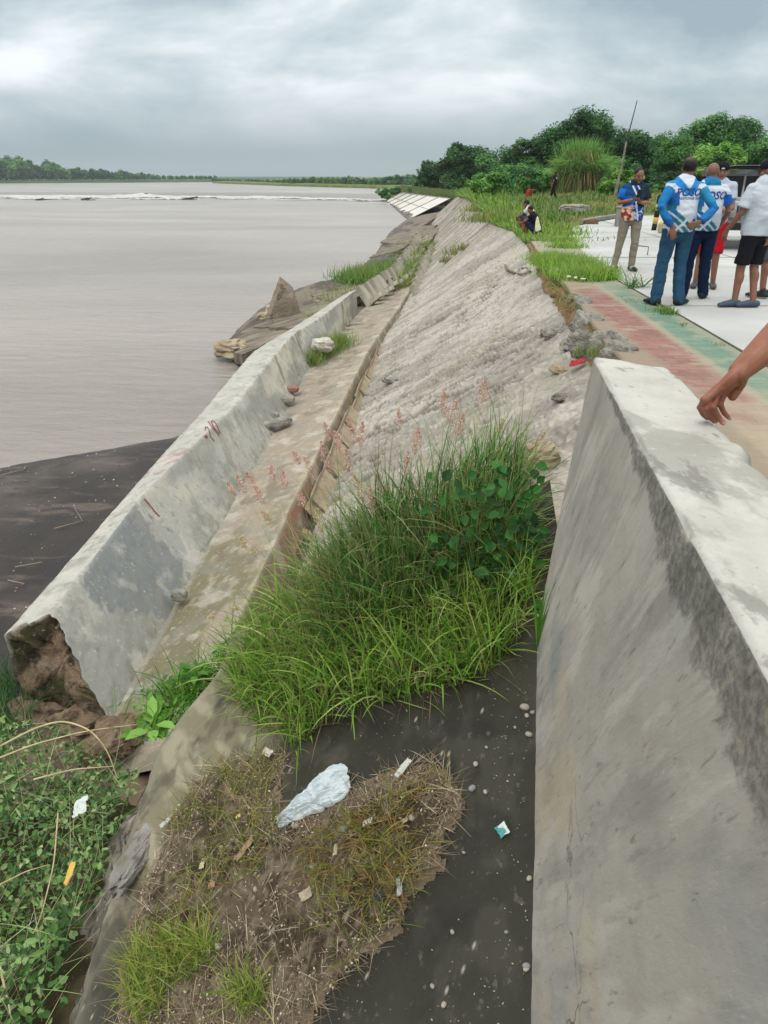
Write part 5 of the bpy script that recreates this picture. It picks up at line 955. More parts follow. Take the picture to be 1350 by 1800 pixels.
# crest and field grass
pl = [(2.1, 24.5), (2.9, 24.8), (3.7, 26), (4.6, 28.6), (7.6, 34.5), (16, 39.5), (30, 44), (40, 60), (25, 62), (12, 62), (3, 70), (2.2, 60), (2.25, 40), (2.1, 28)]
n = 26000; q = sampoly(pl, n); dd = np.hypot(q[:, 0], q[:, 1]); keep = rng.random(n) < np.clip(30 / dd, .35, 1); q = q[keep]; dd = dd[keep]; n = len(q); b = np.stack([q[:, 0], q[:, 1], zland(q[:, 0], q[:, 1]) - .03], 1); dry = fbm(q[:, 0] * .22, q[:, 1] * .18, 3, 330) > .02
cl_ = pick(['#5c7838', '#6f8646', '#828f50', '#4f6c34'], n); cl_[dry] = pick(['#8a8a4c', '#9c9458', '#7a8040'], dry.sum()); hgt = np.where(dry, .22, .38) * rng.uniform(.5, 1.2, n)
V1 = blades(b, rng.uniform(0, 6.28, n), hgt, rng.uniform(.05, .8, n), rng.uniform(.1, 1, n), .0014 * dd + .01, cl_, 3); tag(mk('field_grass', V1[0], V1[1], BLADE, col=V1[2]), kind='stuff')
n = 9000; yy = 20 + 56 * rng.random(n) ** 1.5; xx = ix(yy, CREST) + np.abs(rng.normal(0, 1, n)) * .9 - .12; b = np.stack([xx, yy, zland(xx, yy) - .05], 1); dd = yy
V1 = blades(b, rng.normal(3.1, 1.2, n), rng.uniform(.4, 1.05, n) * np.interp(yy, [20, 25, 34, 44], [.22, .35, .6, 1]), rng.uniform(.05, .9, n), rng.uniform(.3, 1.6, n), .0014 * dd + .008, pick(['#5c8a30', '#749a3e', '#8aa44c', '#4f7a2c', '#94a052'], n), 4); tag(mk('crest_grass', V1[0], V1[1], BLADE, col=V1[2]), kind='stuff')
n = 5000; yy = 70 + 60 * rng.random(n); xx = ix(yy, CREST) + np.abs(rng.normal(0, 1, n)) * 5 + .2; b = np.stack([xx, yy, zland(xx, yy) - .05], 1)
V1 = blades(b, rng.normal(3.1, 1.2, n), rng.uniform(.5, 1.4, n), rng.uniform(.05, .8, n), rng.uniform(.3, 1.4, n), .14, pick(['#5c8038', '#6f9044', '#7d934a'], n), 3); tag(mk('distant_crest_grass', V1[0], V1[1], BLADE, col=V1[2]), kind='stuff')

# ---------------------------------------------------------------- trees and shrubs
m_bark = M('bark', [3, (.35, '#4d4236'), (.6, '#6a5d4d')], bump=.8, bscale=12, bdist=.05)
def crown(cx_, cy2, z0, z1, rx_, ry_, n_l, per, leaf, pals, seed, round_=.5):
    """lobes scattered in an ellipsoid, leaves around each lobe"""
    r = np.random.default_rng(seed); zc = (z0 + z1) / 2; hz2 = (z1 - z0) / 2
    parts = []
    d = r.normal(size=(n_l, 3)); d /= np.linalg.norm(d, axis=1, keepdims=True); rad = r.random(n_l) ** .4
    rad = rad * (.82 + .36 * r.random(n_l)); cen = d * rad[:, None] * [rx_ * .82, ry_ * .82, hz2 * .84] + [cx_, cy2, zc]
    sz = (.22 + .26 * r.random(n_l)) * min(rx_, hz2) * 1.05
    for i in range(n_l):
        q = r.normal(size=(per, 3)); q /= np.linalg.norm(q, axis=1, keepdims=True); rr = (.45 + .65 * r.random(per)) * sz[i]
        p = cen[i] + q * rr[:, None] * [1, 1, .72]; nr = q * .7 + [0, 0, .75] + r.normal(0, .45, (per, 3)); cc = np.array([lin(pals[r.integers(len(pals))])]) * (.8 + .4 * r.random()) * (1 + .3 * (r.random((per, 1)) - .5))
        parts.append(rhomb(p, nr, r.normal(size=(per, 3)), leaf * r.uniform(.7, 1.4, per), leaf * r.uniform(.4, .8, per), cc))
    return joinm(parts)
def tree(name, label, cat, pxc, pyt, hw, Y, pals, pyb=None, n_l=34, per=230, leaf=.22, seed=1, trunk=True, cb=.25, group=None):
    """pxc: centre column, pyt: top row, hw: half width in px, Y distance"""
    b = UY(pxc, 340, Y); x = b[0]; dist = (np.array([x, Y, 1.5]) - CAM) @ FW; zt = UY(pxc, pyt, Y)[2]; zb = float(zland(x, Y)) if pyb is None else UY(pxc, pyb, Y)[2]; rx_ = hw * dist / F * (1.28 if trunk else 1.15)
    r = empty(name, (x, Y, zb), label, cat, group); z0 = zb + (zt - zb) * cb
    V_, F_, c_ = crown(x, Y, z0, zt, rx_, rx_ * .9, n_l, per, leaf, pals, seed); mk('crown', V_, F_, LEAF, r, col=c_)
    if trunk:
        rr = np.random.default_rng(seed); H = zt - zb; mb = MB(); tr = max(.06, H * .022); top_ = np.array([x + rr.uniform(-.1, .1) * rx_, Y, zb + H * .72]); mb.tube([[x, Y, zb - .2], [x + rr.uniform(-.05, .05) * rx_, Y, zb + H * .35], top_], [tr * 1.4, tr, tr * .35], 8)
        for i in range(7):
            f_ = rr.uniform(.25, .6); p0 = np.array([x, Y, zb + H * f_]); a = rr.uniform(0, 6.28); p1 = p0 + np.array([math.cos(a) * rx_ * .7, math.sin(a) * rx_ * .7, H * rr.uniform(.12, .3)]); mb.tube([p0, (p0 + p1) / 2 + [0, 0, H * .02], p1], [tr * .5, tr * .33, tr * .12], 6)
        mb.obj('trunk', m_bark, r)
    return r
DK = ['#2c4d27', '#3b6332', '#4a763c', '#35592d']; MD = ['#44743a', '#568844', '#6a9a52', '#3c6632']; LT = ['#5f9040', '#76a650', '#88b35c', '#54843c']; BR = ['#5f9038', '#74a444', '#8ab453', '#4b7a30']
trees = [
 ('shade_tree', 'small dark tree farthest left of the tree line beyond the slope', 762, 281, 26, 128, DK, 26, 150, .42),
 ('shade_tree', 'tall dark rounded tree just right of the farthest small one', 816, 241, 38, 118, DK, 34, 220, .42),
 ('shade_tree', 'mid green tree between the dark rounded tree and the big mass', 868, 262, 34, 82, MD, 28, 200, .28),
 ('shade_tree', 'dark spreading tree left of the highest crown', 922, 238, 44, 78, DK + MD[:1], 38, 230, .26),
 ('shade_tree', 'highest dark tree crown behind the reed clump', 1012, 190, 52, 76, DK + MD[:1], 52, 260, .26),
 ('shade_tree', 'dark tree filling the gap left of the leaning pole', 968, 222, 36, 82, DK, 30, 220, .28),
 ('shade_tree', 'dark flat topped tree behind the leaning pole', 1085, 222, 46, 74, DK + MD[:2], 40, 240, .25),
 ('shade_tree', 'dark tree right of the leaning pole', 1135, 232, 40, 78, MD, 34, 220, .25),
 ('feathery_tree', 'feathery lighter green tree above the man with a phone', 1178, 236, 36, 66, LT[:1] + MD, 30, 220, .2),
 ('shade_tree', 'tall tree with a peaked top above the bald man', 1225, 196, 38, 72, MD, 36, 240, .24),
 ('shade_tree', 'tall green tree above the man with a black cap', 1288, 202, 46, 70, MD, 42, 240, .24),
 ('shade_tree', 'bright layered tree in front of the tall ones at right', 1252, 250, 50, 60, BR, 30, 240, .22),
 ('shade_tree', 'dark tree at the right edge of the photo', 1352, 228, 40, 66, MD, 34, 220, .24),
 ('shade_tree', 'dark tree beyond the right edge', 1410, 215, 46, 68, DK, 30, 200, .24)]
for i, (nm, lb, pxc, pyt, hw, Y, pal, nl, per, lf) in enumerate(trees): tree(nm, lb, 'tree', pxc, pyt, hw, Y, pal, n_l=int(nl * 1.5), per=per, leaf=lf, seed=500 + i, cb=.22)
shrubs = [
 ('bright rounded shrub standing on the slope crest', 848, 293, 34, 44, LT, 345, .14), ('mid green shrub behind the bright rounded one', 880, 285, 30, 56, MD, None, .16),
 ('light green shrub mass behind the crouching person in red', 930, 282, 42, 72, LT[:2] + MD, None, .2), ('light green shrub left of the reed clump', 975, 285, 34, 70, LT, None, .2), ('green shrub behind the reed clump', 1040, 262, 44, 68, LT + MD[:1], None, .2),
 ('bright bushy shrub at the foot of the leaning pole', 1092, 292, 32, 58, BR, None, .17), ('small bright leafy bush behind the concrete block', 1072, 312, 26, 52, BR, None, .14), ('dark understory bush behind the man with a phone', 1130, 290, 40, 64, DK, None, .2),
 ('dark understory bush behind the man in the hooded jersey', 1190, 300, 44, 62, DK, None, .2), ('dark bush behind the bald man', 1245, 300, 40, 60, DK + MD[:1], None, .2), ('green bush behind the vehicle', 1300, 296, 40, 56, MD, None, .17), ('dark bush at the right edge behind the caps', 1350, 300, 40, 58, DK, None, .18),
 ('dark shrub under the dark rounded tree', 800, 306, 34, 116, DK, None, .35), ('low shrub mass left under the small far tree', 745, 316, 26, 132, MD, None, .35), ('low green shrub along the far crest', 850, 312, 30, 96, MD, None, .25),
 ('small light bush near the bamboo with pale leaves', 1155, 318, 24, 56, MD, None, .14), ('shrub at the water end of the pale lining', 675, 330, 18, 170, MD, 350, .5), ('second shrub at the water end of the pale lining', 700, 327, 18, 178, MD, 345, .5), ('third low shrub above the pale lining', 725, 328, 20, 165, MD, 340, .5)]
for i, (lb, pxc, pyt, hw, Y, pal, pyb, lf) in enumerate(shrubs): tree('shrub', lb, 'shrub', pxc, pyt, hw, Y, pal, pyb=pyb, n_l=34, per=190, leaf=lf, seed=600 + i, trunk=False, cb=.0)
# reed clump with a brown hanging skirt
p = UY(1018, 343, 60); zb = float(zland(p[0], 60)); r = empty('reed_clump', (p[0], 60, zb), 'tall fountain shaped reed clump with brown dead leaves hanging at its foot', 'reed clump')
n = 3600; b = np.stack([p[0] + rng.normal(0, .5, n), 60 + rng.normal(0, .5, n), np.full(n, zb)], 1); up_ = rng.random(n) < .3; V1 = blades(b, rng.uniform(0, 6.28, n), np.where(up_, rng.uniform(2.8, 4.0, n), rng.uniform(2.3, 3.7, n)), rng.uniform(.0, .2, n), np.where(up_, rng.uniform(.3, .9, n), rng.uniform(1.7, 2.9, n)), .07, pick(LT + ['#86a85c'], n), 8); mk('green_leaves', V1[0], V1[1], BLADE, r, col=V1[2])
n = 1500; a_ = rng.uniform(0, 6.28, n); b = np.stack([p[0] + np.cos(a_) * rng.uniform(.5, 1.25, n), 60 + np.sin(a_) * rng.uniform(.5, 1.25, n), zb + rng.uniform(1.6, 2.9, n)], 1); V1 = blades(b, a_, rng.uniform(1.2, 2.6, n), rng.uniform(2.5, 3.0, n), .1, .07, pick(['#8a7a55', '#6e6244', '#a3946c', '#5a5238'], n), 4); mk('dead_leaves', V1[0], V1[1], DRY, r, col=V1[2])
# far banks: rows of trees, copies of three prototypes
protos = []
for k in range(3):
    r = empty('far_tree', (0, -900, 0)); V_, F_, c_ = crown(0, -900, .3, 11, 6.5, 6, 30, 80, 1.5, [DK + MD[:1], MD, MD + LT[:1]][k], 700 + k); a = mk('crown', V_, F_, LEAF, r, col=c_); t_ = MB().tube([[0, -900, -.5], [0.2, -900, 4], [0, -900, 8]], [.4, .3, .1], 6).obj('trunk', m_bark, r); protos.append((r, [a, t_]))
used_ = [0, 0, 0]
def far_tree(x, y, z, sc, grp, lab):
    k = random.randrange(3); r0, ch = protos[k]
    if used_[k] == 0: r = r0
    else:
        r = r0.copy(); COL.objects.link(r)
        for c0 in ch: q = c0.copy(); COL.objects.link(q); q.parent = r
    used_[k] = 1; r.location = (x, y, z); r.scale = (sc * random.uniform(.9, 1.3), sc, sc * random.uniform(.85, 1.15)); r.rotation_euler = (0, 0, random.uniform(0, 6)); tag(r, lab, 'tree', grp)
prof = [(-30, 278), (10, 279), (25, 290), (45, 280), (75, 294), (90, 286), (120, 296), (150, 297), (175, 296), (200, 302), (235, 302), (260, 304), (290, 312), (370, 313)]
for i in range(95):
    px = -40 + 420 * i / 94 + random.uniform(-3, 3); Y = np.interp(px, [-40, 200, 380], [575, 650, 760]) + random.uniform(-15, 40); t_ = UY(px, 318, Y); top_ = np.interp(px, [a for a, _ in prof], [b_ for _, b_ in prof]) + random.uniform(-1, 6); ht = (UY(px, top_, Y)[2] + 1.6); far_tree(t_[0], Y, -1.7, max(.3, ht / 10.2), 'trees along the far left bank', 'hazy green tree in the tree line on the far left bank of the river')
for i in range(125):
    px = 375 + 375 * i / 124 + random.uniform(-3, 3); Y = np.interp(px, [375, 500, 680, 740], [640, 430, 340, 335]) + random.uniform(4, 22); t_ = UY(px, 322, Y); top_ = np.interp(px, [375, 480, 560, 640, 750], [314, 315, 311, 312, 309]) + random.uniform(-1, 3); ht = (UY(px, top_, Y)[2] + 2.4); far_tree(t_[0], Y, -2.9, max(.2, ht / 9.5), 'trees along the far right bank', 'hazy dark tree in the tree line where the river bends away')
# ================================================================ PEOPLE
def cloth(h, nm, h2=None, b=.35, sc=40): return M(nm, None, attr=True, rough=.85, bump=b, bscale=sc, bdist=.004, spec=.15)
M_CLOTH = cloth(None, 'cloth'); M_SKIN = M('skin', None, attr=True, rough=.5, spec=.35, bump=.12, bscale=90, bdist=.002); M_HAIR = M('dark_hair', None, attr=True, rough=.55, bump=.8, bscale=120, bdist=.004)
M_SHOE = M('shoe', None, attr=True, rough=.55, bump=.2, bscale=50, bdist=.003)
DEF = dict(pel=(0, 0, .92), chest=(0, .0, 1.24), neck=(0, -.01, 1.42), head=(0, .01, 1.555), shL=(-.172, -.01, 1.36), shR=(.172, -.01, 1.36), elL=(-.23, -.03, 1.10), elR=(.23, -.03, 1.10), wrL=(-.24, .05, .86), wrR=(.24, .05, .86),
           hipL=(-.09, 0, .88), hipR=(.09, 0, .88), knL=(-.10, .03, .48), knR=(.10, .03, .48), anL=(-.11, -.01, .085), anR=(.11, -.01, .085), toeL=(-.14, .17), toeR=(.14, .17), face=(0, 1), tilt=0, belly=0, hdL=None, hdR=None, curl=.5)
def person(loc, facing, H, pose, look, label, group=None):
    """facing: heading angle (0 = +Y, turning anticlockwise); look: clothing description"""
    r = empty('person', loc, label, 'person', group); P = dict(DEF); P.update(pose); K = H / 1.68
    Rz = rotz(facing); base = np.array(loc, float)
    def W(p): return base + Rz @ (np.array(p, float) * K)
    def Wv(p): return Rz @ np.array(p, float)
    def inv(V): return ((np.asarray(V) - base) @ Rz) / K
    vox = look.get('vox', .0085)
    J = {k: W(v) for k, v in P.items() if isinstance(v, tuple) and len(v) == 3 and k not in ('hdL', 'hdR')}
    fdir = Wv((*P['face'], P['tilt'])); fdir /= np.linalg.norm(fdir); side = np.cross(fdir, [0, 0, 1]); side /= np.linalg.norm(side); hup = np.cross(side, fdir)
    skin = look.get('skin', '#7a5442')
    def torso(mb, infl, z0=-.04, z1=1.0, bl=P['belly']):
        a, b_, c_ = J['pel'], J['chest'], J['neck']; pts = []; rad = []
        shd = J['shR'] - J['shL']; wdt = np.linalg.norm(shd) / (.37 * K)
        for t, rx_, ry_ in [(z0, .158, .118), (.12, .165, .122 + bl * .5), (.3, .158, .122 + bl), (.45, .163, .122 + bl * .8), (.62, .175, .118 + bl * .3), (.78, .182, .108), (.88, .165, .095), (.96, .11, .078), (1.0, .075, .068)]:
            if t > z1: continue
            p = a * (1 - t) ** 2 + 2 * t * (1 - t) * b_ + c_ * t * t if False else (a + (b_ - a) * t / .6 if t < .6 else b_ + (c_ - b_) * (t - .6) / .4); pts.append(p); rad.append(((rx_ + infl) * K, (ry_ + infl) * K))
        pts = np.array(pts); pts[1:-1] = pts[1:-1] * .5 + (pts[:-2] + pts[2:]) * .25
        fwd = Wv((0, 1, 0)) if 'tf' not in P else Wv((*P['tf'], 0)); mb.tube(pts, rad, 24, up=fwd, cap=(infl < 0, True)); return mb
    def limb(mb, ps, rs, seg=14, cap=True):
        q = [np.array(ps[0], float)]; rr = [rs[0]]
        for a, b_, ra, rb in zip(ps[:-1], ps[1:], rs[:-1], rs[1:]):
            for t in (.33, .66, 1): q.append(a + (b_ - a) * t); rr.append(ra + (rb - ra) * t)
        q = np.array(q); mb.tube(q, [x * K for x in rr], seg, cap=cap); return mb
    # ---- body, one continuous skin surface
    mb = MB(); torso(mb, -.012)
    hc = J['head']; Rh = np.stack([side, fdir, hup], 1); hs = K * look.get('head', 1.0)
    mb.ell(hc + hup * .022 * hs, np.array([.074, .090, .088]) * hs, Rh, 20, 14); mb.ell(hc - hup * .045 * hs + fdir * .018 * hs, np.array([.060, .068, .070]) * hs, Rh, 16, 12)
    mb.ell(hc + fdir * .094 * hs - hup * .020 * hs, np.array([.013, .017, .022]) * hs, Rh, 10, 8); mb.ell(hc + fdir * .080 * hs - hup * .055 * hs, np.array([.026, .012, .010]) * hs, Rh, 10, 8); mb.ell(hc + fdir * .080 * hs + hup * .018 * hs, np.array([.048, .012, .010]) * hs, Rh, 10, 8)
    mb.ell(hc + fdir * .070 * hs - hup * .092 * hs, np.array([.028, .018, .016]) * hs, Rh, 10, 8)
    for sg in (-1, 1): mb.ell(hc + side * sg * .078 * hs - hup * .015 * hs - fdir * .005, np.array([.010, .020, .032]) * hs, Rh, 10, 8); mb.ell(hc + side * sg * .045 * hs + fdir * .055 * hs - hup * .03 * hs, np.array([.024, .022, .026]) * hs, Rh, 10, 8)
    mb.tube([J['neck'] - (J['neck'] - J['chest']) * .25, J['neck'] + (hc - J['neck']) * .25, hc - hup * .03 * hs - fdir * .01], [.068 * K, .056 * K, .052 * K], 16)
    for S_ in 'LR':
        limb(mb, [J['sh' + S_], J['el' + S_], J['wr' + S_]], [.044, .040, .026]); mb.tube([J['neck'] - (J['neck'] - J['chest']) * .12, J['sh' + S_]], [.05 * K, .042 * K], 12)
        limb(mb, [J['hip' + S_], J['kn' + S_], J['an' + S_]], [.082, .055, .036]); cal = J['kn' + S_] * .68 + J['an' + S_] * .32; mb.ell(cal - Wv((0, .018 * K, 0)), (.048 * K, .048 * K, .10 * K), None, 12, 10)
        ft = J['an' + S_].copy(); td = Wv((*np.array(P['toe' + S_]) - np.array(P['an' + S_][:2]), 0)); td /= np.linalg.norm(td)
        z_ = .03 * K; mb.tube([ft - td * .035 * K - [0, 0, (P['an' + S_][2] - .04) * K], ft + td * .06 * K - [0, 0, (P['an' + S_][2] - .035) * K], ft + td * .15 * K - [0, 0, (P['an' + S_][2] - .025) * K]], [(.034 * K, .034 * K), (.042 * K, .030 * K), (.034 * K, .016 * K)], 12)
        # hand
        wr = J['wr' + S_]; d = wr - J['el' + S_]; d /= np.linalg.norm(d)
        if P['hd' + S_] is not None: d = Wv(P['hd' + S_]); d /= np.linalg.norm(d)
        pn = P.get('pn' + S_, (1 if S_ == 'L' else -1, 0, 0)); pn = Wv(pn); pn = pn - d * (pn @ d); pn /= np.linalg.norm(pn); sd = np.cross(d, pn); thumbs = 1 if (sd @ Wv((0, 1, 0)) > 0) else -1
        mb.tube([wr - d * .015 * K, wr + d * .035 * K, wr + d * .082 * K], [(.026 * K, .018 * K), (.036 * K, .016 * K), (.040 * K, .013 * K)], 12, up=pn)
        cu = P['curl']
        for f_ in range(4):
            o_ = (f_ - 1.5) * .0205 * K; ln = [.068, .078, .072, .056][f_ if thumbs < 0 else 3 - f_] * K; p = wr + d * .082 * K + sd * o_; ang = cu * (.5 + .12 * f_); pts = [p - d * .02 * K, p]
            dd_ = d.copy()
            for sl_ in (.45, .3, .25): c_, s_ = math.cos(ang), math.sin(ang); dd_ = d * c_ + pn * s_; p = p + dd_ * ln * sl_; pts.append(p); ang += cu * .75
            mb.tube(pts, [.0105 * K, .0098 * K, .0092 * K, .0085 * K, .0075 * K], 8)
        th = wr + d * .03 * K + sd * thumbs * .028 * K; mb.tube([th, th + (d * .6 + sd * thumbs * .6 + pn * .3) * .035 * K, th + (d * 1.15 + sd * thumbs * .7 + pn * .5) * .050 * K], [.013 * K, .011 * K, .0085 * K], 8)
    body = remesh(mb, 'body', M_SKIN, r, vox, 2); V_ = wverts(body); q = (V_ - hc) @ Rh / hs
    n_ = fbm(V_[:, 0] * 20 + V_[:, 2] * 9, V_[:, 1] * 20 + V_[:, 2] * 14, 3, 5); c = np.tile(C(skin), (len(V_), 1)) * (1 + .18 * n_[:, None])
    near = (np.abs(q) < [.1, .14, .14]).all(1)
    lips = near & (q[:, 1] > .06) & (np.abs(q[:, 2] + .055) < .007) & (np.abs(q[:, 0]) < .026); c[lips] = C('#6e3a34')
    br = near & (q[:, 1] > .055) & (np.abs(q[:, 2] - .026) < .005) & (np.abs(np.abs(q[:, 0]) - .031) < .019); c[br] = C('#1c1512')
    if look.get('stubble'): 
        hh = near & (q[:, 2] > .0 + .5 * q[:, 1]) & (q[:, 1] < .068) & (q[:, 2] > -.02 + .7 * q[:, 1]); c[hh] = c[hh] * .75 + C('#3d332c') * .3
    setcol(body, c)
    for sg in (-1, 1): MB().ell(hc + side * sg * .031 * hs + fdir * .0815 * hs + hup * .004 * hs, np.array([.013, .006, .0055]) * hs, Rh, 10, 8, c_=C('#120d0b')).obj('eye', M_SHOE, r)
    # ---- hair or cap
    if look.get('hair'):
        mb = MB(); mb.ell(hc + hup * .030 * hs - fdir * .016 * hs, np.array([.083, .092, .088]) * hs, Rh, 22, 16); o = remesh(mb, 'hair', M_HAIR, r, vox, 0); V_ = wverts(o); q = (V_ - hc) @ Rh / hs
        # hairline: pull what lies over the face inwards
        f_ = (q[:, 1] > .03) & (q[:, 2] < .055 + 0 * q[:, 0]); low = q[:, 2] < -.055 * look['hair']; k = f_ | low | ((q[:, 1] > -.005) & (q[:, 2] < .015) ); V_ = V_ + .004 * fbm(q[:, 0] * 90, q[:, 1] * 90 + q[:, 2] * 60, 3, 4)[:, None] * normals(o) * 2
        V_[k] = hc + (V_[k] - hc) * .70; setverts(o, V_); cc = np.tile(C(look.get('haircol', '#120f0e')), (len(V_), 1))
        if look.get('thin'): tz = sst(.055, .10, q[:, 2]) * sst(-.0, -.06, q[:, 1]) * sst(.07, .02, np.abs(q[:, 0])); cc = cc + (C('#6b4a3a') - cc) * (tz * .55)[:, None]
        setcol(o, cc)
    if look.get('cap'):
        mb = MB(); mb.ell(hc + hup * .040 * hs - fdir * .006 * hs, np.array([.086, .101, .082]) * hs, Rh, 24, 16); 
        o = remesh(mb, 'cap', M_CLOTH, r, vox, 1); V_ = wverts(o); q = (V_ - hc) @ Rh / hs; k = q[:, 2] < .012; V_[k] = V_[k] + hup * ((.012 - q[k, 2]) * hs * .92)[:, None]; setverts(o, V_); setcol(o, np.tile(C(look['cap']), (len(V_), 1)))
        bd = fdir * look.get('capdir', 1); pts = []; nb = 13
        for i in range(nb):
            a = math.pi * i / (nb - 1); e1 = side * math.cos(a) * .074 * hs; pts += [hc + e1 + bd * (.058 * math.sin(a) + .018) * hs + hup * .022 * hs, hc + e1 * 1.0 + bd * (.088 + .068 * math.sin(a)) * hs * (1 if 1 else 0) * (math.sin(a) ** .4 if 0 < i < nb - 1 else .55) + hup * (.018 - .012 * math.sin(a)) * hs]
        pts = np.array(pts); V2 = np.concatenate([pts, pts - hup * .004]); g = grid(2, nb); g2 = (g + len(pts))[:, ::-1]; e_ = np.array([[2 * i + 1, 2 * i + 3, 2 * i + 3 + len(pts), 2 * i + 1 + len(pts)] for i in range(nb - 1)])
        mk('cap_brim', V2, np.concatenate([g, g2, e_]), M_CLOTH, r, col=np.tile(C(look['cap']), (len(V2), 1)))
        if look.get('caplogo'): MB().box(hc + bd * .094 * hs * -1 + hup * .045 * hs + side * .0, (.04, .006, .018), Rh, c_=C('#c9c9c9')).obj('cap_badge', M_CLOTH, r)
    # ---- lower garment
    def folds(o, amp, seed, sx=9, sz=14):
        V_ = wverts(o); nr = normals(o); q = inv(V_); a = amp * (fbm(q[:, 0] * sx + q[:, 2] * 7, q[:, 2] * sz + q[:, 1] * 5 - q[:, 0] * 4, 4, seed) * 2); V_ = V_ + nr * a[:, None]; setverts(o, V_); return V_, q
    if 'pants' in look:
        col_, kind = look['pants']; mb = MB(); a, b_ = J['pel'], J['chest']; upv = (b_ - a) / np.linalg.norm(b_ - a)
        mb.tube([a - upv * .06 * K, a + upv * .02 * K, a + upv * .13 * K], [(.165 * K, .125 * K), (.172 * K, .132 * K), (.160 * K, .122 * K)], 22, up=Wv((0, 1, 0)))
        for S_ in 'LR':
            h_, k_, an = J['hip' + S_], J['kn' + S_], J['an' + S_]
            if kind == 'long': limb(mb, [h_, k_, an + (k_ - an) * .02 - [0, 0, .02 * K]], [.100, .076 if 'slim' not in look else .068, .072 if 'slim' not in look else .056])
            else: e_ = h_ + (k_ - h_) * look.get('slen', .98); limb(mb, [h_, h_ + (e_ - h_) * .5, e_], [.100, .094, .092], cap=(True, False))
        o = remesh(mb, 'trousers' if kind == 'long' else 'shorts', M_CLOTH, r, vox * 1.1, 3); V_, q = folds(o, .014 * K, 12, 7, 12 if kind == 'long' else 7); c = np.tile(C(col_), (len(V_), 1)) * (1 + .25 * fbm(q[:, 0] * 18, q[:, 2] * 9, 3, 6)[:, None])
        if 'pantsfn' in look: c = look['pantsfn'](q, c)
        setcol(o, c)
    # ---- upper garment
    if 'shirt' in look:
        mb = MB(); torso(mb, .014 + look.get('loose', 0), z0=look.get('hem', -.12), z1=.97); sl_ = look.get('sleeve', .6)
        for S_ in 'LR':
            s_, e_, w_ = J['sh' + S_], J['el' + S_], J['wr' + S_]; mb.tube([J['neck'] - (J['neck'] - J['chest']) * .15, s_], [.068 * K, .060 * K], 14); mb.ell(s_ - (s_ - J['chest']) * .08, (.064 * K, .062 * K, .058 * K), None, 14, 10)
            if sl_ <= 1: limb(mb, [s_, s_ + (e_ - s_) * sl_], [.064, .064 + look.get('loose', 0) * .8], cap=(True, False))
            else: limb(mb, [s_, e_, e_ + (w_ - e_) * (sl_ - 1)], [.064, .055, .044], cap=(True, False))
        if look.get('collar'): mb.tube([J['neck'] - [0, 0, .02 * K], J['neck'] + (hc - J['neck']) * .22], [.078 * K, .070 * K], 16)
        if look.get('hood'):
            bk_ = -Wv((0, 1, 0)); mb.ell(J['neck'] + bk_ * .075 * K - [0, 0, .05 * K], (.10 * K, .055 * K, .085 * K), Rz, 18, 12); mb.ell(J['neck'] + bk_ * .085 * K - [0, 0, .11 * K], (.06 * K, .04 * K, .07 * K), Rz, 16, 12)
        o = remesh(mb, 'shirt', M_CLOTH, r, vox, 3); V_, q = folds(o, .014 * K, 31, 7, 10); arm = np.zeros(len(V_))
        for S_ in 'LR':
            s_, e_ = J['sh' + S_], J['el' + S_]; w_ = J['wr' + S_]
            for a, b_, rr in ((s_, e_, .088), (e_, w_, .085)):
                ab = b_ - a; t = np.clip(((V_ - a) @ ab) / (ab @ ab), 0, 1); dd_ = np.linalg.norm(V_ - a - t[:, None] * ab, axis=1); m_ = (dd_ < rr * K) & ((t > .12) | (rr < .086)); 
                ax = a + t[:, None] * ab; m_ &= ~((np.abs(q[:, 0]) < .150) & (rr > .086)); arm[m_] = np.maximum(arm[m_], 1)
        c = look['shirt'](q, arm, V_); setcol(o, c * (1 + .05 * fbm(q[:, 0] * 14, q[:, 2] * 14, 3, 9)[:, None])); look['shirt_o'] = o
        if 'text' in look:
            bv = BVHTree.FromPolygons([Vector(v_) for v_ in V_], [tuple(p.vertices) for p in o.data.polygons])
            for (tx, cx0, cz0, size, colr, shear) in look['text']:
                cu = bpy.data.curves.new('lettering', 'FONT'); cu.body = tx; cu.size = size; cu.align_x = 'CENTER'; cu.shear = shear; cu.offset = .004 if size > .05 else .0005; cu.resolution_u = 3; to = bpy.data.objects.new('t', cu); COL.objects.link(to); dg = bpy.context.evaluated_depsgraph_get(); dg.update(); me = bpy.data.meshes.new_from_object(to.evaluated_get(dg))
                bpy.data.objects.remove(to); tv = np.empty(len(me.vertices) * 3, np.float32); me.vertices.foreach_get('co', tv); tv = tv.reshape(-1, 3); fs = [list(p.vertices) for p in me.polygons]; bpy.data.meshes.remove(me); nV = []
                for x_, y_, _ in tv:
                    src = W((cx0 + x_ / K, look.get('textside', -1) * .6, cz0 + y_ / K)); h = bv.ray_cast(Vector(src), Vector(Wv((0, -look.get('textside', -1), 0)))); nV.append(np.array(h[0]) + Wv((0, look.get('textside', -1) * .004, 0)) if h[0] else src + Wv((0, -look.get('textside', -1) * .5, 0)))
                mk('lettering', np.array(nV), fs, M_CLOTH, r, col=np.tile(C(colr), (len(nV), 1)), smooth=False)
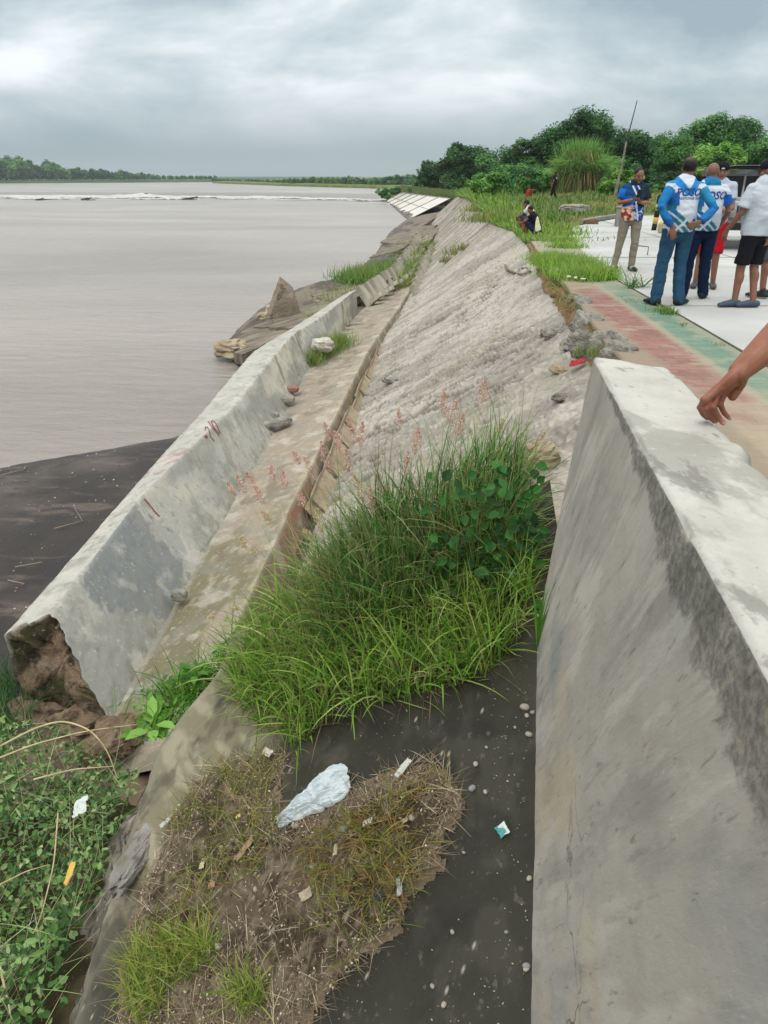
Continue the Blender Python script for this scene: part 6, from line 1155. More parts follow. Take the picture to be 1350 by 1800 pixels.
    # ---- shoes
    if 'shoe' in look:
        sc_, sole, style = look['shoe']
        for S_ in 'LR':
            an = J['an' + S_]; td = Wv((*np.array(P['toe' + S_]) - np.array(P['an' + S_][:2]), 0)); td /= np.linalg.norm(td); g = an - [0, 0, P['an' + S_][2] * K]; g = g + [0, 0, P.get('lift' + S_, 0)]
            mb = MB(); mb.tube([g - td * .055 * K + [0, 0, .045 * K], g + td * .03 * K + [0, 0, .05 * K], g + td * .12 * K + [0, 0, .042 * K], g + td * .19 * K + [0, 0, .032 * K]], [(.042 * K, .042 * K), (.046 * K, .05 * K), (.050 * K, .036 * K), (.040 * K, .026 * K)], 14)
            if style == 'shoe': mb.tube([g - td * .01 * K + [0, 0, .06 * K], g - td * .01 * K + [0, 0, .10 * K]], [.046 * K, .043 * K], 12)
            o = remesh(mb, 'shoe' if style == 'shoe' else 'clog', M_SHOE, r, vox * .8, 2); V_ = wverts(o); zz = V_[:, 2] - g[2]; c = np.tile(C(sc_), (len(V_), 1)); c[zz < .022 * K] = C(sole); V_[:, 2] = np.maximum(V_[:, 2], g[2] + .004)
            if look.get('shoefn'): c = look['shoefn']((V_ - g) @ np.stack([np.cross(td, [0, 0, 1]), td, [0, 0, 1]], 1) / K, c)
            setverts(o, V_); setcol(o, c)
    return r, W, Wv, J
def plain(h): return lambda q, arm, V: np.tile(C(h), (len(q), 1))
BLU, TEAL, WHT, CY = '#1b5a9c', '#2a7386', '#c0c7d0', '#1f86c4'
def jersey(q, arm, V, flip=1):
    c = np.tile(C(WHT), (len(q), 1)); bk = q[:, 1] < .03
    x, z = q[:, 0], q[:, 2]
    s1 = x * .80 + (z - .86) * .60       # bands falling from left flank to the hem on the right (seen from behind)
    u = (x + .17) * .77 + (1.18 - z) * .64; vv = (z - 1.18) * .77 + (x + .17) * .64
    band = (vv < -.012) & (vv > -.19) & (u > -.05); k = np.abs(np.mod(vv + .012, .062) - .031) < .021
    a = band & k & (u < .235); c[a] = C(BLU); a2 = band & k & (u < .235) & (u > .12); c[a2] = C(TEAL); a3 = band & k & (u > .262) & (u < .40) & (z < 1.0); c[a3] = C(TEAL)
    m = (np.abs(u - .248) < .012) & band; c[m] = C(WHT)
    sd_ = (x < -.10) & (z < 1.30) & (z > 1.16) & (vv > -.02); c[sd_] = C(BLU); c[(x < -.12) & (z > 1.10) & (z < 1.17)] = C(TEAL)
    c[(x > .135) & (z < 1.30) & (z > 1.0)] = C('#b9c3d2')
    c[arm > 0] = C(BLU if flip > 0 else BLU); return c
def hooded(q, arm, V):
    c = jersey(q, arm, V); a = arm > 0; c[a] = C('#1f6da6'); c[a & (q[:, 0] > 0) & (q[:, 2] > 1.2)] = C('#2f82ad'); c[a & (q[:, 2] < 1.02)] = C('#1a5698')
    x, z = q[:, 0], q[:, 2]; hood = (q[:, 1] < -.04) & (z > 1.27) & (np.abs(x) < .03 + (z - 1.27) * .95) & (z < 1.47)
    c[hood] = C('#2a7fc0'); inn = (q[:, 1] < -.02) & (z > 1.335) & (np.abs(x + .01) < (z - 1.335) * .75); c[inn] = C('#c5ccd6'); c[(z > 1.40) & (np.abs(x) > .1) & (arm < 1)] = C('#2a7fc0'); return c
def polo(q, arm, V):
    c = jersey(q, arm, V); a = arm > 0; c[a] = C('#1557a8'); c[a & (q[:, 1] > .03) & (q[:, 0] > 0)] = C(WHT); c[a & (q[:, 2] > 1.30)] = C(WHT)
    c[(q[:, 2] > 1.405) & (np.abs(q[:, 0]) < .105)] = C('#1e6f9e'); return c
TXT = '#2d4f86'
# man in the hooded jersey, seen from behind
P1h = U(1186, 537, 0)
person((P1h[0] - .10, P1h[1], .004), R(8), 1.70, dict(shL=(-.182, -.02, 1.36), shR=(.182, -.02, 1.36), elL=(-.335, -.17, 1.14), elR=(.335, -.16, 1.12), wrL=(-.17, -.20, .93), wrR=(.16, -.19, .98), hdL=(.25, -.1, -.9), hdR=(-.75, -.2, -.25), pnL=(0, 1, 0), pnR=(0, 1, .2), knL=(-.13, .02, .47), knR=(.10, .03, .48), anL=(-.155, 0, .085), anR=(.135, -.02, .085), toeL=(-.20, .18), toeR=(.32, .12), face=(.45, .85), tilt=-.12, curl=.35, belly=.03, head=(.02, .0, 1.56)),
    dict(shirt=hooded, sleeve=1.93, hood=True, loose=.012, hem=-.10, pants=('#284a63', 'long'), shoe=('#101114', '#0c0c0d', 'shoe'), hair=1, thin=True, vox=.0085, text=[('POSO', .0, 1.265, .115, TXT, .25), ('RESPONSE TEAM', .03, 1.225, .040, TXT, .25)]),
    'person seen from behind in white and blue hooded jersey and jeans, hands on hips')
P2 = U(1228, 528, 0)
person((P2[0] - .05, P2[1] + .12, .004), R(2), 1.66, dict(elR=(.27, -.03, 1.10), wrR=(.24, .12, .90), elL=(-.25, .02, 1.10), wrL=(-.2, .16, .95), anL=(-.15, -.03, .085), knL=(-.12, .02, .47), anR=(.14, .02, .085), toeR=(.25, .2), belly=.045, face=(.1, 1), tilt=-.1),
    dict(shirt=polo, sleeve=.72, collar=True, loose=.016, hem=-.10, pants=('#14213d', 'long'), shoe=('#1b1c20', '#101113', 'shoe'), stubble=True, skin='#80594a', vox=.0085, text=[('POSO', .01, 1.245, .125, TXT, .25)]),
    'person from behind with shaved head, white polo with blue sleeves, navy trousers')
P3 = U(1256, 517, 0)
person((P3[0] + .02, P3[1] + .6, .004), R(165), 1.68, dict(elR=(.26, -.06, 1.1), wrR=(.2, .08, .93), elL=(-.2, .08, 1.08), wrL=(-.02, .22, 1.05), knL=(-.1, .07, .48), anL=(-.13, -.02, .085), face=(.0, 1), tilt=-.15, belly=.05),
    dict(shirt=plain('#aab2be'), sleeve=.6, pants=('#a01820', 'short'), shoe=('#4a4440', '#3a332e', 'clog'), cap='#141416', capdir=-1, caplogo=True, vox=.009, skin='#87604c'),
    'person in red shorts and backward black cap, mostly hidden behind the shaved head')
# man with a phone
def swirl(q, arm, V):
    x, z = q[:, 0], q[:, 2]; c = np.tile(C('#17406b'), (len(q), 1)); l = x < .03; c[x > .06] = C('#1b2f3d')
    n_ = fbm(x * 9, z * 9 + q[:, 1] * 6, 4, 71) + .5; n2 = fbm(x * 22, z * 22, 3, 73) + .5
    lo = (z < 1.20) & (x < -.01 + .3 * (1.0 - z) + .06 * (n_ - .5)); c[lo] = C('#a84f32'); c[lo & (n2 > .54)] = C('#d9b9a8'); c[lo & (n2 < .42)] = C('#7a3a28')
    lb = (z < 1.15) & ~lo & (x < .16); c[lb] = C('#1d3f92'); c[lb & (n2 > .56)] = C('#b9c6dc')
    s = x * .75 + z * .42; st_ = np.abs(s - (-.03 + .565)) < .011; st2 = np.abs(s - (.035 + .565)) < .008; st3 = np.abs(x - .07 + .25 * (z - .9)) < .014
    c[(st_ | st2) & (z > 1.16) & (x < .06)] = C('#c2cce0'); c[st3 & (z < 1.15)] = C('#c2cce0')
    c[(arm > 0) & (x < 0)] = C('#1660b8'); c[(arm > 0) & (x > 0)] = C('#1b2a33'); c[(z > 1.39) & (np.abs(x) < .10)] = C('#1a2733'); return c
P4 = U(1098, 476, 0)
r4, W4, Wv4, J4 = person((P4[0], P4[1], .004), R(178), 1.63, dict(elR=(.24, .03, 1.12), elL=(-.24, .03, 1.12), wrR=(.06, .25, 1.17), wrL=(-.07, .25, 1.13), hdR=(-.5, .6, .35), hdL=(.5, .5, .3), pnL=(0, 0, 1), pnR=(0, 0, 1), knL=(-.10, .05, .48), knR=(.14, .0, .48), anL=(-.10, .02, .085), anR=(.20, .02, .085), toeR=(.36, .14), toeL=(-.14, .18), face=(-.25, 1), tilt=-.38, head=(-.02, .05, 1.55), curl=.7, belly=.03),
    dict(shirt=lambda q, a, V: swirl(q * [-1, 1, 1], a, V), sleeve=.75, loose=.012, collar=True, hem=-.16, pants=('#7f776a', 'long'), slim=1, shoe=('#141615', '#26302a', 'shoe'), hair=1, vox=.008, skin='#875d4a', shoefn=lambda q, c: np.where(((np.abs(q[:, 1] - .06) < .012) | (np.abs(q[:, 1] - .10) < .008))[:, None] & (q[:, 2] > .03)[:, None], C('#b9c2bd'), c)),
    'person facing us in blue and orange patterned polo, looking down at a phone')
ph = MB(); pc = W4((-.0, .345, 1.215)); ph.box((0, 0, 0), (.075, .012, .15), jit=0); o = ph.obj('phone', M('black_phone', '#101012', rough=.3, bump=0), smooth=False); o.location = pc; o.rotation_euler = (R(-40), 0, R(178)); m_ = o.modifiers.new('b', 'BEVEL'); m_.width = .006; m_.segments = 2; tag(o, 'black mobile phone held up in both hands by the person in beige trousers', 'phone')
for sg in (-1, 1): pass
# white T shirt, black shorts, cap
P5 = U(1302, 541, 0)
def tee(q, arm, V): c = np.tile(C('#b3bbc4'), (len(q), 1)); return c
r5, W5, Wv5, J5 = person((P5[0] + .03, P5[1] + .03, .004), R(28), 1.68, dict(shL=(-.185, .03, 1.355), shR=(.165, -.04, 1.36), elL=(-.24, .07, 1.10), wrL=(-.25, .22, .90), elR=(.24, -.16, 1.12), wrR=(.10, -.10, .86), hdL=(-.05, .25, -.9), hdR=(-.1, -.1, -.95), pnR=(0, 1, 0), anL=(-.10, .05, .085), anR=(.08, -.07, .085), knL=(-.1, .05, .48), toeL=(-.35, .12), toeR=(-.25, .06), face=(-.55, .8), tilt=-.1, belly=.055, curl=.6),
    dict(shirt=tee, sleeve=.78, loose=.024, hem=-.14, pants=('#15171c', 'short'), slen=.92, shoe=('#3a4a58', '#33424f', 'clog'), cap='#15181f', vox=.0085, skin='#7c5645', head=1.03, text=[('NO BALL', .05, 1.30, .045, TXT, .1)] and [('POSO', .06, 1.31, .06, '#4a6288', .1)]),
    'person in white T-shirt, black shorts, dark cap and grey clogs with a phone in hand')
o = MB().box((0, 0, 0), (.075, .012, .15)).obj('phone', M('dark_phone', '#15151a', rough=.35, bump=0), smooth=False); o.location = W5((.085, -.13, .80)); o.rotation_euler = (R(12), R(38), R(28)); m_ = o.modifiers.new('b', 'BEVEL'); m_.width = .006; m_.segments = 2; tag(o, 'dark phone held low in one hand of the person in white T-shirt', 'phone')
P6 = U(1345, 528, 0)
person((P6[0] + .10, P6[1] + .25, .004), R(30), 1.68, dict(face=(-.3, 1), belly=.05, elL=(-.24, .02, 1.1), anL=(-.14, -.04, .085), toeL=(-.2, .18)),
    dict(shirt=plain('#1f5fae'), sleeve=.6, loose=.012, pants=('#4d5157', 'short'), shoe=('#26282a', '#b5b5b5', 'shoe'), cap='#14181d', vox=.0095, skin='#7c5645'), 'person in grey shorts and black trainers behind the white T-shirt at right')
# seated pair at the edge of the slope
SIT = dict(pel=(0, 0, .13), chest=(0, .10, .44), neck=(0, .20, .62), head=(0, .28, .73), shL=(-.16, .17, .57), shR=(.16, .17, .57), elL=(-.2, .34, .40), elR=(.2, .34, .40), wrL=(-.1, .5, .34), wrR=(.08, .5, .30), hipL=(-.09, .03, .12), hipR=(.09, .03, .12), knL=(-.13, .38, .42), knR=(.13, .38, .42), anL=(-.11, .40, .06), anR=(.11, .40, .06), toeL=(-.12, .56), toeR=(.12, .56), tilt=-.5, curl=.7)
def sitshirt(q, arm, V): c = np.tile(C('#14161c'), (len(q), 1)); c[(q[:, 1] < .02 + 0 * q[:, 2]) & (q[:, 0] < .3) & (q[:, 2] > .08) & (q[:, 0] < -.02)] = C('#c6c9a8'); return c
S1 = U(944, 413, 0); person((S1[0], S1[1], .0), R(62), 1.5, dict(SIT), dict(shirt=sitshirt, sleeve=.5, pants=('#1a2544', 'short'), hair=1, vox=.0095, hem=-.05, skin='#7a4a34'), 'child squatting at the slope edge in a black shirt with pale back panel')
S2_ = U(936, 404, 0); person((S2_[0] + .05, S2_[1] + .3, .0), R(62), 1.66, dict(SIT), dict(shirt=plain('#b9bcc2'), sleeve=.5, pants=('#3b4460', 'short'), hair=1, vox=.0095, hem=-.05, skin='#7a4a34'), 'child in a white shirt squatting behind the one in the black shirt')
# far figures
S3 = UY(975, 342, 46); zg3 = float(zland(S3[0], 62)); S3 = UY(973, 343, 52); zg3 = float(zland(S3[0], 52)); person((S3[0], 52, zg3), R(60), 1.60, dict(anL=(-.1, -.22, .085), knL=(-.1, -.05, .48), anR=(.1, .2, .085), knR=(.1, .16, .49), elR=(.26, .05, 1.1), wrR=(.15, .2, .95)), dict(shirt=lambda q, a, V: np.where(((np.abs(q[:, 0]) < .1) & (np.abs(q[:, 2] - 1.28) < .05))[:, None], C('#b9b9b9'), np.tile(C('#121316'), (len(q), 1))), sleeve=.6, pants=('#101115', 'long'), shoe=('#101115', '#101115', 'shoe'), hair=1, vox=.014), 'distant person in black shirt and trousers walking before the reed clump')
S4 = UY(926, 341, 58); zg4 = float(zland(S4[0], 58)); person((S4[0], 58, zg4), R(-60), 1.5, dict(SIT, elR=(.3, .4, .6), wrR=(.35, .6, .6)), dict(shirt=plain('#8e3222'), sleeve=.6, pants=('#7a2f22', 'short'), hair=1, vox=.014, skin='#8a4a34'), 'distant person in red crouching in the grass beside the shrubs')

# ---- the person at the wall: left hand on the parapet, body out of frame
def armperson():
    r = empty('person', (1.62, 2.35, 0), 'person at the right edge whose bare arm reaches in, hand resting on the parapet', 'person')
    mb = MB(); z0 = 0
    wr = U(1301, 652, 1.045); el = U(1386, 500, 1.22); el[1] = wr[1] + .10; el = np.array([wr[0] + .20, wr[1] + .07, 1.225]); sh = np.array([1.46, 2.32, 1.40])
    Kn = [U(1238, 704, .975), U(1248, 696, .985), U(1261, 690, .987), U(1273, 691, .978)]; Md = [U(1231, 716, .948), U(1240, 717, .954), U(1253, 715, .957), U(1266, 711, .952)]; Dd = [U(1236, 728, .926), U(1247, 732, .922), U(1262, 733, .922), U(1272, 725, .926)]; Tp = [U(1243, 734, .910), U(1256, 740, .908), U(1271, 743, .908), U(1281, 734, .910)]
    def cap(pts, rad, seg=14):
        pts = np.array(pts, float); t = np.linspace(0, len(pts) - 1, (len(pts) - 1) * 4 + 1); pp = np.stack([np.interp(t, range(len(pts)), pts[:, k]) for k in range(3)], 1); rr = np.interp(t, range(len(pts)), rad)
        for _ in range(2): pp[1:-1] = pp[1:-1] * .5 + (pp[:-2] + pp[2:]) * .25
        mb.tube(pp, list(rr), seg)
    # forearm and upper arm
    cap([sh, el], [.058, .043]); cap([el, el * .7 + wr * .3, el * .35 + wr * .65, wr], [.044, .052, .041, .0285]); 
    for i in range(4): cap([wr * .7 + Kn[i] * .3, wr * .4 + Kn[i] * .6 + np.array([0, 0, .003]), Kn[i]], [.014, .0118, .0104])
    cap([wr + [.004, -.004, -.012], U(1299, 676, 1.00), U(1288, 697, .970)], [.019, .0175, .012]); km = sum(Kn) / 4; nh = np.cross(Kn[3] - Kn[0], km - wr); nh /= np.linalg.norm(nh); mb.tube([wr + (wr - km) * .25, wr, wr * .6 + km * .4, wr * .15 + km * .85], [(.027, .0225), (.028, .020), (.033, .0165), (.034, .011)], 20, up=nh)
    rs = [(.0098, .0086, .0080, .0070), (.0100, .0088, .0082, .0074), (.0098, .0088, .0080, .0072), (.0090, .0078, .0072, .0062)]
    for i in range(4): cap([Kn[i], Md[i], Dd[i], Tp[i]], rs[i]); mb.ell(Kn[i] + [0, 0, .002], (.0112, .0112, .0105)); mb.ell(Md[i], (.0096,) * 3)
    tb = wr * .62 + Kn[0] * .38 + np.array([.012, .02, -.016]); cap([wr + [0, 0.005, -.006], tb, tb + [-.016, .022, -.030], tb + [-.024, .018, -.062]], [.020, .0165, .012, .0095])
    # rest of the body beyond the frame
    pel = np.array([1.72, 2.38, .95]); ch = np.array([1.66, 2.36, 1.22]); nk = np.array([1.60, 2.34, 1.43]); hd = np.array([1.56, 2.33, 1.57])
    mb.tube([pel - [0, 0, .05], pel + [0, 0, .1], ch, nk - [0, 0, .06], nk], [(.16, .12), (.155, .12), (.18, .12), (.15, .09), (.07, .065)], 22, up=(-1, 0, 0)); mb.tube([nk - [0, 0, .05], hd], [.065, .055], 14)
    mb.ell(hd + [0, 0, .02], (.09, .075, .10)); mb.ell(hd + [-.02, 0, -.05], (.065, .058, .065)); mb.ell(hd + [-.095, 0, -.015], (.018, .012, .02))
    s2 = np.array([1.66, 2.56, 1.38]); cap([s2, s2 + [.05, .06, -.28], s2 + [-.03, .06, -.5]], [.055, .042, .028]); mb.tube([s2 + [-.03, .06, -.5], s2 + [-.05, .06, -.60]], [(.035, .018), (.035, .014)], 10)
    for sg in (-1, 1): y_ = 2.38 + sg * .1; cap([[1.72, y_, .9], [1.70, y_, .48], [1.73, y_, .09]], [.09, .058, .038]); mb.tube([[1.75, y_, .04], [1.58, y_, .025]], [(.035, .035), (.04, .02)], 12)
    for f_ in range(4): b_ = s2 + [-.05, .06 + (f_ - 1.5) * .018, -.60]; mb.tube([b_, b_ + [-.005, 0, -.04], b_ + [-.015, 0, -.07]], [.009, .008, .007], 8)
    o = remesh(mb, 'body', M_HAND, r, .0028, 2, .4); V_ = wverts(o); n1_ = fbm(V_[:, 0] * 40 + V_[:, 2] * 20, V_[:, 1] * 40, 4, 5); c = np.tile(C('#8a5b45'), (len(V_), 1)) * (1 + .22 * n1_[:, None])
    dk = sst(.12, .02, np.linalg.norm(V_ - np.array(Kn[1]), axis=1)); c = c + (C('#7a4236') - c) * (dk * .5)[:, None]
    for p in Tp: k = np.linalg.norm(V_ - p, axis=1); c = c + (C('#a06a5a') - c) * (sst(.02, .008, k) * .6)[:, None]
    setcol(o, c)
    # fingernails
    for i in range(4):
        dr = Tp[i] - Dd[i]; dr /= np.linalg.norm(dr); upn = CAM - Tp[i]; upn -= dr * (upn @ dr); upn /= np.linalg.norm(upn); sd = np.cross(dr, upn); MB().ell(Tp[i] + upn * .0052 + dr * .001, (.0044, .0058, .0022), np.stack([sd, dr, upn], 1), 10, 8, c_=C('#a87f70')).obj('fingernail', M_SKIN, r)
    # clothes (outside the frame)
    mb2 = MB(); mb2.tube([pel - [0, 0, .06], pel + [0, 0, .1], ch, nk - [0, 0, .05], nk - [0, 0, .01]], [(.18, .14), (.175, .14), (.20, .14), (.165, .105), (.085, .08)], 22, up=(-1, 0, 0)); mb2.tube([sh, sh * .6 + el * .4], [.075, .07], 14); mb2.tube([s2, s2 + [.02, .03, -.15]], [.075, .07], 14); o = remesh(mb2, 'shirt', M_CLOTH, r, .012, 2); setcol(o, C('#3a4a60'))
    mb2 = MB(); mb2.tube([pel - [0, 0, .06], pel + [0, 0, .08]], [(.18, .135), (.17, .13)], 20, up=(-1, 0, 0))
    for sg in (-1, 1): y_ = 2.38 + sg * .1; mb2.tube([[1.72, y_, .9], [1.70, y_, .48], [1.73, y_, .09]], [.1, .078, .07], 14)
    o = remesh(mb2, 'trousers', M_CLOTH, r, .012, 2); setcol(o, C('#2a2d34')); mb2 = MB().ell(hd + [.012, 0, .035], (.097, .083, .095)); o = remesh(mb2, 'hair', M_HAIR, r, .01, 1); V_ = wverts(o); k = (V_[:, 0] < hd[0] - .035) & (V_[:, 2] < hd[2] + .05); V_[k] = hd + (V_[k] - hd) * .7; setverts(o, V_); setcol(o, C('#141210'))
M_HAND = M('weathered_skin', None, attr=True, rough=.5, spec=.35, bump=.45, bscale=55, bdist=.0022, layers=[('#6b3f30', 30, .56, .70, .35), ('#a87560', 14, .56, .70, .35)])
armperson()
# ================================================================ SMALL THINGS, FOAM, VEHICLE, HAZE
# --- weir foam and lip
def xyl(t): a, b_ = np.array([-190, 216]), np.array([-9.5, 176]); return a + (b_ - a) * t
nx_, ny_ = 900, 46; t = np.linspace(0, 1, nx_); w_ = np.linspace(0, 1, ny_); T, Wd = np.meshgrid(t, w_); A2, B2 = xyl(0.0), xyl(1.0); X = A2[0] + (B2[0] - A2[0]) * T; Y0 = np.interp(X, [-190, -110, -54, -10], [210, 206, 204, 181]); Y = Y0 - Wd * 30
f_ = fbm(X * .10, Y * .22, 5, 801) + .5; dens_ = f_ - .30 - .28 * np.abs(Wd - .12) - .12 * (Wd > .45) + .08 * np.sin(X * .05)
hump = .8 * np.exp(-((X + 76) ** 2) / 14) * np.exp(-(Wd - .1) ** 2 / .01)
Z = WZ + .06 + .32 * np.clip(dens_, 0, 1) * 2 + .25 * fbm(X * .7, Y * .7, 3, 803) * (dens_ > 0) + hump; F_ = grid(nx_, ny_); F_ = F_[(dens_.ravel()[F_] > 0).all(1)]
used, inv = np.unique(F_, return_inverse=True); m_foam = M('white_water', [.6, (.4, '#a9a6a2'), (.6, '#bdbbb8')], bump=.6, bscale=2, rough=.6)
tag(mk('foam', np.stack([X, Y, Z], -1).reshape(-1, 3)[used], inv.reshape(F_.shape), m_foam), kind='stuff')
t = np.linspace(0, 1, 300); X = A2[0] + (B2[0] - A2[0]) * t; Y0 = np.interp(X, [-190, -110, -54, -10], [210, 206, 204, 181]); prof = [(0, 0), (1.5, .25), (5, .50), (12, .52), (24, .3), (50, -.02)]
P = np.stack([np.stack([X, Y0 + a, WZ + .02 + b_ + .03 * fbm(X * .2, X * 0 + a, 2, 4)], 1) for a, b_ in prof], 1); tag(mk('water_lip', P, grid(6, 300), M('smooth_brown_water', '#776c61', rough=.3, bump=.2, bscale=1.5)), kind='structure')
m_dark = M('dark_driftwood', '#4a4238', bump=.6, bscale=8)
for (px, py, l_, lb) in [(335, 351, 5, 'dark driftwood pile stranded at the foam line in mid river'), (150, 352, 2.2, 'tiny dark driftwood near the foam line at left'), (70, 352, 1.4, 'smallest dark snag in the river at far left')]:
    q_ = U(px, py, WZ); mb = MB()
    for k in range(7): a = q_ + [rng.uniform(-l_, l_) * .5, rng.uniform(-1, 1), rng.uniform(0, .2)]; mb.tube([a, a + [rng.uniform(.3, .6) * l_, rng.uniform(-.5, .5), rng.uniform(-.1, .5)]], [.16, .08], 6)
    tag(mb.obj('driftwood', m_dark), lb, 'driftwood')
# --- litter on the slab
def crumple(name, c0, size, seed, hexs, label, cat, rz=0, tilt=None, amp=.5, nu=26, mat=None, col2=None, shapefn=None):
    u = np.linspace(-.5, .5, nu); X, Y = np.meshgrid(u, u); ed = np.maximum(np.abs(X), np.abs(Y)) * 2; rr = 1 + .35 * fbm(np.arctan2(Y, X) * 1.3 + seed, X * 0 + seed, 3, seed)
    Xs, Ys = X * rr * size[0], Y * rr * size[1]; h = size[2] * (.4 + amp * 2 * np.abs(fbm(X * 4 + seed, Y * 4, 4, seed + 1)) + .3 * (1 - ed))
    if shapefn: Xs, Ys, h = shapefn(X, Y, Xs, Ys, h)
    R_ = rotz(rz); R2 = np.stack([R_[:, 0], R_[:, 1], [0, 0, 1.]], 1)
    s1 = R_[:, 0] * 1.0; s2 = R_[:, 1] * 1.0; s1 = s1 - SN * (s1 @ SN); s1 /= np.linalg.norm(s1); s2 = np.cross(SN, s1)
    P = np.array(c0) + Xs[..., None] * s1 + Ys[..., None] * s2 + h[..., None] * SN; P2 = P - SN * .0015; n_ = nu * nu; g = grid(nu, nu)
    c = np.tile(C(hexs), (nu, nu, 1)); 
    if col2: c = mixc(c, col2[0], sst(col2[1], col2[1] + .03, fbm(X * 2 + seed, Y * 2, 2, seed + 7) + .5))
    o = mk(name, np.concatenate([P.reshape(-1, 3), P2.reshape(-1, 3)]), np.concatenate([g, (g + n_)[:, ::-1]]), mat or PLAS, col=np.concatenate([c.reshape(-1, 3)] * 2), smooth=nu > 30); return tag(o, label, cat)
PLAS = M('thin_plastic', None, attr=True, rough=.4, spec=.5, bump=.3, bscale=60, bdist=.004)
a_, b_ = SL(500, 1452), SL(606, 1372); ctr = (a_ + b_) / 2; Lb = np.linalg.norm(b_ - a_) * 1.12; rz_ = math.atan2(b_[1] - a_[1], b_[0] - a_[0])
def bagshape(X, Y, Xs, Ys, h):
    wd = np.interp(X, [-.5, -.3, 0, .25, .45, .5], [.35, .6, .95, 1.25, 1.0, .7]); Ys = Ys * wd * (1 + .5 * fbm(X * 5, Y * 1.0, 3, 77)); dome = np.clip(1 - (2 * Y) ** 2, 0, 1) ** .5 * np.clip(1 - (2 * X) ** 6, 0, 1)
    rid = np.abs(fbm(X * 3 + 2, Y * 9, 4, 911)); return Xs, Ys + .02 * X ** 2, .004 + .022 * dome * wd + .085 * rid * dome + .035 * np.abs(fbm(X * 9, Y * 9, 4, 915))
crumple('plastic_bag', ctr + SN * .02, (Lb, .15, .05), 5, '#b9c3c6', 'crumpled pale translucent plastic bag lying on the litter patch', 'plastic bag', rz_, nu=90, shapefn=bagshape)
lit = [((885, 1461), (.04, .045, .012), '#c6cbc8', 'small torn white and teal wrapper on the bare dark slab', 'wrapper', .4, ('#3f8f90', .55)), ((712, 1566), (.03, .07, .015), '#9fa6aa', 'silvery crumpled wrapper at the right side of the litter', 'wrapper', .1, ('#4c5054', .6)),
       ((655, 1453), (.05, .028, .012), '#b9b4a5', 'white flake of shell or plaster in the middle of the litter', 'flake', .2, None), ((672, 1581), (.055, .05, .012), '#23272b', 'small black plastic piece beside the silvery wrapper', 'plastic scrap', .5, None), ((718, 1358), (.10, .035, .02), '#b9bab0', 'long white crumpled wrapper at the upper edge of the litter', 'wrapper', .7, ('#8a8270', .6)),
       ((480, 1330), (.035, .06, .02), '#c2bdae', 'small white crumpled tissue by the low grass at left', 'tissue', .9, None), ((428, 1441), (.03, .02, .008), '#c8b860', 'tiny yellow scrap in the left part of the litter', 'scrap', .2, None), ((440, 1500), (.13, .035, .02), '#917a5c', 'curled tan bark strip on the litter', 'bark strip', .7, None),
       ((383, 1562), (.045, .03, .012), '#9c7757', 'small square orange brown chip in the litter', 'chip', .1, None), ((351, 1640), (.03, .06, .012), '#9c7d5e', 'pointed brown bark chip in the lower left litter', 'bark chip', .3, None), ((300, 1452), (.07, .03, .012), '#aeb0a6', 'greyish flake at the slab edge by the plaster crust', 'flake', .5, None), ((366, 1528), (.03, .03, .02), '#c9bf9a', 'cream coloured crumb in the left litter', 'crumb', 0, None), ((600, 1500), (.02, .05, .015), '#b3ac94', 'thin cream chip upright in the middle of the litter', 'chip', 0, None), ((722, 1450), (.03, .02, .02), '#b5a88f', 'tan chip at the right end of the litter', 'chip', .3, None), ((548, 1580), (.06, .05, .02), '#a89a86', 'pale flat stone chip in the lower middle litter', 'chip', .4, None)]
for i, (p, sz, hx, lb, ct_, rz, c2) in enumerate(lit): crumple(ct_.replace(' ', '_'), SL(*p) + SN * (.036 if i != 0 else .004), tuple(v * (.85 if i not in (0, 5) else 1) for v in sz), 20 + i, hx, lb, ct_, rz, col2=c2)
crumple('wrapper', U(125, 1537, -2.02), (.05, .13, .02), 60, '#c9a84a', 'yellow and red snack wrapper caught in the vines', 'wrapper', .1, col2=('#8f3a2a', .56)); crumple('tissue', U(145, 1420, -1.98), (.10, .12, .04), 61, '#c2c8c2', 'white scrap of tissue caught in the vines', 'tissue', .3)
crumple('red_scrap', (onbank(1016, 650) if onbank(1016, 650) is not None else np.array([.9, 5, -.3])) + [0, 0, .06], (.10, .16, .06), 62, '#a8242a', 'small bright red scrap beside the far end of the parapet', 'scrap', 1.2)
tag(lump('plaster_crust', SL(258, 1500) + np.array([-.06, 0, -.02]), (.13, .40, .07), 63, m_rub, rotz(-.1) @ roty(-.5), nu=50, nv_=34, rough_=.9, boxy=.6), 'pale grey plaster crust stuck on the broken edge of the slab', 'plaster')
# --- far things by the road
m_blk = M('grey_block_concrete', [4, (.35, '#77766f'), (.6, '#8f8e86')], [('#4f5048', 6, .55, .7, .5)], bump=.5, bscale=20)
q_ = U(1091, 398, 0); mb = MB().box(q_ + [0, 0, .28], (.36, .36, .56), taper=.86); mb.box(q_ + [0, 0, .585], (.40, .40, .05)); o = mb.obj('concrete_post_base', m_blk, smooth=False); m_ = o.modifiers.new('b', 'BEVEL'); m_.width = .012; tag(o, 'tapered grey concrete block standing on the far side of the road', 'concrete block')
m_yel, m_blc = M('yellow_paint', '#b99a3c', bump=.2), M('black_paint', '#17181a', bump=.2)
def bollard(px, py, h, lab, tilt=0):
    q_ = U(px, py, 0); r = empty('bollard', q_, lab, 'bollard'); nb = 5
    for k in range(nb): z0, z1 = h * k / nb, h * (k + 1) / nb; MB().tube([q_ + [tilt * z0, 0, z0], q_ + [tilt * z1, 0, z1]], [.075, .075], 16, cap=(False, k == nb - 1)).obj('black_band' if k % 2 == 0 else 'yellow_band', m_blc if k % 2 == 0 else m_yel, r)
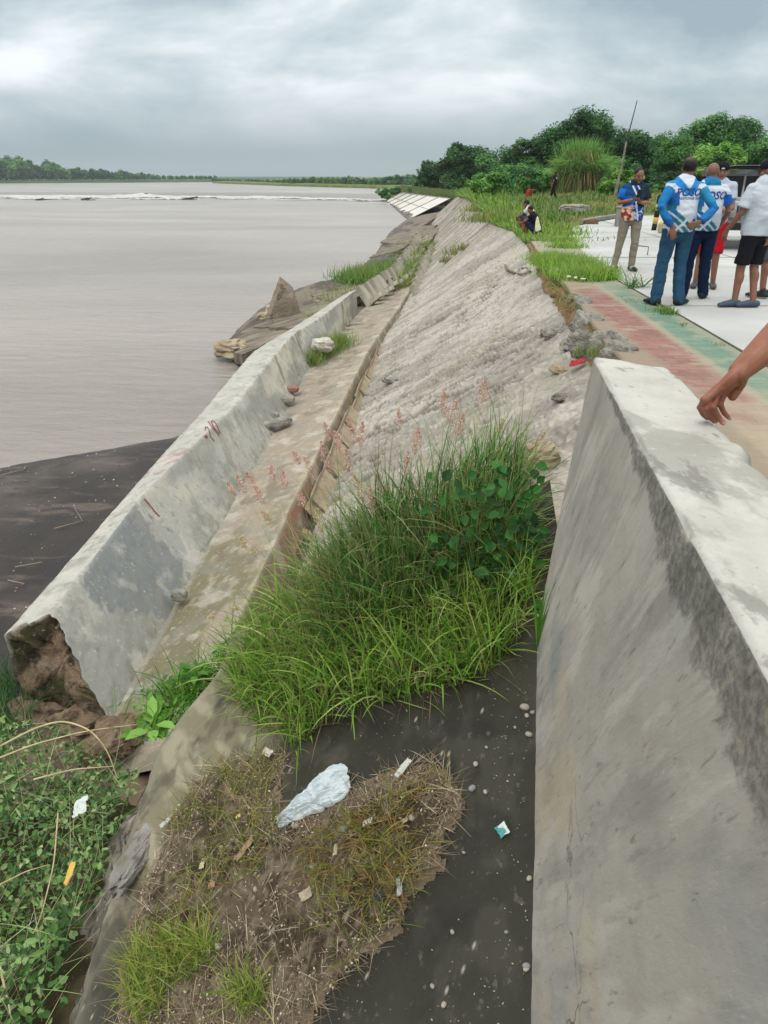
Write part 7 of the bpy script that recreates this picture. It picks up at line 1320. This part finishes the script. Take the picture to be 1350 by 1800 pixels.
bollard(1149, 405, .92, 'black and yellow striped bollard between the phone holder and the hooded jersey', .06)
q_ = U(1167, 410, 0); tag(lump('painted_stone', q_ + [0, 0, .14], (.35, .3, .34), 95, M('painted_stone', [3, (.42, '#8c8b7c'), (.55, '#b5a44e')], bump=.5), boxy=.6), 'grey and yellow painted stone beside the striped bollard', 'stone')
q_ = U(1120, 448, 0); q2 = U(1138, 449, 0); tag(MB().tube([q2, q2 + [0, 0, .17], q_ + [0, 0, .18], q_ + [-.1, 0, .18]], [.011] * 4, 8).obj('steel_loop', M('rusty_steel', '#5b5650', rough=.6, bump=.2)), 'thin bent steel bar standing out of the road behind the phone holder', 'steel bar')
kp = [U(1024, 394, 0), U(1060, 387, 0), U(1112, 379.5, 0)]; mb = MB()
for a, b_ in zip(kp[:-1], kp[1:]): d = b_ - a; mb.box((a + b_) / 2 + [0, .15, .07], (np.linalg.norm(d), .16, .14), rotz(math.atan2(d[1], d[0])), jit=.01)
tag(mb.obj('kerb', m_blk, smooth=False), 'low pale kerb along the far edge of the road', 'kerb'); q_ = U(1039, 394, 0); tag(lump('stone', q_ + [0, 0, .06], (.5, .3, .22), 96, M('brown_stone', '#6b5240', bump=.8, bscale=10)), 'brown stone lying at the far kerb end', 'stone')
tag(lump('stone', [*U(1010, 372, .1)[:2], .2], (1.3, .7, .4), 97, m_rub), 'pale rubble heap in the grass behind the road', 'rubble')
for i, (px, py) in enumerate([(1000, 486), (1012, 488), (1025, 490)]): tag(lump('white_scrap', U(px, py, .10), ((.07, .04, .03), (.05, .05, .03), (.08, .04, .02))[i], 120 + i, M('white_scrap', '#c9c9bd', bump=.3), nu=12, nv_=8), ['white scrap in the grass patch, left of three', 'white scrap in the grass patch, middle of three', 'white scrap in the grass patch, right of three'][i], 'scrap')
# steel straps on the slope
for i, (pa, lb) in enumerate([([(888, 470), (892, 478), (905, 484)], 'rusty pipe stub with a pale tip sticking from the upper slope'), ([(912, 476), (908, 484), (918, 486), (932, 482), (928, 475), (916, 475)], 'bent grey steel loop lying on the upper slope')]):
    pts = [onbank(*p) + [0, 0, .05] for p in pa]; tag(MB().tube(pts, [.03 if i == 0 else .022] * len(pts), 8).obj('bent_pipe' if i == 0 else 'steel_loop', M('grey_steel', '#8c887f' if i else '#7b6a5c', bump=.3)), lb, 'steel bar')
# leaning pole
a = UY(1083, 335, 50); b_ = UY(1101, 250, 50); c_2 = UY(1120, 177, 50); r = empty('leaning_pole', a, 'slender leaning pole rising over the trees, thick weathered foot and thin dark tip', 'pole'); MB().tube([a - (b_ - a) * .15, a, (a + b_) / 2 + [.03, 0, 0], b_], [.10, .095, .07, .05], 10).obj('pole_foot', M('weathered_pole', [5, (.4, '#6f6a5c'), (.6, '#8c8675')], bump=.4), r); MB().tube([b_ - (c_2 - b_) * .05, (b_ + c_2) / 2, c_2], [.042, .034, .024], 8).obj('pole_tip', m_dark, r)
# --- jeep
def jeep(loc, rz):
    r = empty('jeep', loc, 'pale grey open jeep with a dark canvas top parked behind the group', 'jeep'); Rz = rotz(rz); L_ = np.array(loc)
    body_m = M('pale_car_paint', [2, (.4, '#8f9190'), (.6, '#a3a5a3')], bump=.05, rough=.45); blk = M('black_rubber', '#17181a', rough=.7, bump=.2); cv = M('dark_canvas', [4, (.4, '#3c4140'), (.6, '#565b59')], bump=.4, bscale=15); gl = M('dark_glass', '#0c1012', rough=.15, bump=0, spec=.5); ch = M('lamp_glass', '#b9b9b0', rough=.2, bump=0, spec=.6)
    def B(nm, boxes, m, bev=.02, par=r):
        mb = MB()
        for c_, d_ in boxes: mb.box(Rz @ np.array(c_), d_, Rz)
        o = mb.obj(nm, m, par, smooth=False) if False else mk(nm, np.concatenate(mb.V) + L_, mb.Q, m, par, smooth=False)
        if bev: q = o.modifiers.new('b', 'BEVEL'); q.width = bev; q.segments = 2
        return o
    B('body', [((0, -1.25, .78), (1.02, 1.0, .42)), ((0, .35, .66), (1.44, 2.2, .38)), ((0, -.95, .55), (1.1, 1.6, .3)), ((0, 1.38, .86), (1.44, .08, .5)), ((.69, .9, .92), (.06, 1.0, .3)), ((-.69, .9, .92), (.06, 1.0, .3))], body_m, .04)
    for sg in (-1, 1):
        B('fender', [((sg * .66, -1.2, .84), (.30, .95, .06)), ((sg * .66, -1.66, .74), (.30, .05, .22))], body_m, .02)
        h = MB().tube([Rz @ np.array([sg * .38, -1.755, .80]) + L_, Rz @ np.array([sg * .38, -1.79, .80]) + L_], [.095, .09], 18); h.obj('headlight', ch, r)
        for y_ in (-1.2, 1.0):
            w_ = MB().tube([Rz @ np.array([sg * .58, y_, .36]) + L_, Rz @ np.array([sg * .78, y_, .36]) + L_], [.36, .36], 26, cap=False).obj('wheel', blk, r, smooth=False); MB().tube([Rz @ np.array([sg * .775, y_, .36]) + L_, Rz @ np.array([sg * .80, y_, .36]) + L_], [.19, .17], 18, cap=False).obj('rim', body_m, w_)
    B('bumper', [((0, -1.92, .50), (1.5, .10, .14)), ((0, -1.80, .50), (.8, .16, .08))], blk, .015)
    B('grille', [((x_, -1.765, .80), (.03, .03, .30)) for x_ in np.linspace(-.2, .2, 7)], blk, 0)
    B('windscreen_frame', [((0, -.62, 1.02), (1.36, .05, .07)), ((0, -.52, 1.52), (1.36, .05, .07)), ((.66, -.57, 1.27), (.06, .05, .5)), ((-.66, -.57, 1.27), (.06, .05, .5)), ((0, -.57, 1.27), (.04, .05, .5))], body_m, .01); B('windscreen', [((0, -.56, 1.27), (1.28, .012, .44))], gl, 0)
    B('canopy_bar', [((.68, .3, 1.3), (.04, .04, .6)), ((-.68, .3, 1.3), (.04, .04, .6)), ((.68, 1.3, 1.3), (.04, .04, .6)), ((-.68, 1.3, 1.3), (.04, .04, .6))], blk, 0)
    B('seat', [((.36, .25, .98), (.5, .5, .14)), ((-.36, .25, .98), (.5, .5, .14)), ((.36, .5, 1.22), (.5, .12, .5)), ((-.36, .5, 1.22), (.5, .12, .5))], blk, .03)
    n_ = 15; u = np.linspace(-1, 1, n_); v = np.linspace(-.75, 1.5, 12); U_, V_ = np.meshgrid(u, v); Z_ = 1.60 + .10 * (1 - np.abs(U_) ** 2.5) - .02 * np.cos(V_ * 6) ; P = np.stack([U_ * .75, V_, Z_], -1).reshape(-1, 3); sd_ = P.copy(); sd_[:, 2] -= .03
    rim_ = []
    P1 = P @ Rz.T + L_; P2 = sd_ @ Rz.T + L_; mk('canvas_top', np.concatenate([P1, P2]), np.concatenate([grid(n_, 12), (grid(n_, 12) + n_ * 12)[:, ::-1]]), cv, r); B('canvas_valance', [((.745, .37, 1.55), (.02, 2.2, .14)), ((-.745, .37, 1.55), (.02, 2.2, .14)), ((0, -.74, 1.57), (1.48, .02, .10)), ((0, 1.49, 1.3), (1.48, .02, .6))], cv, .005)
jp = U(1322, 440, 0); jeep((jp[0] + .1, jp[1] + 1.7, .004), R(-12))
# --- humid air
hm = bpy.data.materials.new('humid_air'); hm.use_nodes = True; t = hm.node_tree; t.nodes.remove(t.nodes['Principled BSDF']); pv = N(t, 'ShaderNodeVolumePrincipled'); pv.inputs['Color'].default_value = l4('#c3ced6'); pv.inputs['Density'].default_value = .00028; pv.inputs['Anisotropy'].default_value = 0.0; t.links.new(pv.outputs[0], t.nodes['Material Output'].inputs['Volume'])
hb = MB().box((0, 0, 46.4), (19000, 19000, 107.2)); o = hb.obj('haze', hm, smooth=False); tag(o, kind='stuff')
